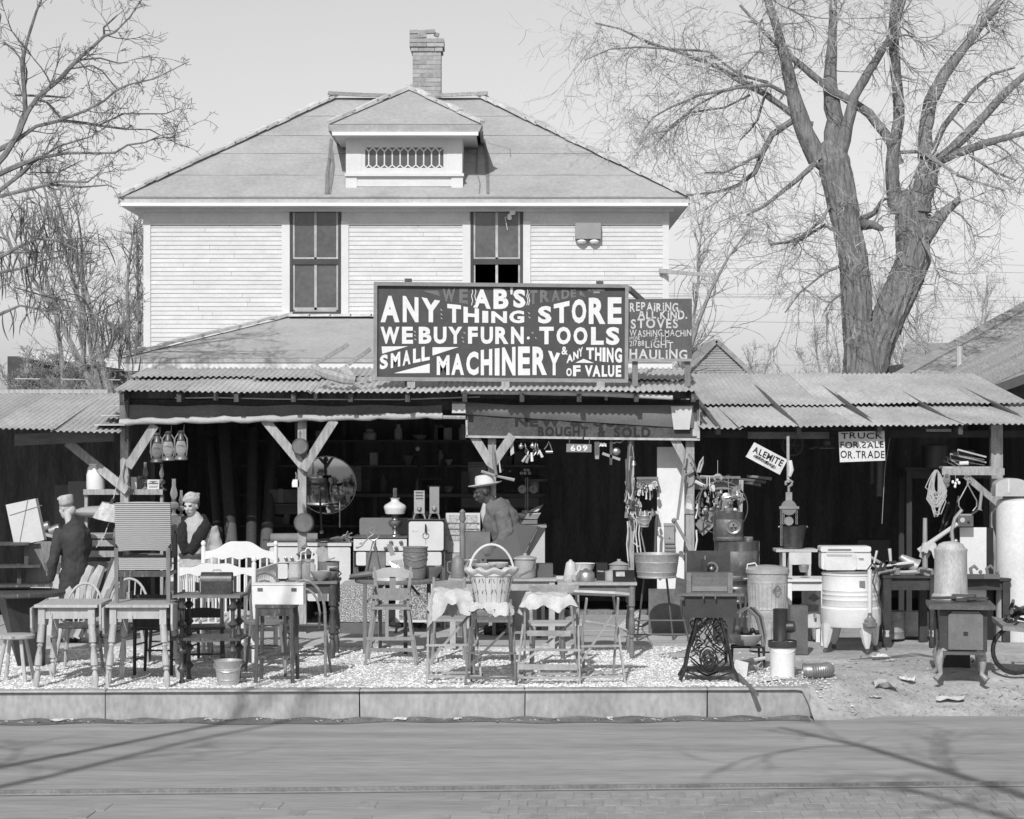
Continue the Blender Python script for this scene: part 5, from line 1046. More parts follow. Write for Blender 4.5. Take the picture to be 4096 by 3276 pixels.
# ============================================================ MIDDLE
BW = .01
table('kitchen_table', 'dark turned leg table crowded with glass jars and bowls', (X(1255, 22.2), 22.2, .01), .52, .6, .80, WOODD, .032, WOODM)
zt_ = .812; YTb = 22.1
pot('big clear glass vase on the dark table', (X(1180, YTb), YTb-.05, zt_), [(.05, 0), (.065, .02), (.07, .08), (.055, .16), (.065, .19)], glass(.85, .05, .5), 'vase', 'vase')
t = thing('butter_churn', 'glass jar butter churn with crank handle on the dark table', 'churn', (X(1235, YTb), YTb, zt_)); MB().lathe([(.065, 0), (.07, .02), (.07, .14), (.055, .17), (.05, .18)], 16).build('jar', glass(.85, .05, .45), t); MB().lathe([(.055, .18), (.06, .185), (.06, .205), (.05, .21)], 16).build('cap', GALV, t)
MB().tube([(-.03, 0, .21), (-.035, 0, .29), (-.02, 0, .32), (.03, 0, .32), (.04, 0, .29), (.03, 0, .21)], .008, 6).build('gear_frame', WHITE, t); MB().tube([(-.03, -.02, .29), (-.075, -.03, .28), (-.08, -.03, .2), (-.13, -.04, .195)], .008, 6).build('crank', WHITE, t); MB().tube([(0, 0, .2), (0, 0, .04)], .006, 5).build('dasher', STEEL, t)
BOWL = [(.035, 0), (.04, .01), (.08, .04), (.105, .085), (.11, .095), (.1, .085), (.07, .045)]
pot('ridged glass mixing bowl in front on the dark table', (X(1288, YTb), YTb-.15, zt_), [(r*1.0, z) for r, z in BOWL], mt(.42, .25, var=.1), 'bowl', 'bowl'); pot('second mixing bowl nested behind the ridged one', (X(1318, YTb), YTb-.06, zt_), BOWL, mt(.34, .3, var=.1), 'bowl', 'bowl')
MUG = [(.055, 0), (.058, .01), (.058, .115), (.062, .12), (.054, .12), (.052, .02)]
pot('white enamel mug with big handle on the dark table', (X(1325, YTb), YTb+.12, zt_+.005), [(r, z*1.1) for r, z in MUG], ENAMEL, 'mug', 'mug', [(-.055, 0, .10), (-.09, 0, .095), (-.09, 0, .03), (-.055, 0, .02)])
pot('dark grey enamel pot behind the white mug', (X(1308, YTb), YTb+.2, zt_), [(.10, 0), (.105, .02), (.11, .17), (.115, .175), (.1, .17)], mt(.2, .3, var=.2), 'pot', 'pot')
t = thing('bookend', 'carved wooden bookend tipped on top of the enamel pot', 'bookend', (X(1292, YTb), YTb+.2, zt_+.185), 0); T = Matrix.Rotation(R(-16), 4, 'Y'); MB(T).prism([(-.06, 0), (.04, 0), (.05, .06), (.06, .09), (.03, .14), (-.01, .145), (-.04, .14), (-.065, .1), (-.05, .05)], -.01, .01).build('plate', mt(.35, .8, var=.3), t, smooth=False); MB(T).bb(-.06, .1, -.05, .05, -.012, 0).build('base', mt(.3, .8, var=.3), t, smooth=False)
t = thing('meat_grinder', 'dark iron meat grinder at the right end of the dark table', 'grinder', (X(1345, YTb), YTb-.1, zt_)); MB().tube([(-.06, 0, .11), (.0, 0, .11), (.03, 0, .10)], [.016, .022, .02], 8).build('barrel', IRON, t); MB().tube([(.0, 0, .1), (0, 0, .02), (.02, 0, 0)], .015, 6).build('leg', IRON, t); MB().tube([(.03, 0, .1), (.06, -.02, .07), (.02, -.03, .03), (.04, -.04, .01)], .008, 5).build('crank', IRON, t)
t = thing('tin_lantern', 'tin lantern top with conical hood behind the butter churn', 'lantern', (X(1222, 22.35), 22.35, zt_)); MB().lathe([(.05, 0), (.05, .2), (.10, .245), (.06, .27), (.035, .3), (.05, .31), (.01, .345)], 14).build('hood', mt(.2, .6, .3), t)
# ---- kitchen ranges
def erect(par, nm, x0, x1, z0, z1, y, mat, d=.012, rad=.02):
    p = []
    for (cx_, cz_, a0) in ((x1-rad, z1-rad, 0), (x0+rad, z1-rad, 90), (x0+rad, z0+rad, 180), (x1-rad, z0+rad, 270)):
        for k in range(4): a = R(a0+30*k); p.append((cx_+rad*math.cos(a), cz_+rad*math.sin(a)))
    return MB().prism(p, y-d, y).build(nm, mat, par, smooth=False)
DK = mt(.018, .4, var=.3); GRY = mt(.12, .4, var=.2)
Yr1 = 25.3; r1 = thing('kitchen_range', 'white enamel kitchen range with dark cooktop behind the crib', 'stove', (X(1240, Yr1), Yr1, .04))
MB().bb(-.44, .47, .02, .5, .42, .94).build('body', DK, r1, smooth=False); MB().bb(-.50, .48, 0, .52, .94, .975).build('cooktop', ENAMEL, r1, smooth=False)
erect(r1, 'burner_panel', -.47, -.05, .745, .925, .018, ENAMEL); erect(r1, 'drawer_front', -.47, -.26, .56, .735, .018, ENAMEL); erect(r1, 'drawer_front', -.25, -.05, .56, .735, .018, ENAMEL); erect(r1, 'oven_door', -.03, .47, .30, .925, .018, ENAMEL)
for x in (-.38, -.28, -.21): MB(Matrix.Translation((x, 0, .80)) @ Matrix.Rotation(R(90), 4, 'X')).lathe([(.014, 0), (.02, .01), (.02, .03), (.01, .035)], 10).build('knob', STEEL, r1)
MB().bb(.19, .205, -.02, .0, .74, .83).build('door_handle', DK, r1, smooth=False); MB().bb(-.6, -.0, -.06, .5, .50, .53).build('shelf_ledge', mt(.55, .4), r1, smooth=False)
for sx in (-.42, .44):
    for y in (.06, .46): MB().tube([(sx, y, .42), (sx*1.02, y, .2), (sx*1.05, y, 0)], [.03, .022, .014], 7).build('leg', DK, r1)
t = boxthing('rolled_oilcloth', 'roll of oilcloth lying along the top of the first range', 'roll', (X(1160, Yr1), Yr1+.25, 1.0165), .1, .1, .01, CANVAS); t.data = MB().tube([(-.25, 0, .05), (.3, 0, .055)], .05, 10).mesh('rolled_oilcloth', mt(.2, .8, var=.2))
tag(MB().tube([(-.2, 0, .0), (.05, 0, .02), (.14, 0, .03), (.2, 0, .02)], [.012, .015, .03, .03], 8).build('hand_brush', WOODD, None, (X(1300, Yr1), Yr1+.1, 1.035)), 'dark handled brush lying on the first range', 'brush')
t = thing('whisk_broom', 'straw whisk broom lying at the corner of the first range', 'broom', (X(1365, Yr1), Yr1+.12, 1.03), 0); rng = random.Random(1)
for k in range(26): MB().tube([(-.07, 0, .0), (.02, rng.uniform(-.05, .05), .02+rng.uniform(0, .06)), (.06+rng.uniform(0, .07), rng.uniform(-.07, .07), rng.uniform(-.03, .12))], .004, 4).build('straw', mt(.32, .9, rnd=.3), t)
Yr2 = 25.0; r2 = thing('gas_range', 'white gas range with side oven, shaded lamp standing on its cooktop', 'stove', (X(1596, Yr2), Yr2, .04)); sx_ = lambda q: X(q, Yr2)-X(1596, Yr2); sz_ = lambda q: Z(q, Yr2)-.04
MB().bb(sx_(1412), sx_(1628), .02, .5, sz_(2205), sz_(2152)).build('burner_box', DK, r2, smooth=False); MB().bb(sx_(1412), sx_(1630), -.01, .5, sz_(2152), sz_(2146)).build('cooktop', GRY, r2, smooth=False)
erect(r2, 'burner_panel', sx_(1414), sx_(1627), sz_(2203), sz_(2156), .02, ENAMEL, rad=.006); erect(r2, 'splash_back', sx_(1426), sx_(1628), sz_(2148), sz_(2078), .5, mt(.2, .25, var=.08), rad=.03)
MB().bb(sx_(1630), sx_(1780), .02, .5, sz_(2204), sz_(2080)).build('oven_box', DK, r2, smooth=False); erect(r2, 'oven_door', sx_(1635), sx_(1774), sz_(2202), sz_(2086), .019, ENAMEL, rad=.025); MB().bb(sx_(1632), sx_(1780), -.005, .5, sz_(2080), sz_(2078)).build('oven_top', GRY, r2, smooth=False)
for (a, b) in ((1564, 2169), (1604, 2169), (1500, 2190), (1543, 2193), (1585, 2192)): MB(Matrix.Translation((sx_(a), .008, sz_(b))) @ Matrix.Rotation(R(90), 4, 'X')).lathe([(.016, 0), (.022, .01), (.022, .035), (.012, .04)], 12).build('knob', GRY, r2)
MB().tube([(sx_(1703), -.03, sz_(2096)), (sx_(1703), -.03, sz_(2128))], [.008, .012], 8).build('door_handle', DK, r2)
m = MB(); c0 = (sx_(1703), .004, sz_(2143)); m.tube([(c0[0]+.035*math.cos(a), c0[1], c0[2]+.035*math.sin(a)) for a in np.linspace(0, 6.28, 17)], .004, 4, cap=False); m.bar((c0[0], .004, c0[2]-.035), (c0[0], .004, c0[2]-.1), .004); m.build('emblem', GRY, r2)
erect(r2, 'lower_drawer', sx_(1424), sx_(1466), sz_(2262), sz_(2208), .02, ENAMEL); erect(r2, 'lower_drawer', sx_(1500), sx_(1630), sz_(2262), sz_(2208), .02, ENAMEL); erect(r2, 'lower_drawer', sx_(1640), sx_(1766), sz_(2262), sz_(2208), .02, ENAMEL); MB().bb(sx_(1416), sx_(1776), .025, .48, sz_(2268), sz_(2205)).build('lower_box', DK, r2, smooth=False)
for q in (1418, 1774):
    for y in (.05, .45): MB().bb(sx_(q)-.018, sx_(q)+.018, y-.018, y+.018, 0, sz_(2204)).build('leg', GRY, r2, smooth=False)
m = MB(); word(m, GT, 'CROWN', rect(1438, 2170, 1455, 2178), Yr2+.0); m.v = [(x-X(1596, Yr2), y-Yr2+.004, z-.04) for x, y, z in m.v]; m.build('name_lettering', GRY, r2, smooth=False)
YLp = 25.15; t = thing('parlour_lamp', 'kerosene parlour lamp with broad ribbed glass shade on the gas range', 'lamp', (X(1580, YLp), YLp, Z(2150, YLp)+.008)); k_ = YLp/F
MB().lathe([(r*k_, (2150-y)*k_) for r, y in ((28, 2150), (26, 2144), (12, 2138), (6, 2126), (7, 2118), (22, 2106), (28, 2094), (27, 2088), (14, 2082), (12, 2074))], 18).build('base', mt(.35, .25, .7, var=.2), t)
MB().lathe([(r*k_, (2150-y)*k_) for r, y in ((13, 2074), (16, 2070), (15, 2060), (9, 2056))], 14).build('burner', GALVD, t)
MB().lathe([(r*k_, (2150-y)*k_) for r, y in ((38, 2058), (40, 2053), (41, 2046), (44, 2038), (45, 2030), (40, 2022), (26, 2014), (17, 2008), (16, 2000), (20, 1995))], 40, wob=lambda q, z: .02*math.sin(q*20), cap=False).build('shade', mt(.72, .3, var=.06), t)
MB().lathe([(9*k_, (2150-2056)*k_), (8*k_, (2150-2000)*k_), (8*k_, (2150-1955)*k_)], 10, cap=False).build('chimney', glass(.5, .05, .35), t)
for i, (px, w, py0, py1) in enumerate(((1678, 42, 1962, 2080), (1738, 38, 1947, 2078))):
    Yh = 25.2; t = thing('gas_heater', ['slim gas heater with louvred front standing on the oven', 'plain tall gas heater with round valve standing on the oven'][i], 'heater', (X(px, Yh), Yh, Z(2079, Yh))); k_ = Yh/F; H_ = (2079-py0)*k_; hw = w/2*k_
    MB().bb(-hw, hw, -.05, .05, 26*k_, H_).build('casing', mt(.3 if i else .4, .4, .3, var=.1), t, smooth=False)
    if i == 0:
        for z in (.72, .82, .92): MB().bb(-hw*.7, hw*.7, -.058, -.05, H_*z, H_*z+.012).build('louvre', GRY, t, smooth=False)
    MB(Matrix.Translation((0, -.05, .13)) @ Matrix.Rotation(R(90), 4, 'X')).lathe([(.025, 0), (.03, .01), (.015, .02), (.015, .04)], 12).build('valve', STEEL, t)
    for s1 in (-1, 1): MB().tube([(s1*hw*.7, -.03, 27*k_), (s1*hw*.95, -.04, 15*k_), (s1*hw*1.15, -.05, 0)], [.016, .012, .01], 7).build('leg', STEEL, t)
# radiant heaters / ornate fronts
t = thing('radiant_heater', 'white radiant heater with pierced front behind the stooping man', 'heater', (X(1852, 25.4), 25.4, Z(2210, 25.4))); MB().bb(-.2, .2, 0, .15, 0, .46).build('casing', ENAMEL, t, smooth=False); MB().bb(-.165, .165, -.01, .0, .14, .44).build('grille', mt(.45, .8, var=.6, sc=40), t, smooth=False)
for z in (.2, .27, .34): MB().bb(-.19, .19, -.02, -.012, z, z+.012).build('guard_bar', STEEL, t, smooth=False)
tag(MB().bb(-.42, .42, -.1, .3, 0, Z(2212, 25.45)).build('counter', mt(.5, .7), None, (X(1905, 25.45), 25.45, 0), 0, smooth=False), 'pale counter supporting the radiant heater', 'counter')
t = thing('bed_end', 'iron bed end with pierced panel standing on the sidewalk under the round table', 'bed', (X(1450, 24.0), 24.0, .035)); MB().bb(-.28, .28, 0, .02, .05, .17).build('side_rail', GRY, t, smooth=False)
for sx in (-1, 1): MB().bb(sx*.27-.018, sx*.27+.018, -.01, .025, 0, .52).build('corner_post', mt(.3, .5), t, smooth=False)
MB().bb(-.25, .25, .002, .012, .18, .58).build('pierced_panel', mt(.2, .8, var=.3, kind='spot', v2=.55, wsc=70, sc=20), t, smooth=False); m = MB(); m.prism([(-.25, .58), (.25, .58), (.2, .63), (.08, .65), (0, .68), (-.08, .65), (-.2, .63)], .0, .016); m.build('crest', mt(.3, .6), t, smooth=False)
t = thing('radiant_heater', 'low heater with pierced white grille beneath the buckets', 'heater', (X(1660, 24.6), 24.6, .035)); MB().bb(-.22, .22, 0, .2, .12, .60).build('casing', ENAMEL, t, smooth=False); MB().bb(-.18, .18, -.012, 0, .16, .56).build('grille', mt(.15, .8, var=.3, kind='spot', v2=.5, wsc=80, sc=20), t, smooth=False); MB().bb(-.24, .24, -.03, .22, .60, .63).build('top_plate', GRY, t, smooth=False)
for sx in (-1, 1): MB().tube([(sx*.19, .02, .12), (sx*.22, 0, 0)], [.02, .014], 6).build('leg', GRY, t)
# round folding table with high chair
rt = thing('folding_table', 'round folding card table carrying shoe and stacked pails', 'table', (X(1590, 22.7), 22.7, .01)); MB().lathe([(.44, .735), (.445, .745), (.445, .765), (.43, .77)], 28).build('tabletop', WOODM, rt)
for (x, y) in ((-.32, -.3), (.1, -.33), (.32, .15), (-.2, .3)): MB().bb(x-.02, x+.02, y-.02, y+.02, 0, .735).build('leg', WOODM if x < 0 else WOODD, rt, smooth=False)
for sx in (-1, 1): MB().bar((sx*.3, -.28, .55), (sx*.12, -.1, .735), .025).build('brace', WOODM, rt, smooth=False)
MB().bb(-.32, .12, -.31, -.29, .16, .19).build('stretcher', WOODM, rt, smooth=False)
zr_ = .782; Yq = 22.7
t = thing('shoe', 'worn brown leather shoe lying on the round table', 'shoe', (X(1452, Yq), Yq-.12, zr_), R(0)); m = MB(); m.tube([(-.13, 0, .025), (-.08, 0, .035), (0, 0, .045), (.06, 0, .055), (.11, 0, .06), (.135, 0, .055)], [.02, .034, .036, .036, .04, .03], 10); m.build('upper', mt(.12, .5, var=.3), t); MB().bb(-.14, .06, -.035, .035, 0, .012).build('sole', DK, t, smooth=False); MB().bb(.07, .13, -.03, .03, 0, .04).build('heel', DK, t, smooth=False)
for i in range(3):
    t = thing('pail', ['lowest of three nested enamel pails on the round table', 'middle one of three nested enamel pails on the round table', 'topmost of three nested enamel pails on the round table'][i], 'pail', (X(1662, Yq), Yq-.05, zr_+.04*i), 0, 'nested pails on the round table')
    MB().lathe([(.098, .002), (.105, .02), (.128, .24), (.134, .245), (.134, .255), (.122, .25), (.092, .02)], 22).build('body', mt(.2, .35, var=.25, sc=30), t); MB().tube([(.13*math.cos(a), -.13*math.sin(a), .22-.06*math.sin(a)*(1 if i else 1.6)) for a in np.linspace(.1, 3.0, 11)], .004, 4).build('bail_handle', STEEL, t)
pot('enamel basin leaning behind the nested pails', (X(1718, Yq), Yq+.12, zr_), [(.07, 0), (.12, .08), (.14, .12), (.13, .12), (.06, .01)], mt(.25, .4), 'basin', 'basin')
t = thing('ice_cream_freezer', 'square tin churn with spoked crank wheel on the round table', 'churn', (X(1500, Yq), Yq+.15, zr_)); MB().bb(-.1, .1, -.08, .08, 0, .27).build('tank', mt(.2, .4, .4, var=.3), t, smooth=False)
m = MB(); m.tube([(-.02+.062*math.cos(a), -.1, .46+.062*math.sin(a)) for a in np.linspace(0, 6.28, 21)], .008, 6, cap=False)
for k in range(5): a = k*1.257; m.tube([(-.02, -.1, .46), (-.02+.06*math.cos(a), -.1, .46+.06*math.sin(a))], .006, 5)
m.build('spoked_wheel', STEEL, t); MB().tube([(-.05, -.12, .44), (-.11, -.13, .38), (-.14, -.13, .34), (-.2, -.14, .32)], [.008, .008, .01, .016], 6).build('crank', STEEL, t)
for (a, b) in (((-.02, -.1, .40), (-.12, -.14, 0)), ((-.02, -.1, .40), (.06, -.14, .05)), ((0, -.05, .4), (0, 0, .27))): MB().tube([a, b], .007, 5).build('strut', STEEL, t)
t = thing('dustpan', 'tin dustpan standing on edge behind the high chair', 'dustpan', (X(1590, Yq), Yq+.02, zr_)); MB().slab([(-.09, 0, .18), (.04, -.02, .20), (.09, -.04, .08), (-.03, -.04, .07)], .008).build('pan', STEEL, t, smooth=False); MB().bar((-.05, 0, .24), (-.09, .0, .36), .05, .01).build('toast_rack', STEEL, t)
MB().tube([(-.22, -.05, .08), (-.05, -.05, .06)], .01, 6).build('handle', mt(.6, .6), t)
pot('upturned pale basin behind the high chair back', (X(1570, Yq), Yq-.22, zr_), [(.17, 0), (.165, .02), (.13, .09), (.07, .12), (.02, .125)], mt(.5, .5, var=.1), 'basin', 'basin')
hc = thing('high_chair', 'grey child high chair with splayed legs before the round table', 'high chair', (X(1566, 21.6), 21.6, .01)); HM = mt(.24, .7, var=.25, sc=5, st=(5, 5, 1))
for sx in (-1, 1):
    MB().bar((sx*.25, -.2, 0), (sx*.17, -.15, .56), .028).build('leg', HM, hc, smooth=False); MB().bar((sx*.25, .22, 0), (sx*.16, .16, .56), .028).build('leg', HM, hc, smooth=False); MB().bar((sx*.16, .17, .56), (sx*.18, .22, .95), .028).build('back_post', HM, hc, smooth=False)
    MB().bar((sx*.17, -.14, .56), (sx*.17, -.12, .72), .025).build('arm_post', HM, hc, smooth=False); MB().bar((sx*.18, -.16, .73), (sx*.175, .2, .75), .035, .02).build('arm', HM, hc, smooth=False)
MB().bb(-.2, .2, -.18, .18, .555, .58).build('seat', HM, hc, smooth=False); MB().bb(-.16, .16, .15, .17, .62, .74).build('back_board', HM, hc, smooth=False); m = MB(); m.prism([(-.2, .84), (.2, .84), (.2, .9), (.1, .94), (0, .95), (-.1, .94), (-.2, .9)], .2, .22); m.build('top_rail', mt(.42, .7), hc, smooth=False)
MB().bb(-.03, .03, .2, .215, .62, .85).build('back_splat', HM, hc, smooth=False); MB().bb(-.19, .19, -.17, -.155, .66, .70).build('front_bar', HM, hc, smooth=False)
for z in (.16, .27): MB().bar((-.235, -.19, z), (.235, -.19, z), .035, .015).build('stretcher', HM, hc, smooth=False)
slat_chair('light kitchen chair turned away beside the cloth draped stand', (X(1795, 21.5), 21.7, .01), R(2), mt(.27, .7, var=.25), None, .84, (.75,), .34, mt(.33, .8))
# draped stand, basket stool, cloth stool, ironing board
LW = mt(.34, .8, var=.25, sc=5)
st1 = xstand('folding_stand', 'folding wooden stand draped with pale crumpled cloth', (X(1810, 20.1), 20.15, .01), R(6), .50, .80, .34, LW)
drape('draped_cloth', 'pale crumpled cloth thrown over the folding stand', (X(1805, 20.1), 20.1, .81), .52, .50, CLOTH, .30, 3, R(5), .05)
st2 = xstand('folding_stool', 'tall folding stool under the splint basket', (X(1966, 20.0), 20.0, .01), R(-3), .46, .66, .30, mt(.14, .8, var=.3), (.34, .3, WOODM), None, 'stool')
drape('seat_pad', 'thick white pad folded on the basket stool', (X(1966, 20.0), 20.0, .708), .48, .44, CLOTH, .10, 5, 0, .05)
bk_ = thing('basket', 'splint basket with tall hoop handle lined with frilled cloth', 'basket', (X(1966, 20.0), 20.0, .742)); SPL = mt(.56, .8, var=.12, sc=8, rnd=.02)
for k in range(22):
    a0 = 2*math.pi*k/22; m = MB(); m.grid(lambda u, v: (lambda a, r: (r*math.cos(a), r*math.sin(a)*.85, .29*v))(a0+(u-.5)*.27, .145+.06*v+.004*(k % 2)), 2, 2); m.build('splint', SPL, bk_)
MB().lathe([(.14, .01), (.198, .28)], 22, sy=.85).build('inner_wall', mt(.4, .8), bk_); MB().lathe([(.204, .255), (.213, .26), (.213, .295), (.204, .30)], 26, sy=.86, cap=False).build('rim', mt(.62, .7), bk_)
MB().tube([(.205*math.cos(a), 0, .27+.27*math.sin(a)) for a in np.linspace(0, math.pi, 19)], [.011]*19, 6).build('hoop_handle', mt(.65, .7), bk_)
m = MB(); m.grid(lambda u, v: (lambda a: ((.19+.055*math.sin(v*3.0)+.012*math.sin(a*9))*math.cos(a), (.165+.05*math.sin(v*3.0))*math.sin(a), .33-.07*v*v+.012*math.sin(a*9+2)))(2*math.pi*u), 60, 6); m.build('frill', CLOTH, bk_)
for k in range(12):
    for z_ in (.10, .20):
        a = math.pi+.15+k*.26+(.13 if z_ < .15 else 0); r_ = .152+.06*z_/.29; c = Vector((r_*math.cos(a), r_*math.sin(a)*.86-.003, z_)); MB().bar(c, c+Vector((.012*(1 if k % 2 else -1), 0, .035)), .006, .004).build('weave_slit', WOODD, bk_, smooth=False)
for i, (dx, dy, r_) in enumerate(((-.05, -.03, .10), (.06, .02, .09))): pot(['glass pie dish stacked on the left in the splint basket', 'fluted glass dish standing in the splint basket'][i], (X(1966, 20)+dx, 20+dy, 1.06+.01*i), [(r_*.7, 0), (r_, .03), (r_*1.05, .045), (r_*.9, .03)], glass(.9, .05, .6), 'dish', 'dish')
st3 = xstand('step_stool', 'splayed folding stool with ragged padded top', (X(2200, 20.0), 20.05, .01), R(-6), .58, .72, .36, LW, (.42, .34, WOODL), None, 'stool')
MB().bar((-.27, -.19, .16), (.27, -.19, .16), .05, .015).build('tread', LW, st3, smooth=False); MB().bar((-.2, -.1, .46), (.2, -.1, .46), .05, .015).build('tread', LW, st3, smooth=False)
drape('ragged_pad', 'ragged padded cover with torn edge on the splayed stool', (X(2190, 20.0), 20.0, .775), .62, .5, mt(.55, .95, var=.2, sc=9, bump=.4), .16, 8, R(4), .05)
st4 = xstand('ironing_stand', 'folding ironing board on long crossed legs at the kerb', (X(2395, 20.1), 20.15, .01), R(8), .42, .78, .40, LW, None, None, 'ironing board')
m = MB(); m.prism([(-.26, -.17), (.12, -.17), (.28, -.07), (.3, 0), (.28, .07), (.12, .17), (-.26, .17)], 0, .022); o = m.build('board', mt(.55, .85, var=.15), st4, smooth=False); o.rotation_euler = (R(82), R(3), 0); o.location = (0, 0, .80)
slat_chair('worn chair with light curved back rail behind the ragged stool', (X(2225, 21.2), 21.2, .01), R(4), mt(.30, .75, var=.3, sc=4), None, .80, (.74,), .50, mt(.4, .8))
slat_chair('low kitchen chair in shade behind the basket stool', (X(1965, 21.6), 21.6, .01), R(0), WOODM, None, .62, (.5,), .42)
# long table behind basket
table('work_table', 'long pale work table behind the splint basket', (X(2010, 23.3), 23.3, .02), 1.15, .6, .74, mt(.4, .8, var=.2), .03, None, False)
zt2 = .763; Yw = 23.2
pot('lidded enamel pail with wire bail on the pale work table', (X(2100, Yw), Yw-.08, zt2), [(.105, 0), (.11, .01), (.115, .19), (.13, .20), (.125, .205)], mt(.36, .35, var=.15), 'stew_pot', 'pot', None, None, [(.125, .205), (.12, .215), (.05, .235), (.02, .24), (.02, .26)], bail=[(.09, -.08, .17), (.07, -.115, .1), (.0, -.125, .06), (-.07, -.115, .03)])
pot('tall enamel coffee pot with dark handle on the pale work table', (X(1832, Yw), Yw-.05, zt2), [(.075, 0), (.078, .01), (.065, .16), (.06, .2), (.03, .22), (.015, .24)], mt(.3, .35, .3, var=.2), 'coffee_pot', 'pot', [(-.07, 0, .17), (-.11, 0, .16), (-.11, 0, .07), (-.075, 0, .04)], ([(.06, 0, .08), (.10, 0, .14), (.12, 0, .18)], [.02, .014, .01]))
boxthing('tool_case', 'dark flat case lying at the end of the pale work table', 'case', (X(2178, Yw), Yw+.1, zt2), .18, .2, .14, mt(.10, .6))
bucket('small tin pail half hidden behind the basket frill', (X(1880, Yw), Yw+.1, zt2), .10, .18, GALV)
Yc = 25.4; dres = boxthing('dresser', 'pale painted dresser with a heap of ledgers on top', 'dresser', (X(2080, Yc), Yc+.22, .03), .58, .45, Z(2100, Yc)-.06, mt(.52, .7, var=.1, sc=3)); MB().bb(-.31, .31, -.25, .25, 0, .03).build('top_board', mt(.3, .7), dres, (0, 0, Z(2100, Yc)-.06), 0, smooth=False)
zc_ = Z(2100, Yc)
t = thing('ledger', 'thick dark ledger at the bottom of the heap on the dresser', 'book', (X(2110, Yc), Yc+.12, zc_+.001)); MB().bb(-.17, .12, -.1, .1, 0, .01).build('cover', DK, t, smooth=False); MB().bb(-.165, .115, -.095, .095, .011, .06).build('pages', mt(.2, .7), t, smooth=False); MB().bb(-.17, .12, -.1, .1, .061, .07).build('cover', DK, t, smooth=False)
t = thing('magazine_pile', 'fanned magazines lying on the dark ledger', 'magazine', (X(2105, Yc), Yc+.12, zc_+.072)); rng = random.Random(6)
for k in range(5): MB().box(.01*k-.02, 0, .008+.012*k, .3, .2, .008, Matrix.Rotation(R(rng.uniform(-3, 4)), 3, 'Y')).build('magazine', mt(.55, .8, rnd=.3), t, smooth=False)
MB().slab([(-.05, 0, .06), (.14, -.05, .085), (.2, .05, .16), (.02, .06, .075)], .003).build('magazine', CLOTH, t, smooth=False)
t = thing('open_case', 'open dark case with its lid slanting up before the stooping man', 'case', (X(2055, 24.15), 24.15, Z(2240, 24.15)), 0); MB().slab([(-.30, -.1, 0), (.08, -.1, .0), (.27, .12, .36), (.02, .12, .38)], .03).build('lid', mt(.05, .5, var=.15), t, smooth=False); MB().slab([(.08, -.11, -.01), (.14, -.05, .02), (.34, .14, .33), (.275, .11, .365)], .02).build('edge', mt(.07, .5), t, smooth=False); MB().bb(-.3, .1, -.1, .25, -.12, 0).build('tray', DK, t, smooth=False)
table('bench', 'low bench under the open case', (X(2030, 24.2), 24.25, .035), .8, .45, Z(2240, 24.15)-.155, WOODD, .025, None, False)
table('sewing_table', 'tin topped open cabinet with row of round holes beside the man', (X(1905, 24.4), 24.45, .035), .5, .4, .80, mt(.2, .5), .02, None, False)
t = thing('tin_stove', 'dull metal stove body with row of round holes beside the man', 'stove', (X(1900, 24.3), 24.3, .837)); MB().bb(-.17, .17, -.1, .12, 0, .36).build('shell', mt(.2, .5, .4, var=.2), t, smooth=False)
for k in range(5): MB(Matrix.Translation((-.13+.055*k, -.1, .05)) @ Matrix.Rotation(R(90), 4, 'X')).lathe([(.012, 0), (.012, .006)], 10).build('hole_ring', DK, t)
t = thing('bed_post', 'loose turned bed post standing beside the pierced heater', 'post', (X(1850, 24.2), 24.2, .0)); MB().lathe([(.03, 0), (.03, .7), (.02, .75), (.032, .8), (.032, 1.15), (.022, 1.18), (.035, 1.22), (.035, 1.28), (.02, 1.3), (.038, 1.34), (.03, 1.4), (.036, 1.42), (.01, 1.45)], 10).build('turning', WOODM, t)
# ---- right-middle table with kitchenware
table('kitchen_table', 'long table on slim turned legs set out with kettles beside the doorway', (X(2385, 22.3), 22.3, .01), .80, .62, .78, mt(.17, .7, var=.3), .028, mt(.36, .7, var=.2))
zk = .792; Yk = 22.3
pot('tall pale enamel coffee pot with long spout on the kettle table', (X(2282, Yk), Yk-.05, zk), [(.075, 0), (.078, .01), (.05, .17), (.045, .185), (.02, .2), (.012, .215)], mt(.5, .35, var=.1), 'coffee_pot', 'pot', None, ([(.05, -.03, .06), (.085, -.04, .11), (.10, -.04, .17)], [.022, .014, .01]))
pot('polished low kettle with dark knob lid', (X(2342, Yk), Yk-.12, zk), [(.09, 0), (.092, .01), (.09, .08), (.07, .105), (.03, .115), (.012, .13)], STEEL, 'kettle', 'kettle')
pot('white oval roasting dish behind the low kettle', (X(2335, Yk), Yk+.15, zk+.1), [(.10, 0), (.12, .06), (.125, .065), (.11, .06)], WHITE, 'roasting_dish', 'dish'); boxthing('wooden_box', 'small box propping the roasting dish', 'box', (X(2335, Yk), Yk+.15, zk), .16, .14, .099, WOODM)
boxthing('radio_battery', 'dark square battery block behind the low kettle', 'battery', (X(2408, Yk), Yk+.02, zk), .11, .1, .18, DK); pot('lidded grey stew pot at the back of the kettle table', (X(2478, Yk), Yk+.12, zk), [(.09, 0), (.095, .01), (.1, .15), (.11, .155), (.05, .18), (.02, .19), (.02, .21)], mt(.35, .4, var=.2), 'stew_pot', 'pot')
pot('small saucepan heaped with forks on the kettle table', (X(2448, Yk), Yk-.02, zk), [(.07, 0), (.075, .01), (.075, .1), (.08, .105), (.07, .1)], mt(.4, .4), 'saucepan', 'pan', [(-.07, 0, .09), (-.15, -.02, .095)])
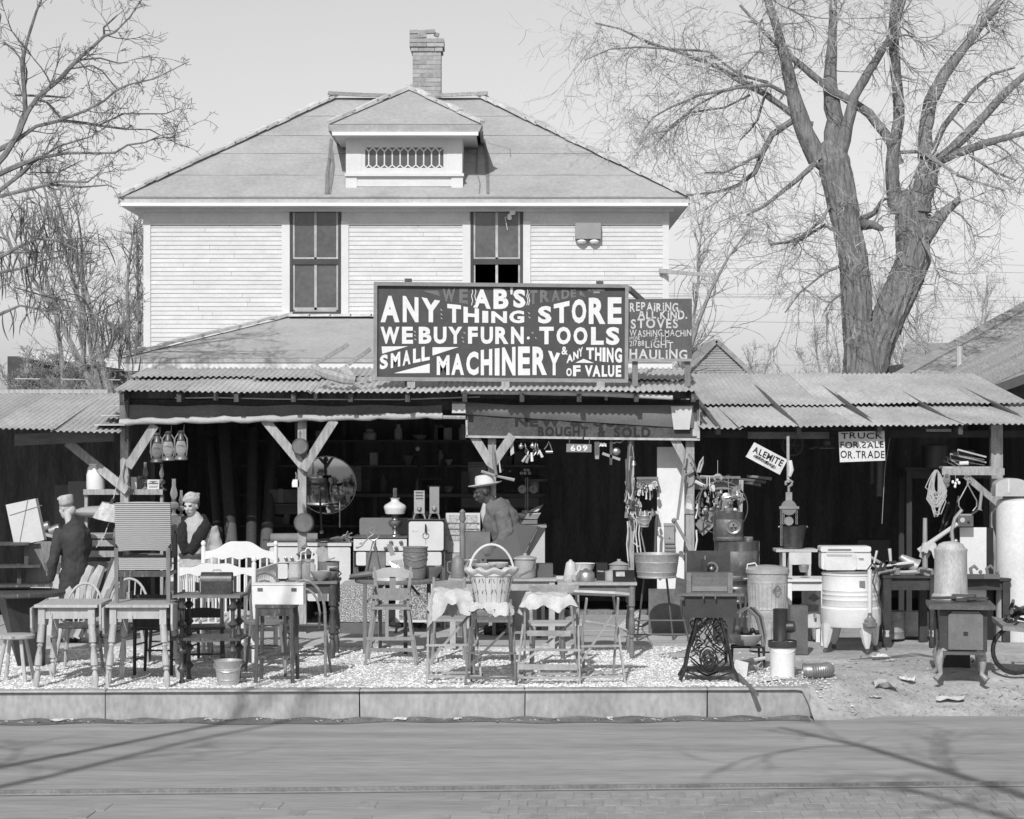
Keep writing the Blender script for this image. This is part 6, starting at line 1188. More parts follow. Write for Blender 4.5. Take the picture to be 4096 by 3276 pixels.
pot('cut glass tumbler at the near edge of the kettle table', (X(2275, Yk), Yk-.22, zk), [(.03, 0), (.04, .07), (.035, .07)], glass(.9, .05, .6), 'tumbler', 'glass', n=12)
t = thing('dial_box', 'sloping dark metal box with printed front on the kettle table', 'box', (X(2488, Yk), Yk-.15, zk)); MB().add([(-.10, -.06, 0), (.12, -.06, 0), (.12, .08, 0), (-.1, .08, 0), (-.10, -.06, .04), (.12, -.06, .04), (.12, .06, .11), (-.1, .06, .11), (.12, .08, .11), (-.1, .08, .11)], [(0,1,5,4),(4,5,6,7),(7,6,8,9),(9,8,2,3),(0,4,7,9,3),(1,2,8,6,5)]).build('case', DK, t, smooth=False); MB().slab([(-.07, -.043, .054), (.02, -.043, .054), (.02, .03, .096), (-.07, .03, .096)], -.003).build('label_plate', mt(.5, .6, var=.5, sc=30), t, smooth=False)
boxthing('book', 'pale open book lying at the back corner of the kettle table', 'book', (X(2250, Yk), Yk+.2, zk), .12, .12, .03, mt(.5, .8))
t = thing('straw_broom', 'upturned straw broom head lying under the kettle table', 'broom', (X(2490, 24.0), 24.0, .04), R(20)); rng = random.Random(3)
for k in range(60): MB().tube([(-.05, 0, .12), (.1+rng.uniform(0, .12), rng.uniform(-.1, .1), .12+rng.uniform(-.1, .16))], .007, 4).build('straw', mt(.55, .9, rnd=.3), t)
MB().tube([(-.05, 0, .12), (-.5, .3, .2)], .013, 6).build('handle', WOODL, t)
# ============================================================ RIGHT SIDE
# hardware post and shelves of small hand tools
YHw = 24.7; hs = thing('hardware_rack', 'crowded rack of boards hung with small hardware between doorway and white door', 'rack')
MB().bb(X(2512, YHw), X(2536, YHw), YHw-.02, YHw+.03, 0, Z(1760, YHw)).build('post', WOODL, hs, smooth=False)
for (a, b, py) in ((2545, 2632, 1908), (2540, 2632, 2045), (2500, 2545, 2062), (2745, 2960, 1905), (2740, 2800, 2045)): MB().bb(X(a, YHw), X(b, YHw), YHw-.06, YHw+.1, Z(py+9, YHw), Z(py, YHw)).build('shelf_board', WOODM, hs, smooth=False)
MB().bb(X(2548, YHw), X(2632, YHw), YHw+.02, YHw+.03, Z(1955, YHw), Z(1915, YHw)).build('paper_card', WHITE, hs, smooth=False); MB().bb(X(2760, YHw), X(2960, YHw), YHw+.06, YHw+.07, Z(1958, YHw), Z(1915, YHw)).build('tin_sheet', mt(.3, .6, var=.3), hs, smooth=False)
rng = random.Random(77); kinds = []
for v in (.12, .3, .5, .65): kinds.append(mt(v, .45, .5 if v < .6 else 0, var=.3))
def tool(name, label, px, py, Y, L, ang, mat, hm, w=.02, head=.06, cat='tool', group=None, hmat=None):
    t = thing(name, label, cat, tuple(P(px, py, Y)), 0, group); t.rotation_euler = (0, R(ang), 0)
    MB().tube([(0, 0, 0), (0, 0, -L)], [w*.45, w*.6], 7).build('handle', mat, t)
    if hm == 'hammer': MB().bar((-head, 0, 0), (head, 0, 0), .03, .03).build('head', IRON, t)
    elif hm == 'blade': MB().prism([(-w, 0), (w, 0), (w*1.6, head*2), (0, head*2.4)], -.003, .003).build('blade', STEEL, t, smooth=False)
    elif hm == 'whisk':
        for k in range(4): MB().tube([(0, 0, -L), (.025*math.cos(k*.8), .025*math.sin(k*.8), -L-.05), (0, 0, -L-.10)], .003, 4).build('wire', STEEL, t)
    elif hm == 'ladle': MB().ball((0, 0, -L-.02), (.03, .02, .03), 10, 6).build('bowl', STEEL, t)
    return t
GH = 'small hardware hung in clusters on the tool rack'
names = [('key_ring', 'bunch of keys'), ('chisel', 'pale handled chisel'), ('door_lock', 'old door lock'), ('pulley', 'small pulley'), ('hinge', 'strap hinge')]
for k in range(104):
    px = rng.choice([2505, 2515, 2524, 2532, 2538, 2548, 2556])+rng.uniform(-6, 6); py = rng.uniform(1915, 2075)
    if k >= 44: px = rng.uniform(2552, 2632); py = rng.choice((rng.uniform(1925, 1960), rng.uniform(2030, 2052)))
    if k >= 70: px = rng.uniform(2790, 2965); py = rng.uniform(1925, 2035)
    Y = YHw-.06-rng.uniform(0, .1); mm = MB(); kd = k % 4
    if kd == 0: mm.tube([(0, 0, 0), (.004, 0, -.06), (0, 0, -.12)], [.004, .007, .012], 6)
    elif kd == 1: mm.bb(-.018, .018, -.006, .006, -.07, 0); mm.tube([(0, 0, 0), (.006, 0, .03)], .004, 4)
    elif kd == 2: mm.tube([(.022*math.cos(a), 0, .022*math.sin(a)-.02) for a in np.linspace(0, 6.28, 11)], .006, 5, cap=False); mm.tube([(0, 0, -.04), (.01, 0, -.09)], .008, 5)
    else: mm.lathe([(.01, -.07), (.018, -.06), (.015, -.02), (.008, 0)], 8)
    o = mm.build(['hook_tool', 'lock_plate', 'ring_hook', 'faucet'][kd], kinds[rng.randrange(4)], None, tuple(P(px, py, Y))); o.rotation_euler = (0, rng.uniform(-.3, .3), rng.uniform(-1, 1))
    tag(o, ['thin steel hook tool hung among the hardware on the tool rack', 'small rectangular lock plate hung among the hardware on the tool rack', 'ring with short shank hung among the hardware on the tool rack', 'small turned metal fitting hung among the hardware on the tool rack'][kd], 'hardware', GH)
for k, (px, py, L, v) in enumerate(((2510, 2085, .45, .6), (2546, 2045, .55, .6), (2558, 2045, .6, .55), (2568, 2045, .5, .3), (2536, 2080, .3, .5))):
    Y = YHw-.12; tag(MB().tube([P(px, py, Y), P(px+2, py+40, Y-.01), P(px-3, py+90, Y), P(px+3+4*k, py+L*355, Y)], .008, 5).build('sash_rope', mt(v, .9, var=.2), None), ['white rope end hanging beside the rack post', 'braided rope hanging left of the little pail', 'pale braided rope hanging across the little pail', 'dark cord hanging right of the little pail', 'frayed cord hanging low on the rack post'][k], 'rope')
# utensils under the board sign
t = thing('wide_chisel', 'wide bladed chisel hanging left of the utensils', 'tool', tuple(P(2046, 1770, YP-.1))); MB().slab([(-.02, 0, 0), (.02, 0, .01), (.03, 0, -.12), (-.01, 0, -.15)], .006).build('blade', mt(.5, .5), t, smooth=False)
for k, (px, py, L, a, hm, v) in enumerate(((2085, 1772, .02, 5, 'ladle', .5), (2130, 1770, .02, 0, 'ladle', .5), (2112, 1815, .11, 35, 'n', .45), (2118, 1818, .10, 20, 'n', .3), (2150, 1775, .03, 0, 'whisk', .4), (2126, 1810, .10, -4, 'n', .7), (2156, 1800, .09, -25, 'n', .6), (2100, 1775, .04, -12, 'whisk', .4), (2143, 1772, .05, 8, 'whisk', .5))):
    tool('kitchen_utensil', ['round ladle bowl at the left of the hanging utensils', 'second bright ladle in the hanging utensils', 'thick wooden handle slanting in the utensil bunch', 'dark wooden handle slanting in the utensil bunch', 'wire egg beater in the utensil bunch', 'white handled utensil hanging straight in the bunch', 'pale handled utensil at the right of the bunch', 'wire whisk behind the left ladle', 'wire masher hanging from the sign board'][k], px, py, YP-.1-.01*k, L, a, mt(v, .5), hm, .028 if L > .06 else .012)
t = thing('metal_trap', 'small metal trap with nickel roller hanging beside the utensils', 'hardware', tuple(P(2195, 1765, YP-.1))); MB().tube([(-.05, 0, -.09), (-.02, 0, -.05), (0, 0, 0), (.02, 0, -.05), (.035, 0, -.1)], .007, 6).build('frame', STEEL, t); MB().tube([(-.035, 0, -.12), (.045, 0, -.12)], .018, 10).build('roller', STEEL, t)
t = thing('wood_clamp', 'large woodworking clamp hanging right of the number plate', 'tool', tuple(P(2445, 1760, YP-.1))); MB().bar((0, 0, 0), (-.005, 0, -.28), .03, .02).build('bar', WOODD, t, smooth=False); MB().bar((-.1, 0, -.15), (.1, 0, -.22), .03, .02).build('arm', mt(.3, .6), t, smooth=False); MB().ball((.055, 0, -.13), (.05, .03, .045)).build('pulley', STEEL, t); MB().tube([(.02, 0, -.04), (.06, 0, -.02), (.1, 0, -.03), (.16, 0, .02)], .009, 6).build('hook', STEEL, t)
t = thing('paint_brush', 'flat brush hanging between number plate and shell string', 'brush', tuple(P(2388, 1765, YP-.1))); MB().bb(-.028, .028, -.008, .008, -.16, 0).build('bristles', mt(.12, .9), t, smooth=False); MB().bb(-.022, .022, -.01, .01, -.2, -.16).build('ferrule', mt(.3, .6), t, smooth=False)
t = thing('spool_string', 'string of small white spools hanging right of the number plate', 'spools', tuple(P(2410, 1770, YP-.1)))
for k in range(5): MB().lathe([(.012, 0), (.007, .01), (.007, .03), (.01, .035)], 8, (-.035+.018*k, 0, -.045+.006*(k % 2))).build('spool', WHITE, t)
t = thing('rod_bundle', 'bundle of rods, bells and a saw hung from the beam beside the rack', 'hardware', tuple(P(2522, 1765, YP-.08))); 
for (a, b, r_, v) in (((0, 0, 0), (-.04, 0, -.38), .008, .4), ((.01, 0, -.02), (-.05, 0, -.3), .006, .3), ((-.02, 0, -.05), (-.05, 0, -.5), .012, .2), ((.02, 0, -.05), (.04, 0, -.2), .005, .5)): MB().tube([a, b], r_, 6).build('rod', mt(v, .4, .6), t)
MB().tube([(.035, 0, -.22), (.035, 0, -.27)], [.02, .032], 10).build('bell', STEEL, t); MB().slab([(-.06, 0, -.2), (-.03, 0, -.2), (-.01, 0, -.5), (-.05, 0, -.55)], .004).build('saw_blade', mt(.15, .4, .5), t, smooth=False)
# white door standing behind, two mop poles
t = thing('door', 'tall white door leaf standing upright beside the right post', 'door', (X(2683, 24.85), 24.85, 0.0)); MB().bb(-.155, .155, 0, .035, .36, Z(1788, 24.85)).build('leaf', mt(.74, .7, var=.06, sc=2), t, smooth=False); MB().bb(-.155, .155, -.002, .04, .02, .36).build('bottom_panel', mt(.7, .7, var=.08), t, smooth=False)
t = thing('letter_box', 'grey metal letter box nailed on the white door', 'letter box', tuple(P(2677, 2170, 24.8))); MB().bb(-.055, .055, -.035, .045, 0, .19).build('body', mt(.3, .5), t, smooth=False); MB().bb(-.06, .06, -.045, .045, .191, .22).build('lid', mt(.35, .5), t, smooth=False); MB(Matrix.Translation((0, -.036, .05)) @ Matrix.Rotation(R(90), 4, 'X')).lathe([(.008, 0), (.008, .004)], 8).build('keyhole', DK, t)
for k in range(5): tag(MB().tube([(-.055, 0, .018), (.06, 0, .018)], .02, 8).build('hose_coil', mt(.22, .8, var=.2), None, tuple(P(2677, 2238-15*k, 24.78))), ['bottom roll of hose under the letter box', 'second roll of hose from the bottom under the letter box', 'third roll of hose from the bottom under the letter box', 'fourth roll of hose from the bottom under the letter box', 'top roll of hose touching the letter box'][k], 'hose', 'hose rolls under the letter box')
t = thing('crutch_poles', 'jointed wooden crutch poles slung from the brace across the white door', 'pole', (0, 0, 0)); Ym = 24.35; MB().tube([P(2742, 1800, Ym), P(2730, 1900, Ym), P(2708, 2080, Ym)], .012, 6).build('pole', mt(.25, .7), t); MB().tube([P(2740, 1880, Ym-.01), P(2712, 2080, Ym-.01)], .010, 6).build('pole', mt(.3, .7), t); MB().tube([P(2700, 2085, Ym-.02), P(2745, 2165, Ym-.02)], [.02, .018], 7).build('arm', mt(.25, .7), t); MB().ball(P(2696, 2083, Ym-.02), .03).build('knuckle', mt(.2, .7), t)
t = thing('pipe_handle', 'hooked iron pipe leaning on the rack beside the white door', 'pipe', (0, 0, 0)); MB().tube([P(2620, 2230, 24.5), P(2625, 2080, 24.5), P(2629, 2062, 24.5), P(2618, 2055, 24.5)], .017, 8).build('pipe', mt(.12, .5, .4), t)
bucket('little tin pail hung under the tool shelf full of cords', tuple(P(2577, 2108, 24.45)), .065, .13, mt(.45, .4, .4), bail=True)
t = thing('paper_notice', 'torn paper notices wrapped on the right post', 'notice', tuple(P(2757, 2055, YP-.06))); MB().bb(-.055, .05, -.003, .0, 0, .22).build('paper', mt(.35, .9, var=.5, sc=14), t, smooth=False); MB().slab([(-.035, -.006, .06), (.035, -.006, .04), (.03, -.006, .11), (-.03, -.006, .13)], .002).build('paper', mt(.6, .9), t, smooth=False)
# tackle on right post: ropes, pliers, toggles
for k, (pts, r_, v, nm, lb, ct_) in enumerate((
    ([(2755, 1815), (2775, 1850), (2790, 1900), (2805, 1930)], .011, .12, 'iron_lever', 'dark jointed iron lever on the right post', 'tool'),
    ([(2740, 1900), (2760, 1890), (2775, 1860), (2757, 1815)], .008, .3, 'cord', 'knotted cord tied round the right post', 'cord'),
    ([(2790, 1890), (2800, 1850), (2814, 1828), (2812, 1850), (2798, 1890)], .012, .42, 'wooden_wrench', 'flat wooden spreader stuck up beside the right post', 'tool'),
    ([(2800, 1905), (2850, 1907), (2880, 1900)], .012, .4, 'baluster', 'turned wooden baluster lying on the hardware shelf', 'baluster'),
    ([(2780, 1925), (2820, 1945)], .02, .6, 'spirit_level', 'short pale spirit level hung aslant', 'level'),
    ([(2828, 1945), (2828, 1907), (2838, 1907), (2838, 1945)], .006, .55, 'shackle', 'long pale shackle padlock hung from the hardware shelf', 'padlock'),
    ([(2815, 1940), (2795, 2000), (2795, 2060), (2815, 2090), (2850, 2100)], .010, .14, 'loop_hose', 'dark curved hose looping beside the kerosene cans', 'hose'),
    ([(2785, 2120), (2788, 2160), (2780, 2210)], .010, .6, 'rope_end', 'white rope end hanging beside the right post', 'rope'),
    ([(2950, 1960), (2965, 1975), (2952, 2000)], .012, .3, 'bent_iron', 'bent iron rod hung right of the horn', 'iron'),
    ([(2978, 2000), (2962, 1985), (2940, 1988)], .014, .2, 'iron_hook', 'stubby iron hook hung behind the horn', 'hook'))):
    tag(MB().tube([P(a, b, 24.35-.02*k*.5) for a, b in pts], r_, 6).build(nm, mt(v, .6, var=.3), None), lb, ct_)
t = thing('wire_coil', 'coil of bright wire hung on a string over the kerosene cans', 'wire', tuple(P(2869, 1912, 24.4)));
for k in range(6): MB().tube([((.034+.006*(k % 3))*math.cos(a)+.003*k, .004*k, (.034+.006*(k % 3))*math.sin(a)) for a in np.linspace(0, 6.28, 15)], .003, 4, cap=False).build('strand', mt(.5, .5), t)
MB().tube([(.005, 0, .04), (.005, 0, .20)], .003, 4).build('string', ROPE, t)
t = thing('hoop_ring', 'thin wire hoop hung over the horn', 'ring', tuple(P(2913, 1917, 24.3))); MB().tube([(.046*math.cos(a), 0, .046*math.sin(a)) for a in np.linspace(0, 6.28, 19)], .003, 4, cap=False).build('hoop', STEEL, t); MB().tube([(0, 0, .04), (.004, 0, -.13), (.01, 0, -.35)], .005, 5).build('rod', STEEL, t)
t = thing('iron_hoop', 'large thin iron hoop hung behind the clutter of the hardware rack', 'hoop', tuple(P(2885, 2030, 24.68))); MB().tube([(.30*math.cos(a), 0, .30*math.sin(a)) for a in np.linspace(0, 6.28, 33)], .006, 5, cap=False).build('rim', mt(.15, .5, .5), t)
t = thing('leaning_boards', 'grey planks leaning crosswise behind the kerosene cans', 'timber', (0, 0, 0)); MB().bar(P(2790, 2110, 24.66), P(2960, 1955, 24.66), .11, .02).build('plank', mt(.22, .8), t, smooth=False); MB().bar(P(2800, 2130, 24.7), P(2900, 2040, 24.7), .10, .02).build('plank', mt(.3, .8), t, smooth=False); MB().bar(P(2965, 1920, 24.66), P(2960, 2060, 24.66), .05, .02).build('plank', mt(.35, .8), t, smooth=False)
t = thing('car_horn', 'brass bulb car horn with flared bell hung above the kerosene cans', 'horn', tuple(P(2905, 1990, 24.2))); T = Matrix.Translation((0, 0, 0)) @ Matrix.Rotation(R(78), 4, 'Y')
MB(T).lathe([(.012, -.02), (.012, .04), (.022, .07), (.04, .10), (.052, .11), (.048, .11), (.02, .07)], 18, cap=False).build('bell', mt(.6, .2, .9, var=.2), t).location = (0, -.03, 0); MB(Matrix.Rotation(R(90), 4, 'X')).lathe([(.02, -.02), (.05, 0), (.055, .015), (.05, .02), (.02, .025)], 18).build('dial_face', mt(.55, .3, .6, var=.3), t)
for k in range(9):
    px = 2800+rng.uniform(0, 160); py = 1975+rng.uniform(0, 70); v = rng.choice([.2, .4, .6]); mm = MB(); mm.ball((0, 0, 0), (.02+.02*rng.random(), .02, .025)); mm.tube([(0, 0, 0), (rng.uniform(-.08, .08), 0, rng.uniform(-.08, .02))], .008, 5)
    tag(mm.build('machine_fitting', mt(v, .4, .5), None, tuple(P(px, py, 24.45+.02*k))), 'odd machine fitting hung in the clutter over the kerosene cans', 'hardware', 'machine fittings hung over the kerosene cans')
# washtub on stand
ws = thing('tub_stand', 'spindly iron folding stand carrying the washtub', 'stand', (X(2625, 23.6), 23.6, .035));
for sx in (-1, 1):
    MB().tube([(sx*.24, -.12, .70), (sx*.26, -.2, .35), (sx*.34, -.26, 0)], .012, 6).build('leg', mt(.14, .5, .4), ws); MB().tube([(sx*.12, .15, .7), (sx*.2, .2, 0)], .012, 6).build('leg', mt(.14, .5, .4), ws)
for z in (.15, .3): MB().tube([(-.3, -.22, z-.05), (.3, -.22, z-.05)], .008, 5).build('crossbar', mt(.2, .5, .4), ws)
bucket('wide galvanised washtub on an iron stand', (X(2627, 23.55), 23.55, .735), .245, .26, mt(.5, .4, .5, var=.2, sc=4), 'washtub', False, cat='tub', ratio=.86)
tag(MB().bb(-.2, .2, 0, .02, 0, .5).build('curved_tin', mt(.14, .6, var=.3), None, (X(2665, 24.6), 24.6, .035), 0, smooth=False), 'dark curved panel leaning behind the tub stand', 'panel')
# treadle sewing machine
Ysm = 20.2; sm = thing('sewing_machine', 'treadle sewing machine with ornate iron legs and wooden box lid by the kerb', 'sewing machine', (X(2835, Ysm), Ysm, .01), R(-3)); IR = mt(.04, .5, .4, var=.4, sc=10)
for yy_ in (-.18, .2):
    for sx in (-1, 1): MB().tube([(sx*.10, yy_, .62), (sx*.14, yy_, .45), (sx*.19, yy_, .28), (sx*.22, yy_, .12), (sx*.27, yy_, .02)], [.014, .012, .012, .014, .02], 6).build('iron_leg', IR, sm)
    sc_ = MB()
    for (pts) in ([(-.1, .6), (-.04, .5), (-.12, .4), (-.02, .34), (-.16, .24)], [(.1, .6), (.04, .5), (.12, .4), (.02, .34), (.16, .24)], [(-.04, .62), (.03, .52), (-.03, .42), (.04, .34)], [(.04, .62), (-.03, .52), (.03, .42), (-.04, .34)], [(-.22, .1), (-.1, .06), (0, .02), (.1, .06), (.22, .1)], [(-.17, .2), (-.08, .12), (0, .08), (.08, .12), (.17, .2)], [(-.12, .38), (-.15, .3), (-.10, .25)], [(.12, .38), (.15, .3), (.10, .25)], [(-.08, .55), (-.11, .5), (-.06, .46)], [(.08, .55), (.11, .5), (.06, .46)]):
        sc_.tube([(x, yy_, z) for x, z in pts], .008, 5)
    for (r_, th) in ((.09, .01), (.065, .007), (.04, .02)): sc_.tube([(r_*.85*math.cos(a), yy_-.005, .19+r_*1.15*math.sin(a)) for a in np.linspace(0, 6.28, 25)], th*.8, 5, cap=False)
    for k in range(4):
        for sx in (-1, 1): sc_.tube([(sx*(.08+.02*k)+.025*math.cos(a), yy_, .3+.07*k-.0*k+.025*math.sin(a)) for a in np.linspace(0, 5, 9)], .006, 4)
    sc_.build('iron_scrollwork', IR, sm)
fw = MB(); fw.tube([(0, .15*math.cos(a), .15*math.sin(a)) for a in np.linspace(0, 6.28, 25)], .012, 6, cap=False)
for k in range(3): fw.tube([(0, .15*math.cos(k*1.05), .15*math.sin(k*1.05)), (0, -.15*math.cos(k*1.05), -.15*math.sin(k*1.05))], .007, 5)
fw.build('flywheel', IR, sm, (.16, .04, .32))
MB().bb(-.24, .24, -.12, .2, .09, .11).build('treadle', IR, sm, smooth=False); MB().bb(-.245, .25, -.22, .28, .60, .80).build('cabinet', mt(.04, .5, var=.3), sm, smooth=False); MB().bb(-.30, .31, -.26, .3, .80, .825).build('tabletop', mt(.14, .6, var=.3, sc=4), sm, smooth=False)
MB().slab([(-.32, -.25, .80), (-.24, -.3, .76), (-.18, .2, .9), (-.3, .2, .93)], .015).build('hinged_leaf', mt(.12, .6, var=.3), sm, smooth=False)
bxs = MB(); bxs.bb(-.2, .2, -.17, .12, .826, .90); bxs.bb(-.2, .2, -.15, -.14, .9, .97); bxs.build('box_base', mt(.15, .6, var=.25, sc=5), sm, smooth=False); MB().bb(-.21, .21, -.1, .13, .90, 1.0).build('box_lid', mt(.13, .6, var=.25, sc=5), sm, smooth=False)
for x in (-.19, .19): MB().bb(x-.022, x+.022, -.19, -.14, .826, 1.01).build('box_end', mt(.18, .6, var=.25), sm, smooth=False)
MB().bb(-.16, .16, -.18, -.172, .84, .885).build('drawer_front', mt(.2, .6), sm, smooth=False)
for x in (-.06, .05): MB().tube([(x, -.27, .82), (x, -.29, .80), (x, -.28, .78)], .008, 5).build('clasp', STEEL, sm)
m = MB(); m.tube([(.03+.055*math.cos(a), .1, 1.03+.055*math.sin(a)) for a in np.linspace(0, 6.28, 21)], .011, 6, cap=False); m.ball((.03, .1, 1.03), (.022, .02, .022)); m.build('hand_wheel', mt(.4, .3, .7), sm)
for k in range(6): a = k*1.047; MB().tube([(.03, .1, 1.03), (.03+.05*math.cos(a), .1, 1.03+.05*math.sin(a))], .006, 4).build('wheel_spoke', IRON, sm)
MB().bb(-.06, -.01, .08, .2, 1.0, 1.11).build('machine_head', IRON, sm, smooth=False); MB().tube([(-.03, .12, 1.1), (-.03, .12, 1.15)], .006, 5).build('spool_pin', STEEL, sm)
tag(MB().box(0, 0, .18, .41, .02, .36, Matrix.Rotation(R(3), 3, 'X')).build('table_leaf', mt(.06, .5, var=.35, sc=4), None, (X(2834, 20.42), 20.44, .84), 0, smooth=False), 'dark scuffed table leaf standing upright behind the sewing machine', 'board')
boxthing('plank_offcut', 'short pale plank lying on the ground left of the sewing machine', 'plank', (X(2716, 22.2), 22.2, .02), .18, .1, .04, mt(.35, .8))
# kerosene cans
KC = mt(.22, .27, .75, var=.3, sc=5)
def kcan(label, px, py, Y, w, h, neck, front=None):
    t = thing('kerosene_can', label, 'can', (X(px, Y), Y, Z(py, Y)), 0, 'dark tin kerosene cans'); r = w/2; pr = [(r*.98, 0), (r, .01), (r, h*.12), (r*.985, h*.14), (r, h*.16), (r, h*.72), (r*.985, h*.74), (r*.985, h*.78), (r, h*.8), (r, h-.01), (r*1.01, h-.005), (r*1.01, h), (r*.4, h+.015)]
    MB().lathe(pr, 28, sy=.8).build('body', KC, t); MB().lathe([(.05, h+.01), (.053, h+.02), (.053, h+.045), (.045, h+.05)], 18, (neck, -.02, 0)).build('neck', mt(.4, .3, .8), t)
    if front:
        MB(Matrix.Translation((front, -r*.8+.01, h*.5)) @ Matrix.Rotation(R(90), 4, 'X')).lathe([(.078, -.02), (.08, 0), (.078, .03), (.07, .03), (.05, .02), (.045, .035), (.01, .04)], 22).build('vent_dial', mt(.3, .3, .7), t)
        for k in range(3): a = R(90+120*k); MB(Matrix.Translation((front, -r*.8-.032, h*.5)) @ Matrix.Rotation(R(90), 4, 'X')).add([(0, 0, 0), (.036*math.cos(a-.4), .036*math.sin(a-.4), 0), (.036*math.cos(a+.4), .036*math.sin(a+.4), 0)], [(0, 1, 2)]).build('vent_slot', DK, t, smooth=False)
    return t
kcan('dark tin kerosene can with round vented dial, top of the stack', 2913, 2162, 23.4, .325, .305, -.0, .04); kcan('big dark tin can in the middle of the kerosene stack', 2948, 2320, 23.45, .49, .42, .12); kcan('lowest dark tin can under the kerosene stack', 2952, 2410, 23.5, .46, .24, .12)
boxthing('packing_case', 'low dark case under the kerosene cans', 'case', (X(2950, 23.6), 23.6, 0.0), .5, .4, Z(2410, 23.5), mt(.06, .8))
# garbage cans
def gcan(label, px, pyb, Y, r, h, lid, z=None):
    t = thing('garbage_can', label, 'garbage can', (X(px, Y), Y, Z(pyb, Y) if z is None else z), 0, 'stacked galvanised garbage cans'); n = 96
    m = MB(); m.lathe([(r*.86, 0), (r*.87, .01), (r*.87, .03)], n); m.lathe([(r*.87, .03), (r*.90, h*.35), (r*.93, h*.7)], n, wob=lambda q, z_: .018*math.sin(q*32), cap=False); m.lathe([(r*.945, h*.7), (r*.95, h*.72), (r*.94, h*.75), (r*.955, h*.78), (r*.95, h*.97), (r*.98, h*.985), (r*.98, h), (r*.9, h)], n); m.build('body', mt(.55, .4, .45, var=.25, sc=10), t)
    for sx in (-1, 1): MB().tube([(sx*r*.95, -.05, h*.8), (sx*r*1.12, -.05, h*.79), (sx*r*1.12, .05, h*.79), (sx*r*.95, .05, h*.8)], .007, 5).build('side_handle', STEEL, t)
    if lid:
        MB().lathe([(r*1.0, h-.03), (r*1.02, h-.03), (r*1.02, h+.01), (r*.9, h+.03), (r*.4, h+.05), (.02, h+.055)], 36).build('lid', mt(.5, .42, .4, var=.2), t); MB().tube([(-r*.98, -.02, h+.0), (-r*.95, -.03, h+.06), (-r*.6, -.04, h+.075), (-r*.5, -.04, h+.04)], .008, 6).build('lid_handle', mt(.7, .4), t)
    lb = thing('name_plate', 'x', 'x'); del lb['label']; del lb['category']; lb.parent = t; q = .55*h; rr_ = r*.96
    def on(a, z_): return (rr_*math.sin(a), -rr_*math.cos(a)-.014, z_)
    for (a, z1_, b, z2_) in ((.12, q, .36, q+.06), (.36, q+.06, .60, q), (.60, q, .36, q-.06), (.36, q-.06, .12, q)): MB().bar(on(a, z1_), on(b, z2_), .008, .004).build('diamond_edge', mt(.3, .4, .5), lb, smooth=False)
    mm = MB(); word(mm, GM, 'NESCO', rect(0, 0, 100, 30), 1.0); vs2 = []
    xs2 = [v[0] for v in mm.v]; zs2 = [v[2] for v in mm.v]; x0_, x1_, z0_, z1_ = min(xs2), max(xs2), min(zs2), max(zs2)
    mm.v = [on(.2+.34*(v[0]-x0_)/(x1_-x0_), q-.018+.036*(v[2]-z0_)/(z1_-z0_)) for v in mm.v]; mm.v = [(a, b-.004, c) for a, b, c in mm.v]; mm.build('lettering', mt(.12, .6), lb, smooth=False); return t
gcan('lower corrugated galvanised garbage can with diamond name plate', 3070, 2600, 22.9, .225, .44, False, 0.02); gcan('lidded corrugated garbage can stacked on top of the other', 3070, 2430, 22.9, .225, .44, True, .42)
# gas burner with hoses, pan
t = thing('hot_plate', 'enamel basin heaped with gas burner and looped rubber hoses', 'burner', (X(2985, 21.4), 21.4, .22)); MB().lathe([(.10, 0), (.15, .06), (.165, .10), (.16, .11), (.1, .03)], 20).build('basin', mt(.35, .35), t)
for k in range(4): MB().tube([(-.13+.05*k, -.03, .12), (-.11+.05*k, -.04, .3+.02*k), (-.02+.03*k, -.05, .37), (.09+.02*k, -.04, .28), (.14+.015*k, -.04, .1), (.17, -.05, -.12+.03*k)], .012, 7).build('hose', mt([.16, .25, .05, .2][k], .7), t)
MB().tube([(-.05, 0, .3), (-.06, .02, .48), (-.03, .02, .53), (0, .02, .46), (-.01, .02, .3)], .011, 6).build('hose', mt(.1, .7), t); MB().lathe([(.05, .1), (.06, .12), (.02, .17)], 12).build('burner', IRON, t)
for k in range(6): MB().ball((rng.uniform(-.12, .12), rng.uniform(-.08, .08), .12+rng.uniform(0, .06)), .025+.015*rng.random(), 8, 5).build('fitting', mt(rng.choice([.03, .2, .5]), .5, .3), t)
t = thing('burner_frame', 'low iron burner frame on the ground under the hose basin', 'frame', (X(2985, 21.4), 21.35, .01)); 
for sx in (-1, 1): MB().tube([(sx*.15, -.1, .2), (sx*.16, -.12, .0)], .012, 6).build('leg', IRON, t); MB().tube([(sx*.13, .12, .2), (sx*.14, .14, .0)], .012, 6).build('leg', IRON, t)
MB().tube([(-.16, -.1, .2), (.16, -.1, .2), (.14, .12, .2), (-.14, .12, .2), (-.16, -.1, .2)], .012, 6).build('rim', IRON, t); MB().tube([(-.1, -.12, .05), (.16, -.14, .1), (.1, -.1, .02)], .02, 7).build('valve', mt(.5, .5), t)
tag(MB().slab([(-.15, 0, 0), (0, -.03, .0), (.02, -.02, .13), (-.1, 0, .16)], .01).build('tin_scrap', mt(.6, .5), None, (X(2985, 20.5), 20.5, .012), 0, smooth=False), 'bright scrap of tin leaning by the burner frame', 'scrap')
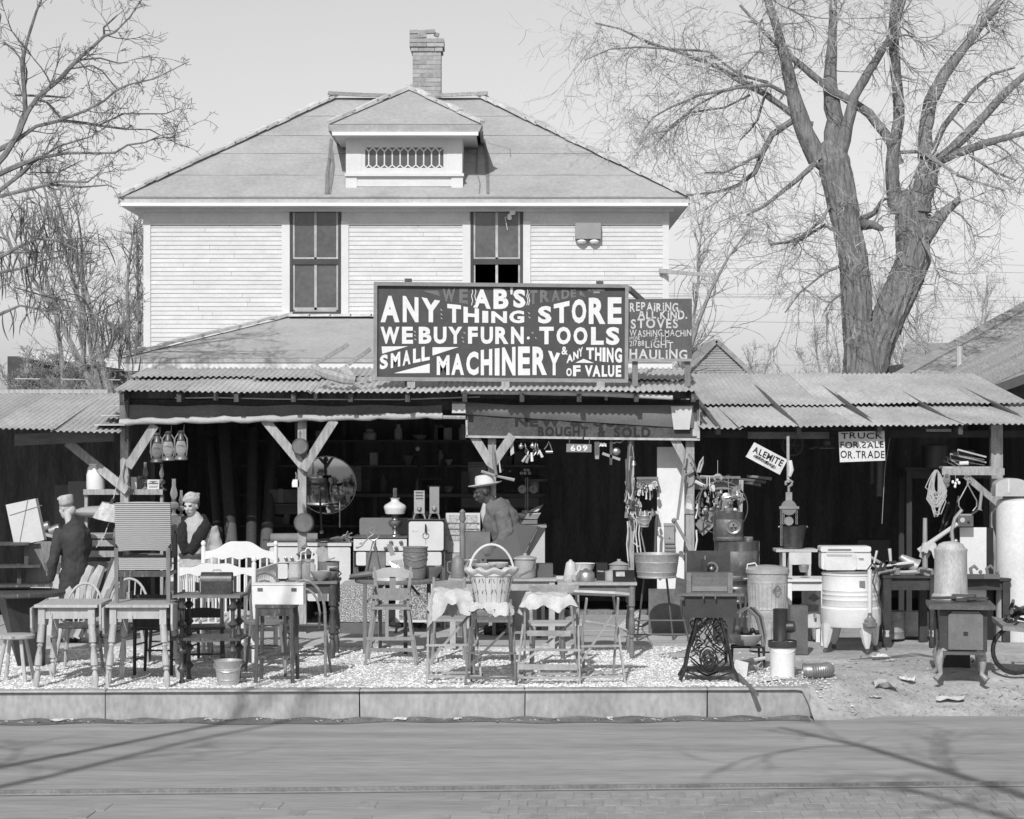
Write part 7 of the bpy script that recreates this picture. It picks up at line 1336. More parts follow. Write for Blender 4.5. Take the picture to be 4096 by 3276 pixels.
# bucket with stove pipe tee and the elbow
bucket('white enamel slop pail with dark rim holding up a stove pipe', (X(3130, 20.55), 20.55, .0), .122, .33, mt(.7, .35, var=.12), bail=True, ratio=.96, ribs=False, name='slop_pail', cat='pail'); MBt = MB().lathe([(.134, 0), (.137, .01), (.137, .06), (.132, .06)], 24, cap=False)
tag(MBt.build('pail_cover', mt(.05, .4), None, (X(3130, 20.55), 20.55, .285)), 'dark rim ring round the top of the slop pail', 'lid')
t = thing('stove_pipe', 'dark stove pipe tee standing on the slop pail', 'pipe', (X(3122, 20.55), 20.55, .345)); MB().lathe([(.07, 0), (.072, .005), (.07, .01), (.07, .29), (.073, .295), (.068, .3), (.06, .2)], 20).build('pipe', mt(.05, .45, .4, var=.3), t); MB().tube([(.05, 0, .13), (.10, -.01, .13), (.13, -.02, .135)], [.055, .058, .05], 16).build('branch', mt(.06, .45, .4, var=.3), t)
el = thing('stove_elbow', 'corrugated stove pipe elbow lying on the dirt', 'pipe', (X(3262, 20.5), 20.5, .068), R(-4)); pts = [(-.12, -.02, 0)]+[(-.04+.16*math.sin(a), -.02+.16*(1-math.cos(a))*.9, 0) for a in np.linspace(0, 1.35, 26)]; MB().tube(pts, [.068]+[.068+(.004 if k % 2 else -.002) for k in range(26)], 22, cap=False).build('elbow', mt(.33, .4, .6, var=.3), el); MB(Matrix.Translation((-.121, -.02, 0)) @ Matrix.Rotation(R(90), 4, 'Y')).lathe([(.069, 0), (.071, .003), (.06, .1)], 22, cap=False).build('collar', mt(.2, .5, .5), el)
tag(MB().tube([P(2952, 2700, 20.1)+Vector((0, 0, -.0)), P(3026, 2778, 19.35)], .022, 10).build('iron_pipe', mt(.22, .6, .3, var=.3), None), 'rusty pipe lying with its open end over the kerb', 'pipe')
# plank bench with coal scuttle and chain hoist
Yb2 = 24.3; t = thing('bench', 'pale bench with open sides carrying the coal scuttle', 'bench', (X(3182, Yb2), Yb2, .0)); zb_ = Z(2195, Yb2); MB().bb(-.23, .23, -.12, .2, zb_-.03, zb_).build('top_board', mt(.45, .8, var=.2), t, smooth=False)
MB().bb(-.08, .16, -.115, -.1, Z(2310, Yb2)+.15, zb_-.031).build('front_panel', mt(.6, .7), t, smooth=False)
for x in (-.14, -.07, .14): MB().bb(x-.018, x+.018, -.11, .18, 0, zb_-.031).build('leg', mt(.5, .8), t, smooth=False)
t = thing('coal_scuttle', 'ribbed dark coal scuttle with wavy rim standing on the bench', 'scuttle', (X(3172, Yb2), Yb2, zb_)); MB().lathe([(.10, 0), (.11, .008), (.10, .02), (.105, .03), (.15, .25), (.155, .255), (.14, .25)], 48, wob=lambda q, z_: (.012*math.sin(q*30) if .02 < z_ < .25 else 0), sy=.85).build('body', mt(.10, .4, .5, var=.4), t)
for sx in (-1, 1): MB().ball((sx*.155, 0, .245), .014).build('ear', STEEL, t)
Yc2 = 24.2; t = thing('chain_hoist', 'chain hoist with hook and pulley hung above the coal scuttle', 'hoist', tuple(P(3155, 2030, Yc2))); HI = mt(.28, .6, .3, var=.3)
MB().tube([P(3152, 1745, Yc2)-Vector(t.location), P(3153, 1930, Yc2)-Vector(t.location)], .017, 7).build('rope', ROPE, t); MB().tube([(-.03, 0, .25), (-.035, 0, .28), (0, 0, .31), (.04, 0, .285), (.03, 0, .25), (0, 0, .23), (0, 0, .17)], .016, 8).build('hook', HI, t)
MB().bb(-.035, .035, -.02, .02, .05, .17).build('yoke', HI, t, smooth=False); MB(Matrix.Rotation(R(90), 4, 'X')).lathe([(.03, -.03), (.085, -.028), (.075, 0), (.085, .028), (.03, .03)], 24).build('sheave', mt(.22, .6, .3), t); MB().bar((-.11, -.035, .0), (.11, -.035, .0), .03, .01).build('cross_plate', HI, t, smooth=False); MB(Matrix.Translation((0, 0, -.15)) @ Matrix.Rotation(R(90), 4, 'X')).lathe([(.02, -.02), (.05, -.02), (.045, 0), (.05, .02), (.02, .02)], 20).build('lower_sheave', HI, t)
for (x, z1_) in ((-.085, -.42), (-.06, -.2), (.085, -.2)):
    for k in range(int(-z1_/.03)): MB(Matrix.Translation((x, -.02, -.02-.03*k))).tube([(.010*math.cos(a), .004*math.sin(a) if k % 2 else 0, .016*math.sin(a)) for a in np.linspace(0, 6.28, 7)], .0045, 4, cap=False).build('chain_link', HI, t)
tag(MB().tube([P(3160, 1842, Yc2-.02), P(3165, 1880, Yc2-.03), P(3158, 1905, Yc2-.02)], [.022, .03, .02], 8).build('rope_knot', mt(.6, .95), None), 'knotted white rag tied on the hoist rope', 'rag')
# white stand, water heater, crate board
table('enamel_table', 'white topped side table behind the garbage cans', (X(3215, 23.7), 23.7, .0), .46, .5, Z(2310, 23.7), WHITE, .022, None, False)
pot('small tin cup standing on the white side table', (X(3215, 23.6), 23.6, Z(2288, 23.6)), [(.04, 0), (.055, .04), (.055, .08), (.05, .08)], GALV, 'tin_cup', 'cup')
t = thing('water_heater', 'pale oil heater drum with diamond plate and brass tap under the side table', 'heater', (X(3250, 24.0), 24.0, .035)); MB().lathe([(.14, .12), (.15, .13), (.15, .3), (.12, .31), (.12, .55), (.1, .56)], 24).build('drum', mt(.62, .4, var=.15), t); MB().lathe([(.13, .31), (.13, .38)], 36, wob=lambda q, z_: .02*math.sin(q*24), cap=False).build('grille_band', mt(.3, .6, var=.4), t)
MB().prism([(-.07, .45), (0, .41), (.07, .45), (0, .50)], -.128, -.122).build('diamond_plate', mt(.25, .5), t, smooth=False); MB().tube([(0, -.14, .27), (0, -.2, .27), (0, -.2, .24)], .014, 7).build('tap', STEEL, t)
for k in range(3): a = -.5-1.1*k; MB().tube([(.12*math.cos(a), .12*math.sin(a), .13), (.15*math.cos(a), .15*math.sin(a), 0)], [.03, .012], 7).build('leg', GALV, t)
tag(MB().bb(-.09, .09, -.1, .1, 0, .50).build('wooden_crate', mt(.12, .8, var=.3, sc=5), None, (X(3192, 22.6), 22.6, .01), 0, smooth=False), 'upright dark wooden crate beside the garbage cans', 'crate')
# washing machine
Ywm = 22.9; wm = thing('washing_machine', 'white wringer washing machine on four splayed legs', 'washing machine', (X(3402, Ywm), Ywm, .005)); WME = mt(.68, .3, var=.08, sc=3); k_ = Ywm/F; zw = lambda py: Z(py, Ywm)-.005; rw = 112*k_
MB().lathe([(rw*1.03, zw(2502)), (rw*1.07, zw(2490)), (rw*1.07, zw(2430)), (rw*1.0, zw(2422)), (rw*1.0, zw(2420))], 40).build('skirt', WME, wm)
pr = [(rw*1.0, zw(2422))]
for py in (2395, 2375, 2358): pr += [(rw, zw(py+3)), (rw*1.02, zw(py)), (rw, zw(py-3))]
pr += [(rw, zw(2300)), (rw*1.03, zw(2297)), (rw*1.03, zw(2290)), (rw*.97, zw(2290)), (rw*.9, zw(2330))]; MB().lathe(pr, 40).build('tub', WME, wm); MB().lathe([(rw*1.0, zw(2291)), (rw*.95, zw(2284)), (rw*.3, zw(2282)), (.02, zw(2281))], 36).build('lid', mt(.3, .3, .4), wm)
for k in range(4):
    a = R(-65+90*k); MB().tube([(rw*.95*math.cos(a), rw*.95*math.sin(a), zw(2495)), (rw*1.02*math.cos(a), rw*1.02*math.sin(a), zw(2560)), (rw*1.06*math.cos(a), rw*1.06*math.sin(a), .05)], [.075, .045, .02], 8).build('leg', WME, wm); MB().lathe([(.02, 0), (.025, .01), (.02, .04)], 8, (rw*1.06*math.cos(a), rw*1.06*math.sin(a), 0)).build('caster', GALVD, wm)
wr = MB(); 
def rb_(x0, x1, z0, z1, y0, y1, nm, mat, rad=.03):
    p = []
    for (cx_, cz_, a0) in ((x1-rad, z1-rad, 0), (x0+rad, z1-rad, 90), (x0+rad, z0+rad, 180), (x1-rad, z0+rad, 270)):
        for k in range(5): a = R(a0+22.5*k); p.append((cx_+rad*math.cos(a), cz_+rad*math.sin(a)))
    return MB().prism(p, y0, y1).build(nm, mat, wm, smooth=False)
xw = lambda px: X(px, Ywm)-X(3402, Ywm)
rb_(xw(3276), xw(3477), zw(2205), zw(2183), -.12, .12, 'wringer_cover', WME, .02); rb_(xw(3280), xw(3478), zw(2276), zw(2204), -.10, .11, 'wringer_body', WME); rb_(xw(3300), xw(3400), zw(2220), zw(2212), -.125, -.10, 'wringer_roll', mt(.55, .5), .008); rb_(xw(3292), xw(3420), zw(2278), zw(2208), -.115, -.1, 'drain_board', mt(.6, .35)); rb_(xw(3305), xw(3398), zw(2199), zw(2193), -.128, -.12, 'cover_slot', mt(.2, .5), .006)
MB().tube([(xw(3458), -.33, zw(2440)), (xw(3458), -.33, zw(2270))], .022, 10).build('drive_post', WME, wm); MB().lathe([(.05, 0), (.075, .02), (.075, .05), (.06, .06), (.06, .085), (.03, .11), (.025, .13)], 20, (xw(3458), -.35, zw(2500))).build('motor', mt(.22, .4, .3, var=.3), wm)
MB().tube([(xw(3490), -.1, zw(2250)), (xw(3500), -.12, zw(2200))], [.01, .013], 7).build('control_lever', WME, wm)
MB().tube([(xw(3452), -.25, zw(2275)), (xw(3470), -.3, zw(2245)), (xw(3485), -.3, zw(2260)), (xw(3470), -.34, zw(2320)), (xw(3500), -.33, zw(2400)), (xw(3515), -.3, zw(2450)), (xw(3520), -.25, zw(2490))], .008, 5).build('power_cord', mt(.06, .7), wm); MB().tube([(xw(3480), -.3, zw(2250)), (xw(3500), -.32, zw(2320)), (xw(3490), -.33, zw(2390)), (xw(3500), -.33, zw(2420))], .007, 5).build('power_cord', mt(.08, .7), wm)
mm = MB(); word(mm, GM, 'THOR', rect(3434, 2232, 3455, 2241), Ywm-.105); mm.v = [(x-X(3402, Ywm), y-Ywm, z-.005) for x, y, z in mm.v]; mm.build('name_lettering', DK, wm, smooth=False)
MB().prism([(xw(3420), zw(2340)), (xw(3442), zw(2340)), (xw(3442), zw(2316)), (xw(3420), zw(2316))], -rw*1.0-.004, -rw*1.0+.06).build('badge', mt(.2, .5), wm, smooth=False)
# workbenches and tools
BKT = mt(.035, .6, var=.5, sc=9)
wb_ = table('workbench', 'black turned leg table heaped with hammers beside the washing machine', (X(3620, 23.6), 23.6, .01), .60, .7, Z(2305, 23.3), BKT, .042, BKT, False, ap=.13); table('workbench', 'black table with planes and blocks at the far right', (X(3880, 24.1), 24.1, .01), .78, .6, Z(2318, 23.8), BKT, .04, BKT, False, ap=.1)
for x in (-.25, .25): MB().lathe([(.03, 0), (.038, .05), (.03, .08), (.05, .12), (.045, .15), (.05, .18)], 10).build('foot', mt(.5, .6), wb_, (x, -.3, 0))
Yt = 23.45; zt3 = Z(2305, 23.3)+.012
tl = [('hammer', 'claw hammer with pale handle standing up in the tool heap', 3563, 2250, .15, 175, 'hammer', .5), ('hammer', 'mallet with thick handle leaning in the tool heap', 3540, 2262, .22, 120, 'hammer', .35), ('hammer', 'ball hammer lying toward the washing machine', 3520, 2270, .18, 105, 'hammer', .4), ('hammer', 'short hammer leaning right in the tool heap', 3585, 2265, .14, 30, 'hammer', .3), ('hatchet', 'long pale handle lying flat over the tool heap', 3500, 2268, .42, -97, 'n', .6), ('file_tool', 'second long handle lying on the tool heap', 3560, 2290, .4, -92, 'n', .45), ('crowbar', 'dark bar lying along the front of the hammer bench', 3505, 2296, .5, -90, 'n', .12)]
for nm, lb, px, py, L, a, hm, v in tl: tool(nm, lb, px, py, Yt-.1, L, a, mt(v, .7), hm, .032)
for k in range(26):
    px = rng.uniform(3505, 3735); mm = MB(); s1 = rng.uniform(.03, .07); kd = k % 3
    if kd == 0: mm.box(0, 0, s1*.4, s1*2.4, .05, s1*.8, Matrix.Rotation(rng.uniform(-.3, .3), 3, 'Y'))
    elif kd == 1: mm.ball((0, 0, s1*.6), (s1, s1*.7, s1*.7), 9, 6); mm.tube([(0, 0, s1*.6), (s1*3, -.02, s1*.5)], .011, 6)
    else: mm.tube([(-.12, 0, .02), (.12, 0, .03+.04*rng.random())], .014, 6); mm.box(.1, 0, .03, .05, .04, .05)
    o = mm.build(['wood_block', 'trowel', 'iron_tool'][kd], mt(rng.choice([.04, .1, .22, .4]), .6, .2, var=.3), None, (X(px, Yt), Yt+rng.uniform(-.22, .2), zt3), rng.uniform(-.8, .8)); tag(o, ['blocky wooden tool in the heap on the hammer bench', 'round headed tool in the heap on the hammer bench', 'bar shaped iron tool in the heap on the hammer bench'][kd], 'tool', 'tools heaped on the hammer bench')
t = thing('funnel', 'tilted metal funnel bell with rags on the hammer bench', 'funnel', (X(3650, Yt), Yt, zt3+.1)); MB(Matrix.Rotation(R(-55), 4, 'Y')).lathe([(.03, .16), (.05, .1), (.075, 0), (.1, -.04), (.09, -.04), (.05, .05)], 22, cap=False).build('bell', mt(.4, .5, .4, var=.2), t)
drape('work_gloves', 'white rags and gloves hung over the axe handle', (X(3715, Yt), Yt-.02, zt3+.30), .22, .14, CLOTH, .16, 11)
tool('broom_handle', 'thick grey handle standing up behind the hammer bench', 3700, 2072, 23.9, .55, 0, mt(.3, .7), 'n', .05, cat='handle'); tool('axe', 'long pale axe handle slanting up behind the water tank', 3830, 2095, 23.8, .52, 55, mt(.5, .6), 'n', .05)
tag(MB().bb(-.15, .15, -.1, .1, 0, .27).build('carton', mt(.5, .8, var=.3, sc=8), None, (X(3668, 24.3), 24.3, .035), 0, smooth=False), 'upright printed carton in shade beneath the hammer bench', 'carton'); bucket('old lard tin with paper label beneath the hammer bench', (X(3572, 24.0), 24.0, .035), .13, .3, mt(.3, .6, .2, var=.4, sc=7), bail=True, ratio=.97)
# planes on right bench
zt4 = Z(2318, 23.8)+.012
for i, px in enumerate((3835, 3900, 3965)):
    t = thing('hand_plane', ['wooden block plane with round knob on the right bench', 'humped iron plane between the other two planes', 'hand plane with tall tote at the bench end'][i], 'plane', (X(px, 23.8), 23.75, zt4), R(20-15*i)); MB().bb(-.10, .08, -.03, .03, 0, .05).build('stock', mt([.25, .08, .12][i], .6), t, smooth=False); MB().tube([(-.05, 0, .05), (-.06, 0, .11), (-.02, 0, .14), (.02, 0, .1)], [.018, .02, .02, .015], 7).build('tote', WOODM, t); MB().ball((.05, 0, .075), .022).build('knob', WOODM, t)
# tank over iron stove
Yst = 20.7; sv = thing('iron_stove', 'squat cast iron stove with curved legs under the tank', 'stove', (X(3838, Yst), Yst, -.01), R(-8)); SI = mt(.11, .5, .3, var=.35, sc=8, bump=.3)
MB().bb(-.20, .24, -.24, .26, .26, .66).build('body', mt(.05, .5, .3, var=.4), sv, smooth=False); MB().bb(-.30, .31, -.33, .33, .66, .70).build('top_plate', SI, sv, smooth=False); m = MB(); m.prism([(-.12, .28), (.20, .28), (.20, .6), (.16, .64), (-.08, .64), (-.12, .6)], -.27, -.24); m.build('fire_door', mt(.16, .5, .2, var=.2), sv, smooth=False); MB().bb(.02, .06, -.285, -.27, .42, .45).build('door_latch', IRON, sv, smooth=False); MB().bb(-.17, .22, -.36, -.22, .24, .265).build('ash_ledge', SI, sv, smooth=False)
m = MB()
for k in range(6): m.tube([(-.215, -.15+.07*k+.04*math.cos(a), .32+.05*k+.05*math.sin(a)) for a in np.linspace(0, 5, 9)], .012, 5)
m.build('relief_scroll', SI, sv)
for sx in (-1, 1):
    for sy in (-1, 1): MB().tube([(sx*.16, sy*.2, .27), (sx*.2, sy*.23, .2), (sx*.2, sy*.24, .12), (sx*.19, sy*.24, .05), (sx*.24, sy*.27, 0)], [.05, .045, .03, .024, .03], 9).build('leg', mt(.3, .5, .2, var=.3), sv)
m = MB(); rng2 = random.Random(5)
for k in range(4): m.box(rng2.uniform(-.15, .2), rng2.uniform(-.1, .2), .715+.012*k, .22, .1, .02, Matrix.Rotation(rng2.uniform(-.5, .5), 3, 'Z'))
tag(m.build('iron_plates', mt(.08, .6, .2, var=.3), None, (X(3838, Yst), Yst, -.005), smooth=False), 'loose iron plates lying on the squat stove', 'plates')
Ytk = 21.2; t = thing('water_tank', 'dented galvanised water tank standing over the iron stove', 'tank', (X(3803, Ytk), Ytk, Z(2402, Ytk))); k_ = Ytk/F
MB().lathe([(75*k_, 0), (75*k_, 22*k_), (66*k_, 30*k_), (64*k_, 190*k_), (65*k_, 194*k_), (66*k_, 206*k_), (56*k_, 212*k_), (48*k_, 226*k_), (30*k_, 234*k_), (2*k_, 238*k_)], 30).build('shell', mt(.5, .55, .25, var=.3, sc=4, st=(2, 2, .6)), t); MB().tube([(.02, 0, .57), (.01, 0, .68), (.04, 0, .8), (.11, .02, .88)], .018, 8).build('pipe', mt(.35, .5, .3), t); MB().ball((.05, 0, .58), .022).build('valve', STEEL, t)
boxthing('packing_case', 'low case hidden under the water tank', 'case', (X(3803, 21.5), 21.45, 0), .3, .3, Z(2402, Ytk)-.002, DK)
# right shelf by post
Ysh = 24.4; t = thing('wall_shelf', 'rough shelf bracketed on the workshop post', 'shelf'); MB().bb(X(3765, Ysh), X(4014, Ysh), Ysh-.05, Ysh-.02, Z(1900, Ysh), Z(1873, Ysh)).build('front_rail', WOODL, t, smooth=False); MB().bb(X(3770, Ysh), X(3965, Ysh), Ysh-.02, Ysh+.2, Z(1874, Ysh), Z(1866, Ysh)).build('shelf_board', WOODL, t, smooth=False); MB().bar(P(3860, 1902, Ysh), P(3975, 2000, Ysh), .07, .03).build('bracket', WOODL, t, smooth=False)
for i, (a, b) in enumerate((((3830, 1798), (3945, 1828)), ((3800, 1815), (3945, 1850)), ((3790, 1830), (3840, 1862)))):
    t = thing('hacksaw', ['topmost pale hacksaw frame piled on the wall shelf', 'long hacksaw frame lying under the top one on the wall shelf', 'short coping saw frame at the shelf end'][i], 'saw'); Yv = Ysh-.02+.04*i; A1, B1 = P(*a, Yv), P(*b, Yv); MB().bar(A1, B1, .018, .012).build('frame', mt([.5, .35, .3][i], .5, .3), t, smooth=False); MB().tube([A1, A1+Vector((.01, 0, -.06)), A1+Vector((.04, 0, -.07)), B1+Vector((-.02, 0, -.03))], .005, 5).build('blade', STEEL, t); MB().tube([A1+Vector((0, 0, -.05)), A1+Vector((-.05, 0, -.04))], .012, 6).build('handle', IRON, t)
tag(MB().tube([(-.05, 0, .02), (.05, 0, .025)], [.022, .024], 10).build('twine_spool', mt(.65, .8, var=.3, sc=30), None, tuple(P(3855, 1861, Ysh))), 'bright spool of twine among the saws on the wall shelf', 'spool')
t = thing('rope_hank', 'large hank of pale rope hung on the wall shelf corner', 'rope', tuple(P(3745, 1880, Ysh-.1))); rng3 = random.Random(2)
for k in range(20): w = .03+.07*rng3.random(); w2 = .03+.07*rng3.random(); L = .24+.34*rng3.random(); o_ = rng3.uniform(-.03, .03); MB().tube([(o_*.5, 0, 0), (-w*.5, 0, -L*.18), (-w*.8, .02*rng3.uniform(-1, 1), -L*.4), (-w+o_, 0, -L*.75), (o_-w*.3, 0, -L*.97), (o_+w2*.4, -.01, -L*.96), (w2+o_, 0, -L*.7), (w2*.7, 0, -L*.35), (.02, 0, -.01)], .006, 5).build('loop', ROPE, t)
t = thing('rope_coil', 'small coil of cord hung right of the large rope hank', 'rope', tuple(P(3785, 1895, Ysh-.1)))
for k in range(9): MB().tube([(.04*math.cos(a)*(.7+.1*(k % 4)), .01*k-.04, -.03-.012*k+.035*math.sin(a)) for a in np.linspace(0, 6.28, 13)], .005, 4, cap=False).build('loop', mt(.36, .9), t)
t = thing('ice_tongs', 'curved ice tongs hung from the wall shelf rail', 'tongs', tuple(P(3871, 1935, Ysh-.09))); 
for sx in (-1, 1): MB().tube([(sx*.02, 0, .07), (sx*-.008, 0, .01), (sx*.05, 0, -.1), (sx*.1, 0, -.19), (sx*.10, 0, -.25), (sx*.07, 0, -.29), (sx*.055, 0, -.305)], .008, 6).build('jaw', mt(.4, .4, .5), t); MB().tube([(sx*.01, 0, .04), (sx*.04, 0, .065), (sx*.03, 0, .09), (0, 0, .085)], .006, 5).build('grip', STEEL, t)
t = thing('white_pulleys', 'cluster of little white porcelain knobs hung under the shelf', 'knobs', tuple(P(3822, 1928, Ysh-.08)))
for (x, z) in ((-.03, 0), (.0, -.02), (.02, .02), (.04, -.01), (-.005, -.05)): MB().ball((x, 0, z), (.016, .016, .02), 9, 6).build('knob', WHITE, t)
MB().tube([(0, 0, 0), (0, 0, .09)], .003, 4).build('string', ROPE, t)
t = thing('horn_stem', 'pale horn stem hung below the shelf bracket', 'horn', tuple(P(3922, 1965, Ysh-.06))); MB().tube([(.015, 0, 0), (0, 0, -.12), (-.01, 0, -.2), (-.012, 0, -.21)], [.02, .018, .022, .04], 10).build('stem', mt(.3, .6), t); MB().tube([(-.03, 0, -.21), (-.1, 0, -.26)], .02, 7).build('arm', IRON, t)
t = thing('meter_box', 'small dark box with dial and knob on the white panel', 'instrument', tuple(P(3858, 2105, 23.9))); MB().bb(-.085, .085, -.06, .06, 0, .12).build('case', mt(.10, .6, var=.3), t, smooth=False); MB(Matrix.Translation((-.035, -.06, .07)) @ Matrix.Rotation(R(90), 4, 'X')).lathe([(.026, 0), (.028, .006), (.02, .008)], 16).build('dial', mt(.45, .4), t); MB().ball((.03, -.07, .05), .014).build('knob', DK, t); MB().bb(-.09, .07, -.04, .04, .12, .135).build('terminal_strip', mt(.3, .5), t, smooth=False)
tag(MB().bb(-.145, .145, 0, .03, 0, .80).build('enamel_sheet', ENAMEL, None, (X(3893, 24.0), 24.0, Z(2400, 24.0)), 0, smooth=False), 'plain white enamel panel standing behind the planes', 'panel'); boxthing('packing_case', 'case behind the right bench under the white panel', 'case', (X(3890, 24.3), 24.3, 0), .4, .3, Z(2110, 24.3), DK)
t = thing('boiler_tank', 'tall white boiler tank at the right end of the workshop front', 'tank', (X(4074, 24.1), 24.1, .0)); MB().lathe([(.24, 0), (.245, .02), (.245, 1.5), (.23, 1.55), (.1, 1.6)], 28).build('shell', mt(.62, .6, var=.12, sc=3), t)
t = thing('mailbox', 'rural tin mailbox with raised flag on the boiler tank', 'mailbox', (X(4040, 24.0), 24.0, 1.602)); m = MB(); m.prism([(-.18, 0), (.18, 0), (.18, .12)]+[(.18*math.cos(a), .12+.08*math.sin(a)) for a in np.linspace(.2, 2.94, 9)]+[(-.18, .12)], -.1, .1); m.build('box', mt(.52, .4, .4), t, smooth=False); MB().bb(-.05, -.03, -.11, -.1, .04, .19).build('flag', mt(.6, .5), t, smooth=False)
t = thing('wheelbarrow', 'old wheelbarrow heaped with loose wrenches at the right edge', 'wheelbarrow', (X(4105, 20.8), 20.8, -.01)); MB().slab([(-.28, -.25, .45), (.3, -.25, .40), (.3, .25, .40), (-.28, .25, .5)], .04).build('tray', mt(.25, .7, var=.3), t, smooth=False); MB().tube([(-.1+.22*math.cos(a), 0, .24+.22*math.sin(a)) for a in np.linspace(0, 6.28, 25)], .022, 7, cap=False).build('wheel', IRON, t)
for k in range(14): MB().tube([(rng3.uniform(-.2, .1), rng3.uniform(-.2, .2), .5+.02*k*.5), (rng3.uniform(-.2, .25), rng3.uniform(-.2, .2), .52+.03*rng3.random()+.015*k)], .016, 6).build('wrench', mt(rng3.choice([.06, .2, .45]), .5, .4), t)
# ============================================================ ON THE POSTS AND INSIDE THE STORE
def skillet(label, px, py, r, Y):
    t = thing('skillet', label, 'skillet', tuple(P(px, py, Y)), 0, 'skillets on the middle post'); T = Matrix.Rotation(R(90), 4, 'X')
    MB(T).lathe([(r, -.02), (r*1.0, -.01), (r*.9, .025), (r*.86, .03), (r*.82, .03), (r*.8, .026), (.01, .026)], 28).build('pan', mt(.16, .5, .3, var=.3, sc=14), t); MB().tube([(0, 0, r*.9), (0, 0, r*1.3), (-.012, 0, r*1.55), (0, 0, r*1.85), (.012, 0, r*1.55), (0, 0, r*1.3)], .009, 6).build('handle', mt(.2, .5, .3), t)
skillet('cast iron skillet nailed high in the fork of the middle post', 1200, 1786, .095, YP-.2); skillet('darker cast iron skillet tied lower on the middle post', 1215, 2092, .115, YP-.09)
t = thing('coin_purse', 'small white purse hung by a loop beside the middle post', 'purse', tuple(P(1183, 1948, YP-.03))); MB().prism([(-.04, 0), (.04, 0), (.042, .05), (.03, .085), (-.03, .085), (-.042, .05)], -.015, .015).build('bag', WHITE, t, smooth=False); MB().tube([(0, 0, .085), (.006, 0, .13), (.0, 0, .17)], .004, 5).build('loop', ROPE, t)
ROLL = mt(.045, .8, var=.3, sc=3)
for i, (x0_, y0_, x1_, y1_, r_) in enumerate(((930, 2240, 895, 1700, .07), (1005, 2240, 1010, 1720, .065), (880, 2230, 845, 1760, .06), (1062, 2230, 1095, 1700, .07), (1035, 2200, 1040, 1800, .06))):
    t = thing('linoleum_roll', ['dark linoleum roll stamped with letters behind the woman', 'dark linoleum roll standing between the two stamped ones', 'dark thin linoleum roll nearest the left wall', 'dark linoleum roll stamped with letters beside the first range', 'short dark roll in the middle of the leaning rolls'][i], 'roll', (0, 0, 0), 0, 'linoleum rolls leaning in the store'); A1, B1 = P(x0_, y0_, 25.6+.1*i), P(x1_, y1_, 26.6+.1*i); d_ = A1-B1; A1 = A1+d_*(A1.z/-d_.z if d_.z else 0); MB().tube([A1, B1], r_, 14).build('roll', ROLL, t)
    if i in (0, 3):
        c = A1.lerp(B1, .42); mm = MB(); wb = MB(); wb.tube([A1.lerp(B1, .30), A1.lerp(B1, .50)], r_+.004, 14, cap=False); wb.build('paper_band', mt(.10, .85), t); px = c.x*F/c.y+2048; py = HZ-(c.z-CH)*F/c.y
        word(mm, GM, 'SECO', rect(px-14, py-7, px+14, py+7), c.y-r_-.012); mm.build('lettering', LD, t, smooth=False)
t = thing('mirror', 'large round mirror leaning behind the middle post', 'mirror', tuple(P(1308, 1940, 26.0))); T = Matrix.Rotation(R(97), 4, 'X'); MB(T).lathe([(.005, .0), (.335, .0), (.345, -.004), (.345, -.012)], 40).build('glass_disc', mt(.3, .06, 1.0, var=.1), t); MB(T).lathe([(.34, -.01), (.352, -.012), (.352, .004), (.345, .006)], 40, cap=False).build('rim', mt(.5, .3), t)
t = thing('push_broom', 'dark long handled push broom standing head up before the mirror', 'broom', (0, 0, 0)); MB().tube([P(1287, 2130, 25.4), P(1277, 1945, 25.4)], .014, 7).build('handle', BLACK, t); MB().bar(P(1245, 1942, 25.4), P(1305, 1938, 25.4), .05, .06).build('head', BLACK, t); MB().lathe([(.02, 0), (.025, .03), (.01, .05)], 8, tuple(P(1287, 2135, 25.4))).build('ferrule', STEEL, t)
t = thing('floor_lamp', 'thin upright rod with dark round drum at its top beside the mirror', 'lamp', (0, 0, 0)); MB().tube([P(1359, 2110, 25.45), P(1359, 1995, 25.45)], .008, 6).build('rod', mt(.4, .4, .4), t); MB().lathe([(.05, 0), (.065, .02), (.065, .05), (.05, .06)], 16, tuple(P(1359, 2000, 25.45))).build('drum', BLACK, t); MB().tube([P(1359, 1990, 25.45)+Vector((.065*math.cos(a), 0, .09*math.sin(a))) for a in np.linspace(0, 3.14, 11)], .004, 4).build('bail', IRON, t)
for (a, b, c, d, Y, v, nm, lb, ct_) in ((1375, 1445, 1868, 1965, 27.5, .13, 'stove_shield', 'pierced tin stove shield on the back shelf beside the mirror', 'panel'), (1873, 1945, 1848, 1950, 27.5, .20, 'stove_shield', 'pale pierced tin stove shield behind the hatted man', 'panel'), (1445, 1482, 1915, 1965, 27.6, .04, 'dark_box', 'dark box beside the stove shield on the back shelf', 'box'), (1845, 1872, 1885, 1975, 27.4, .04, 'canister', 'dark canister left of the pale stove shield', 'canister')):
    t = thing(nm, lb, ct_, (0, 0, 0)); MB().bb(X(a, Y), X(b, Y), Y, Y+.03, Z(d, Y), Z(c, Y)).build('sheet', mt(v, .5, .2, var=.25, sc=6), t, smooth=False)
    if nm == 'stove_shield':
        for k in range(8):
            for j in range(2): MB(Matrix.Translation(P(a+6+(b-a-12)*k/7, c+9+9*j, Y-.002)) @ Matrix.Rotation(R(90), 4, 'X')).lathe([(.008, 0), (.008, .002)], 7).build('piercing', BLACK, t)
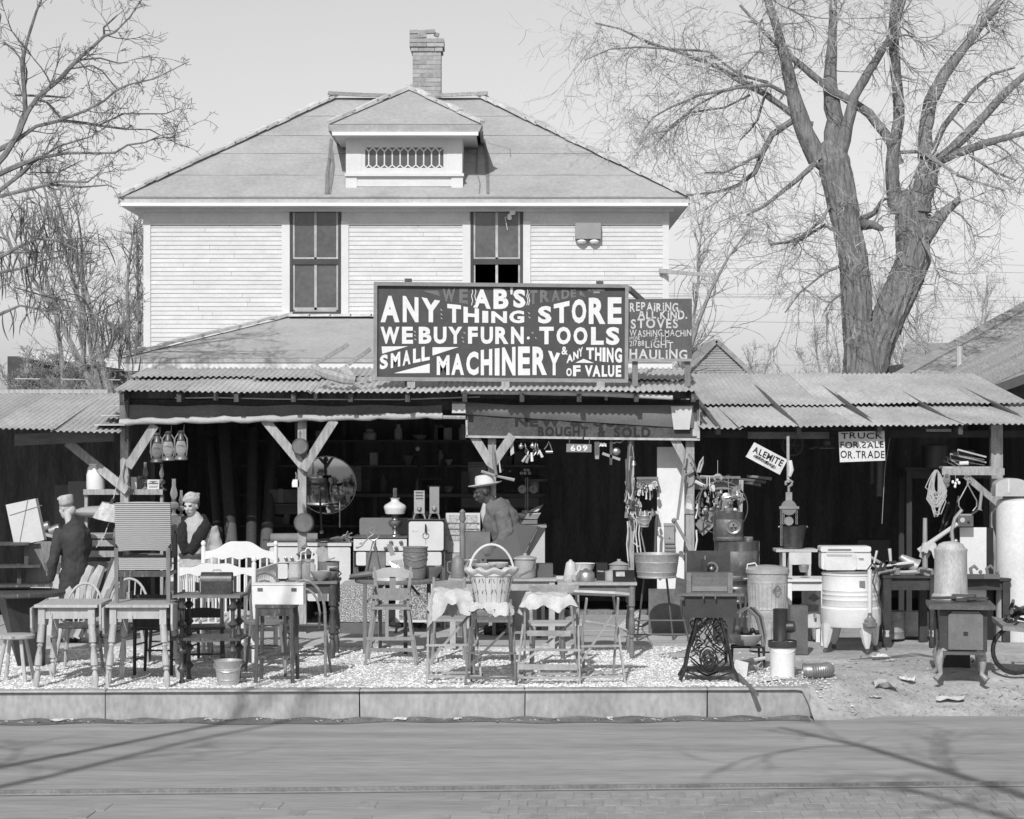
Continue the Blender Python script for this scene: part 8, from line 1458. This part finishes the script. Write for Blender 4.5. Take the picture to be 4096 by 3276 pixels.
bs_ = thing('back_shelf', 'long dark shelf running across the rear of the store', 'shelf', (0, 0, 0)); MB().bb(X(1050, 27.3), X(2168, 27.3), 27.25, 27.7, Z(1988, 27.3), Z(1974, 27.3)).build('shelf_board', mt(.06, .7), bs_, smooth=False); MB().bb(X(1845, 27.3), X(2155, 27.3), 27.3, 27.34, Z(2030, 27.3), Z(1990, 27.3)).build('drawer_front', mt(.075, .6), bs_, smooth=False)
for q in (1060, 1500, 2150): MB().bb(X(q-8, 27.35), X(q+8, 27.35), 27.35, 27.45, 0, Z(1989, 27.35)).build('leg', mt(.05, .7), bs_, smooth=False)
for i, (px, v) in enumerate(((2089, .42), (2133, .3))):
    Y = 27.2; t = thing('alarm_clock', ['round pale faced clock on the back shelf behind the hat', 'round grey faced clock at the end of the back shelf'][i], 'clock', tuple(P(px, 1957, Y))); T = Matrix.Rotation(R(90), 4, 'X'); MB(T).lathe([(.05, -.05), (.054, 0), (.054, .01), (.048, .012)], 24).build('case', mt(.3, .4, .5), t); MB(T).lathe([(.047, .0125), (.002, .0135)], 24).build('dial', mt(v, .6), t); MB().bar((0, -.015, 0), (.0, -.015, .032), .005, .002).build('hand', BLACK, t, smooth=False); MB().bar((0, -.016, 0), (-.018, -.016, .012), .006, .002).build('hand', BLACK, t, smooth=False)
    for sx in (-1, 1): MB().tube([(sx*.02, 0, -.045), (sx*.028, 0, -.058)], .006, 5).build('foot', IRON, t)
t = thing('canopy_shade', 'fringed glass lamp shade on the back shelf behind the clocks', 'lamp shade', tuple(P(2140, 1925, 27.4))); MB().lathe([(.16, 0), (.17, .03), (.1, .06), (.04, .08)], 24).build('shade', mt(.10, .4), t)
for i, (px, py) in enumerate(((2100, 1880), (2113, 1880), (2085, 1893), (2100, 1893), (2118, 1893), (2010, 1880), (2040, 1885))): tag(MB(Matrix.Rotation(R(90), 4, 'X')).lathe([(.012, -.08), (.018, 0), (.02, .004), (.01, .006)], 12).build('socket_end', mt(.3 if i < 5 else .1, .4, .5), None, tuple(P(px, py, 27.0))), 'round metal tube end poking out above the clocks', 'tube', 'tube ends above the clocks')
ld_ = thing('ladder', 'dark ladder leaning at the rear of the store', 'ladder', (0, 0, 0))
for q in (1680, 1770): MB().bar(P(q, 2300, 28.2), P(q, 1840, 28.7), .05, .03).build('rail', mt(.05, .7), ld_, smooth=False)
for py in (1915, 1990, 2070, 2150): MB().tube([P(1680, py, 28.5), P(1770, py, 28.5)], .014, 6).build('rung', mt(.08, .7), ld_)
t = thing('suspended_scale', 'slim double rod stand on a small foot on the dresser heap', 'stand', tuple(P(2105, 2052, 25.55))); MB().lathe([(.055, 0), (.045, .03), (.02, .035)], 14).build('foot', mt(.3, .4, .5), t)
for x in (-.01, .012, .02): MB().tube([(x, 0, .03), (x, 0, .42)], .004, 5).build('rod', mt(.25, .4, .5), t)
t = thing('trunk', 'dark strapped trunk on the shelf beyond the middle post', 'trunk', tuple(P(1160, 2010, 26.4))); MB().bb(-.24, .3, -.1, .3, 0, .16).build('body', mt(.06, .6, var=.4), t, smooth=False)
for x in (-.1, .12): MB().bb(x-.03, x+.03, -.11, -.101, 0, .17).build('strap', mt(.10, .6), t, smooth=False)
table('side_stand', 'dark stand supporting the strapped trunk', (X(1160, 26.5), 26.5, .03), .6, .45, Z(2010, 26.4)-.04, mt(.05, .7), .03, None, False)
t = thing('hand_tool_rack', 'crossed dark branches and handles stuck behind the third post', 'tool', (0, 0, 0)); MB().tube([P(1972, 1770, YP-.22), P(1975, 1840, YP-.22), P(1985, 1900, YP-.22)], [.006, .022, .018], 8).build('shear_blade', mt(.2, .5), t); MB().tube([P(1925, 1885, YP-.2), P(1990, 1905, YP-.2), P(2058, 1920, YP-.2)], [.018, .014, .02], 7).build('handle', mt(.3, .6), t); MB().tube([P(1996, 1840, YP-.15), P(2002, 1890, YP-.15)], [.006, .012], 6).build('pale_handle', mt(.55, .6), t)
t = thing('light_bulb', 'bare bulb hanging in the dark store left of the third post', 'bulb', tuple(P(1671, 1795, 26.5))); MB().ball((0, 0, 0), .03, 12, 8).build('globe', mt(.35, .2), t); MB().tube([(.03, 0, .03), (.04, 0, .3)], .003, 4).build('cord', BLACK, t)
# dim stock on rear shelves
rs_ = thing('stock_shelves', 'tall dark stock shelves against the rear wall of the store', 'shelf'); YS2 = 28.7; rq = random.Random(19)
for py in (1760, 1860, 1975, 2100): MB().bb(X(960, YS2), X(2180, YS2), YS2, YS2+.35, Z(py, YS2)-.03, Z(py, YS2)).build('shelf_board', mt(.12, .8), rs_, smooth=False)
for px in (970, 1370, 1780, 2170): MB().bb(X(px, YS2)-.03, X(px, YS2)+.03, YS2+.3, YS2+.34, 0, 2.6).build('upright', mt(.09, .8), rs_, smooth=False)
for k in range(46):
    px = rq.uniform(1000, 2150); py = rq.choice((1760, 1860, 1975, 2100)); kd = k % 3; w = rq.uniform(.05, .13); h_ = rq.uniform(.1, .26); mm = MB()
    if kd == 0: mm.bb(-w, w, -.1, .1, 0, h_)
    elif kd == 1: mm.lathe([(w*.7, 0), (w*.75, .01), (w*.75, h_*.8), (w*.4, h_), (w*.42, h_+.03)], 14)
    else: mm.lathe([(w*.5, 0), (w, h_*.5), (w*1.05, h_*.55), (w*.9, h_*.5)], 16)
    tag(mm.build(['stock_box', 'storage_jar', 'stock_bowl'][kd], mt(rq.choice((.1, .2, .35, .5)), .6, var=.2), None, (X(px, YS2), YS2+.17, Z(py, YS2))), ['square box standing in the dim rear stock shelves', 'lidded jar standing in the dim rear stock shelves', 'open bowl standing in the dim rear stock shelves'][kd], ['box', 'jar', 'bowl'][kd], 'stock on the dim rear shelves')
# left lean-to interior panels
for i, (a, b, c, d, Y, v) in enumerate(((218, 300, 1940, 2080, 26.2, .11), (272, 345, 1925, 2100, 26.0, .15))): tag(MB().bb(X(a, Y), X(b, Y), Y, Y+.04, .0, Z(c, Y)).build('door_panel', mt(v, .7, var=.1), None, smooth=False), ['dark panelled door leaning in the lean-to', 'plain grey door leaning in front of the panelled one'][i], 'door')
t = thing('cushion', 'grey ribbed cushion on the lean-to goods beside the lampshade', 'cushion', tuple(P(400, 2062, 24.7))); MB().ball((0, 0, .04), (.3, .15, .07), 14, 8).build('cover', mt(.35, .9, var=.1, sc=20), t)
# workshop interior
for i, (px, py0, py1, r_, v, lb) in enumerate(((3520, 1840, 1985, .045, .10, 'grey hanging cylinder under the truck sign'), (3488, 1845, 1935, .03, .05, 'thin dark hanging cylinder beside the grey one'))): tag(MB().lathe([(r_*.9, 0), (r_, .02), (r_, (py1-py0)*25.5/F), (r_*.3, (py1-py0)*25.5/F+.02)], 16).build('hanging_cylinder', mt(v, .5), None, tuple(P(px, py1, 25.5))), lb, 'cylinder')
t = thing('wheel_rim', 'dark spoked wheel rim hung in the workshop behind the tilted sign', 'wheel', tuple(P(3170, 1780, 25.6))); MB().tube([(.12*math.cos(a), 0, .12*math.sin(a)) for a in np.linspace(0, 6.28, 25)], .012, 6, cap=False).build('rim', mt(.08, .5), t)
for k in range(6): a = k*.524*2; MB().tube([(0, 0, 0), (.12*math.cos(a), 0, .12*math.sin(a))], .007, 5).build('spoke', mt(.08, .5), t)
t = thing('reel_head', 'dark machine reel on the workshop beam right of the tilted sign', 'machine', tuple(P(3308, 1795, 25.2))); MB().lathe([(.09, 0), (.1, .01), (.08, .03), (.04, .04), (.045, .08), (.03, .1)], 18).build('drum', mt(.14, .45, .3), t); MB().tube([(-.2, 0, .0), (-.1, 0, .03), (0, 0, .05)], .014, 6).build('arm', mt(.08, .5), t)
for i, (a, b) in enumerate((((2990, 1905), (3085, 1915)), ((2960, 1918), (3062, 1928)), ((2980, 1930), (3040, 1940)))): tag(MB().tube([P(*a, 24.9), P(*b, 24.7)], .018, 8).build('handle_stock', mt([.22, .12, .16][i], .6), None), ['round pale tool stock poking out over the cans', 'middle tool stock poking out beneath the pale one', 'shortest tool stock of the three over the cans'][i], 'stock')
tag(MB().lathe([(.17, 0), (.17, .26), (.15, .27)], 20).build('dark_drum', mt(.05, .4, .3), None, tuple(P(3745, 1870, 25.4))), 'dark drum behind the saws in the workshop', 'drum'); tag(MB().bb(-.14, .14, 0, .2, 0, .18).build('tool_chest', mt(.05, .5), None, tuple(P(3850, 1862, 25.3)), smooth=False), 'dark chest behind the saws in the workshop', 'chest')
table('rear_bench', 'dark bench deep in the workshop holding drum and chest', (X(3790, 25.6), 25.6, .02), 1.1, .6, Z(1866, 25.4)-.03, mt(.035, .7), .03, None, False)
tag(MB().bb(X(3430, 26.5), X(3560, 26.5), 26.5, 26.9, .02, Z(2160, 26.5)).build('dark_crate', mt(.045, .7), None, smooth=False), 'dark crate in the workshop behind the washing machine', 'crate')
for i, (a, b) in enumerate((((3800, 2150), (3835, 1985)), ((3760, 2130), (3795, 2010)), ((3775, 2120), (3810, 2040)))): tag(MB().tube([P(*a, 25.0), P(*b, 25.2)], .014, 7).build('dark_rod', mt(.06, .5), None), ['longest dark rod leaning behind the rope hank', 'thick dark rod leaning left behind the rope hank', 'short dark rod leaning behind the rope hank'][i], 'rod')
tag(MB().tube([P(3560, 1750, 24.8), P(3540, 1870, 24.8), P(3528, 2095, 24.8)], .004, 4).build('pull_cord', mt(.35, .8), None), 'thin pull cord hanging from the workshop beam', 'cord')
# ============================================================ PEOPLE AND DOG
def folds(o, k=.04):
    d = o.modifiers.new('f', 'DISPLACE'); tx = bpy.data.textures.get('cloth_folds') or bpy.data.textures.new('cloth_folds', 'CLOUDS'); tx.noise_scale = .11; d.texture = tx; d.strength = k; return o
def remesh(o, vox=.011, it=4):
    r = o.modifiers.new('r', 'REMESH'); r.mode = 'VOXEL'; r.voxel_size = vox; r.use_smooth_shade = True
    s = o.modifiers.new('s', 'SMOOTH'); s.iterations = it; s.factor = .5; return o
SKIN = mt(.5, .6, var=.06, sc=8); SKIND = mt(.06, .5, var=.15, sc=8)
def head(m, c, ry=0, rx=0, rz=0, k=1.0):
    """head, c = chin-level centre; faces -Y before rotation rz"""
    T0 = m.T; m.T = Matrix.Translation(c) @ Matrix.Rotation(rz, 4, 'Z') @ Matrix.Rotation(rx, 4, 'X') @ Matrix.Scale(k, 4)
    m.ball((0, .015, .135), (.073, .09, .095), 16, 12); m.ball((0, -.03, .065), (.055, .055, .07), 14, 10); m.ball((0, -.045, .02), (.034, .035, .03), 10, 8)
    m.tube([(0, -.085, .115), (0, -.108, .075), (0, -.095, .066)], [.009, .015, .012], 8)
    for sx in (-1, 1): m.ball((sx*.072, .01, .095), (.012, .02, .032), 8, 6); m.ball((sx*.03, -.075, .128), (.024, .012, .008), 8, 6); m.ball((sx*.035, -.068, .085), (.022, .02, .02), 8, 6)
    m.ball((0, -.082, .045), (.026, .013, .007), 8, 6); m.ball((0, -.080, .034), (.022, .012, .007), 8, 6); m.tube([(0, .02, .06), (0, .03, -.08)], [.05, .055], 12); m.T = T0
def eyes(par, c, rx, rz, k=1.0, mat=None):
    for sx in (-1, 1):
        m = MB(Matrix.Translation(c) @ Matrix.Rotation(rz, 4, 'Z') @ Matrix.Rotation(rx, 4, 'X') @ Matrix.Scale(k, 4)); m.ball((sx*.031, -.0755, .108), (.012, .008, .0045), 8, 6); m.build('eye', mat or BLACK, par); m.v = []; m.f = []; m.tube([(sx*.014, -.088, .122), (sx*.032, -.086, .128), (sx*.05, -.072, .122)], [.003, .004, .002], 5); m.build('eyebrow', mt(.06, .9), par)
    m = MB(Matrix.Translation(c) @ Matrix.Rotation(rz, 4, 'Z') @ Matrix.Rotation(rx, 4, 'X') @ Matrix.Scale(k, 4)); m.tube([(-.026, -.082, .038), (0, -.096, .041), (.026, -.082, .038)], [.003, .0065, .003], 6); m.build('lips', mt(.13, .6), par)
def hand(m, w, d, side, curl=.5, k=1.0):
    """hand at wrist w pointing along d"""
    d = Vector(d).normalized(); s = d.cross(Vector((0, 1, .2))).normalized()*side; n = s.cross(d)
    m.tube([w, w+d*.045*k, w+d*.085*k], [.024*k, .034*k, .032*k], 8)
    for i in range(4):
        b = w+d*.08*k+s*(.026-.017*i)*k; L = (.075, .085, .078, .06)[i]*k; c1 = b+d*L*.5+n*curl*.01; m.tube([b, c1, c1+(d*(1-curl)+n*curl).normalized()*L*.5], [.0095*k, .009*k, .007*k], 6)
    b = w+d*.03*k+s*.026*k; m.tube([b, b+(d*.6+s).normalized()*.035*k, b+(d+s*.5).normalized()*.07*k], [.012*k, .011*k, .008*k], 6)
def person(name, label, loc): return thing('person', label, 'person', loc)
# -- shopper at left in dark overcoat, seen from behind and turned to the left, reaching down
p1 = person('person', 'stooping shopper in dark overcoat and pale cap, back turned, at the lean-to', (X(282, 23.55), 23.55, .02))
m = MB(); c = Vector((-.045, -.02, 1.33)); head(m, c, rz=R(-120), rx=R(14), k=.98)
m.tube([(.0, 0, 1.32), (.03, .0, 1.2), (.06, 0, 1.0), (.04, 0, .78)], [.055, .13, .13, .13], 12); m.tube([(-.09, -.04, 1.18), (-.17, -.12, 1.0), (-.245, -.125, .64)], [.06, .045, .03], 8); hand(m, Vector((-.24, -.12, .66)), (-.35, 0, -1), 1)
for sx, yy_ in ((-.08, -.02), (.10, .08)): m.tube([(sx*.9, yy_, .8), (sx, yy_, .45), (sx*1.1, yy_, .08)], [.085, .06, .045], 10); m.tube([(sx*1.1, yy_+.03, .05), (sx*1.1-.12, yy_-.05, .035)], [.045, .035], 8)
remesh(m.build('body', mt(.5, .6, var=.08), p1))
m = MB(); 
for i in range(8):
    t_ = i/8
m.tube([(.02, 0, 1.31), (.03, 0, 1.26), (.05, 0, 1.16), (.07, .0, 1.0), (.06, .0, .86), (.04, 0, .74), (.03, 0, .55), (.03, 0, .40), (.03, 0, .26)], [.075, .12, .185, .19, .175, .185, .185, .19, .195], 18)
m.tube([(-.11, -.05, 1.18), (-.17, -.12, 1.0), (-.2, -.15, .86), (-.25, -.13, .66)], [.09, .082, .07, .05], 12); m.tube([(.17, .03, 1.18), (.2, .1, 1.0), (.1, .18, .85)], [.09, .075, .055], 12); m.tube([(-.03, 0, 1.3), (.08, 0, 1.3)], [.06, .06], 10)
p1.scale = (.8, .9, 1.03); folds(remesh(m.build('overcoat', mt(.045, .9, var=.3, sc=6), p1), .014), .05); remesh(MB(Matrix.Translation((-.05, -.02, 1.475)) @ Matrix.Rotation(R(-8), 4, 'Y')).lathe([(.085, -.02), (.098, .0), (.1, .05), (.095, .08), (.06, .09)], 20, sy=1.1).ball((-.06, -.02, .06), (.06, .06, .022)).build('cap', mt(.45, .95, var=.3, sc=18), p1), .008)
MB(Matrix.Translation((-.03, 0, 1.40))).ball((.02, .01, .0), (.082, .086, .065), 14, 10).build('hair', mt(.55, .9, var=.2, sc=40, bump=.4), p1)
for x in (-.2, .0): MB(Matrix.Translation((.03+x, -.05, 0))).tube([(.06, .03, .05), (-.08, -.02, .03)], [.05, .038], 9).build('shoe', BLACK, p1)
# -- woman with turban and fur collar
p2 = person('person', 'woman in turban and pale coat with dark fur collar behind the crib', (X(775, 23.6), 23.6, .02))
m = MB(); c = Vector((-.02, -.03, 1.395)); head(m, c, rz=R(-18), rx=R(10), k=.95); m.tube([(0, .01, 1.42), (.02, .02, 1.28), (.02, 0, 1.05), (.01, 0, .78)], [.05, .12, .12, .13], 12)
for s1, x1_ in ((1, .215), (-1, -.205)): m.tube([(s1*.13, .02, 1.24), (x1_, .01, 1.05), (x1_*.95, -.1, .80)], [.05, .045, .028], 8)
for sx in (-1, 1): m.tube([(sx*.08, 0, .8), (sx*.085, 0, .45), (sx*.085, 0, .08)], [.085, .055, .04], 10); m.tube([(sx*.085, .02, .04), (sx*.09, -.12, .03)], [.04, .03], 8)
hand(m, Vector((.20, -.1, .80)), (.05, -.2, -1), 1); hand(m, Vector((-.20, -.12, .82)), (0, -.2, -1), -1); remesh(m.build('body', SKIN, p2), .009); eyes(p2, c, R(10), R(-18), .95)
m = MB(); m.tube([(.02, .01, 1.38), (.02, .01, 1.32), (.02, .01, 1.22), (.02, 0, 1.05), (.015, 0, .92), (.01, 0, .7), (.01, 0, .45)], [.08, .14, .18, .175, .165, .2, .22], 18)
m.tube([(.17, .02, 1.24), (.235, .02, 1.05), (.225, -.06, .84)], [.085, .08, .06], 12); m.tube([(-.14, .02, 1.24), (-.21, 0, 1.05), (-.21, -.08, .86)], [.08, .075, .06], 12); folds(remesh(m.build('coat', mt(.42, .95, var=.15, sc=20), p2), .013), .035)
m = MB(); m.tube([(-.07, -.165, .98), (-.10, -.16, 1.12), (-.10, -.10, 1.25), (-.06, .08, 1.33), (.08, .08, 1.34), (.13, -.06, 1.27), (.07, -.16, 1.14), (-.01, -.175, .98)], [.04, .06, .066, .06, .066, .075, .072, .04], 12)
o = remesh(m.build('fur_collar', mt(.02, .95, var=.6, sc=30, bump=.8), p2), .012); d = o.modifiers.new('d', 'DISPLACE'); tx = bpy.data.textures.new('fur', 'CLOUDS'); tx.noise_scale = .03; d.texture = tx; d.strength = .018
MB().lathe([(.18, .93), (.183, .94), (.183, .975), (.18, .98)], 24, (.015, 0, 0), cap=False).build('belt', mt(.06, .6), p2)
MB(Matrix.Translation(c+Vector((.004, .012, .12))) @ Matrix.Rotation(R(-18), 4, 'Z')).ball((0, .016, .0), (.077, .09, .075), 14, 10).build('hair', mt(.07, .8, var=.4, sc=40), p2)
m = MB(Matrix.Translation(c+Vector((.0, -.006, .152)))); m.ball((0, 0, .02), (.09, .108, .075), 16, 12); m.ball((.0, -.05, .07), (.05, .05, .03)); m.tube([(-.08, -.05, -.0), (0, -.095, .03), (.085, -.02, .04)], .022, 8); m.tube([(-.06, -.08, .05), (.03, -.08, .06), (.08, .02, .07)], .02, 8); remesh(m.build('turban', mt(.42, .95, var=.35, sc=22, st=(1, 1, 2.5), bump=.5), p2), .009)
MB().ball(c+Vector((.068, -.005, .07)), .010).build('earring', STEEL, p2)
# -- man in pale hat leaning over his goods, facing left
p3 = person('person', 'man in pale felt hat and dark jacket leaning over goods before the dresser', (X(2003, 24.5), 24.5, .04))
m = MB(); c = Vector((-.165, -.03, 1.42)); head(m, c, rz=R(-72), rx=R(16), k=1.0); m.tube([(-.13, .0, 1.46), (-.06, .0, 1.32), (.03, 0, 1.1), (.02, 0, .82)], [.055, .12, .13, .14], 12); m.tube([(0, -.13, 1.28), (.05, -.24, 1.08), (-.18, -.24, .86)], [.06, .05, .03], 8); m.tube([(-.05, .13, 1.28), (-.12, .21, 1.1), (-.25, .16, .92)], [.06, .05, .03], 8)
for sx in (-1, 1): m.tube([(-.02, sx*.09, .84), (-.05, sx*.10, .46), (.0, sx*.1, .08)], [.10, .07, .05], 10); m.tube([(.02, sx*.1, .04), (-.15, sx*.11, .03)], [.045, .036], 8)
hand(m, Vector((-.18, -.24, .86)), (-.5, -.1, -.8), 1); hand(m, Vector((-.25, .16, .92)), (-.6, 0, -.6), -1); remesh(m.build('body', SKIND, p3), .009); eyes(p3, c, R(16), R(-72), 1.0, mt(.12, .4))
m = MB(); m.tube([(-.08, 0, 1.42), (-.05, 0, 1.36), (-.01, 0, 1.25), (.035, 0, 1.08), (.05, 0, .94), (.04, .0, .80)], [.09, .15, .195, .195, .19, .20], 18)
m.tube([(.0, -.17, 1.30), (.06, -.24, 1.10), (.0, -.27, .98), (-.17, -.24, .87)], [.09, .085, .075, .055], 12); m.tube([(-.06, .16, 1.29), (-.12, .22, 1.1), (-.25, .17, .93)], [.085, .075, .055], 12); folds(remesh(m.build('jacket', mt(.14, .95, var=.25, sc=9), p3), .013), .055); p3.scale = (1.06, 1.06, 1.05)
m = MB(); m.tube([(.02, 0, .86), (.0, 0, .74)], [.175, .17], 16)
for sx in (-1, 1): m.tube([(-.01, sx*.085, .80), (-.05, sx*.10, .46), (-.0, sx*.1, .10)], [.115, .088, .075], 12)
folds(remesh(m.build('trousers', mt(.06, .9, var=.2), p3), .013)); m = MB(); m.tube([(-.16, -.03, 1.40), (-.17, -.03, 1.30), (-.155, -.03, 1.18)], [.03, .05, .04], 10); m.build('shirt', mt(.5, .9, var=.2, sc=20), p3)
for sx in (-1, 1): MB().tube([(.06, sx*.1, .04), (-.06, sx*.1, .05), (-.18, sx*.11, .035)], [.045, .055, .04], 9).build('shoe', BLACK, p3)
HM_ = mt(.62, .9, var=.08, sc=8); T = Matrix.Translation(c+Vector((.0, .0, .165))) @ Matrix.Rotation(R(-9), 4, 'Y')
m = MB(T); m.lathe([(.15, .02), (.172, .024), (.17, .016), (.1, -.004), (.1, .012)], 30, sy=.82, wob=lambda q, z_: .06*math.cos(q*2)); m.build('hat_brim', HM_, p3); m = MB(T); m.lathe([(.105, 0), (.102, .05), (.098, .09), (.085, .115), (.05, .12), (.01, .108)], 24, sy=.88); m.build('hat_crown', HM_, p3); MB(T).lathe([(.107, .004), (.106, .028)], 24, sy=.885, cap=False).build('hat_band', mt(.5, .8), p3)
# -- dog lying under the round table
dg_ = thing('dog', 'dark shepherd dog lying with raised head under the round table', 'dog', (X(1672, 25.4), 25.4, .04)); FUR = mt(.03, .9, var=.6, sc=14, bump=.6)
m = MB(); m.tube([(-.42, .05, .10), (-.3, .03, .14), (-.1, 0, .155), (.06, -.02, .17), (.14, -.03, .2)], [.09, .13, .13, .14, .10], 14); m.tube([(.1, -.02, .2), (.14, -.03, .3), (.13, -.05, .36)], [.09, .07, .06], 12); m.ball((.12, -.07, .38), (.06, .075, .055)); m.tube([(.12, -.12, .37), (.12, -.21, .345)], [.038, .024], 10)
for sx in (-1, 1): m.tube([(.12+sx*.04, -.05, .41), (.12+sx*.052, -.04, .48)], [.022, .004], 6); m.tube([(.1+sx*.06, -.06, .1), (.1+sx*.07, -.2, .03), (.1+sx*.07, -.3, .025)], [.05, .03, .026], 9)
m.tube([(-.3, -.08, .12), (-.2, -.17, .09), (-.32, -.2, .03), (-.18, -.22, .025)], [.09, .06, .03, .026], 9); m.tube([(-.42, .05, .08), (-.55, .0, .04), (-.62, -.1, .03)], [.04, .03, .015], 8)
remesh(m.build('body', FUR, dg_), .011)
for sx in (-1, 1): MB().ball((.12+sx*.028, -.135, .392), .007, 6, 5).build('eye', mt(.2, .2), dg_)
MB().ball((.12, -.232, .345), (.014, .01, .011), 8, 6).build('nose', BLACK, dg_)
# ============================================================ LITTER
def crumple(name, label, px, py, w, d, h, seed, v=.62, cat='paper'):
    rng = random.Random(seed); Y = GY(py, -.05); z = lot_z(X(px, Y), Y)
    for _ in range(3): Y = GY(py, z); z = lot_z(X(px, Y), Y)
    n = 5; g_ = [[rng.uniform(0, 1) for _ in range(n+1)] for _ in range(n+1)]; m = MB()
    m.grid(lambda u, v_: ((u-.5)*w+rng.uniform(-.01, .01), (v_-.5)*d+rng.uniform(-.01, .01), h*g_[int(u*n+.01)][int(v_*n+.01)]+.004), n, n); return tag(m.build(name, mt(v, .9, var=.12, sc=9), None, (X(px, Y), Y, z), rng.uniform(-.5, .5), smooth=False), label, cat)
crumple('crumpled_paper', 'large crumpled sack paper in the gully right of the kerb end', 3535, 2850, .22, .2, .07, 1, .42); crumple('crumpled_paper', 'smaller crumpled white paper beside the large one', 3625, 2845, .16, .14, .05, 2); crumple('paper_sheet', 'flat torn white paper sheet lying in the gully', 3800, 2858, .26, .2, .03, 3, .6); crumple('paper_scrap', 'bright paper scrap lying before the iron stove', 3565, 2755, .09, .06, .02, 4, .7); crumple('paper_scrap', 'little paper scrap standing up the gully bank', 3895, 2800, .07, .07, .07, 5, .65)
crumple('paper_strip', 'long white paper strip lying near the kerb end', 3305, 2782, .15, .05, .02, 6, .7); crumple('paper_sheet', 'white paper bag lying behind the washing machine leg', 3525, 2635, .2, .2, .05, 7, .7); crumple('paper_scrap', 'pale flat scrap lying on dirt below the paper bag', 3500, 2735, .12, .08, .015, 8, .45); crumple('flat_stone', 'pale flat stone slab lying on the gravel by the ironing board', 2498, 2718, .1, .06, .02, 9, .55, 'stone')
tag(MB().bb(-.25, .25, -.05, .05, 0, .02).build('old_board', mt(.3, .9, var=.2), None, (X(3540, 22.3), 22.3, .0), R(3), smooth=False), 'thin old board lying on the dirt before the washing machine', 'board')
t = thing('wire_tangle', 'tangle of thin wire lying on the dirt near the white paper', 'wire', (X(3640, 21.9), 21.9, .012))
for k in range(3): MB().tube([(-.6+.1*k, .1*k, .01), (-.2, .05*k-.05, .03), (.1, .12*k, .05), (.4, .02, .01), (.55, -.1*k, .02)], .004, 4).build('strand', mt(.14, .7), t)
m = MB(); rl_ = random.Random(31)
for k in range(520):
    x = rl_.uniform(2.2, 5.2) if k < 400 else rl_.uniform(-4.6, 2.6); y = kerb_y(x)+(rl_.uniform(-.15, 2.6) if k < 400 else rl_.uniform(-.22, -.04)); z = (lot_z(x, y) if k < 400 and x > 2.7 else (.014 if k < 400 else RZ+.012)); a = rl_.uniform(0, 3.14); L = rl_.uniform(.006, .04); q = Vector((math.cos(a)*L, math.sin(a)*L, rl_.uniform(0, .01)))
    if k < 400 and x < 2.7 and y < kerb_y(x)+.2: continue
    c = Vector((x, y, z+.003)); n_ = Vector((-q.y, q.x, 0))*rl_.uniform(.1, .6); m.add([c-q, c+n_, c+q, c-n_+Vector((0, 0, .008))], [(0, 1, 2), (0, 2, 3)])
struct(m.build('debris', mt(.3, .9, var=.7, sc=3), None, smooth=False), 'stuff')['label'] = 'scattered twigs and chips on the dirt and along the gutter'
m = MB()
for k in range(1400):
    x = rl_.uniform(2.75, 5.6); y = kerb_y(x)+rl_.uniform(-.25, .9)**1.0; a = rl_.uniform(0, 6.28); L = rl_.uniform(.01, .05); z = lot_z(x, y); d_ = Vector((math.cos(a), math.sin(a), .5))*L
    m.add([(x-.003, y, z), (x+.003, y, z), (x+d_.x, y+d_.y, z+d_.z)], [(0, 1, 2)])
struct(m.build('dry_grass', mt(.22, .9, var=.6, sc=4), None, smooth=False), 'stuff')['label'] = 'sparse dead grass blades on the gully bank'
for i, (px, w_) in enumerate(((245, .20), (835, .07), (1035, .05), (2440, .05), (1600, .12), (1830, .06))): crumple('gutter_scrap', 'small pale scrap lying in the gutter at the kerb foot', px, 2900, w_, .05, .02, 40+i, .6, 'scrap')['group'] = 'pale scraps along the gutter'
for o in bpy.data.objects:
    if o.name.startswith('gutter_scrap'):
        Y = kerb_y(o.location.x)-.1; o.location.x *= Y/o.location.y; o.location.y = Y; o.location.z = RZ+.012
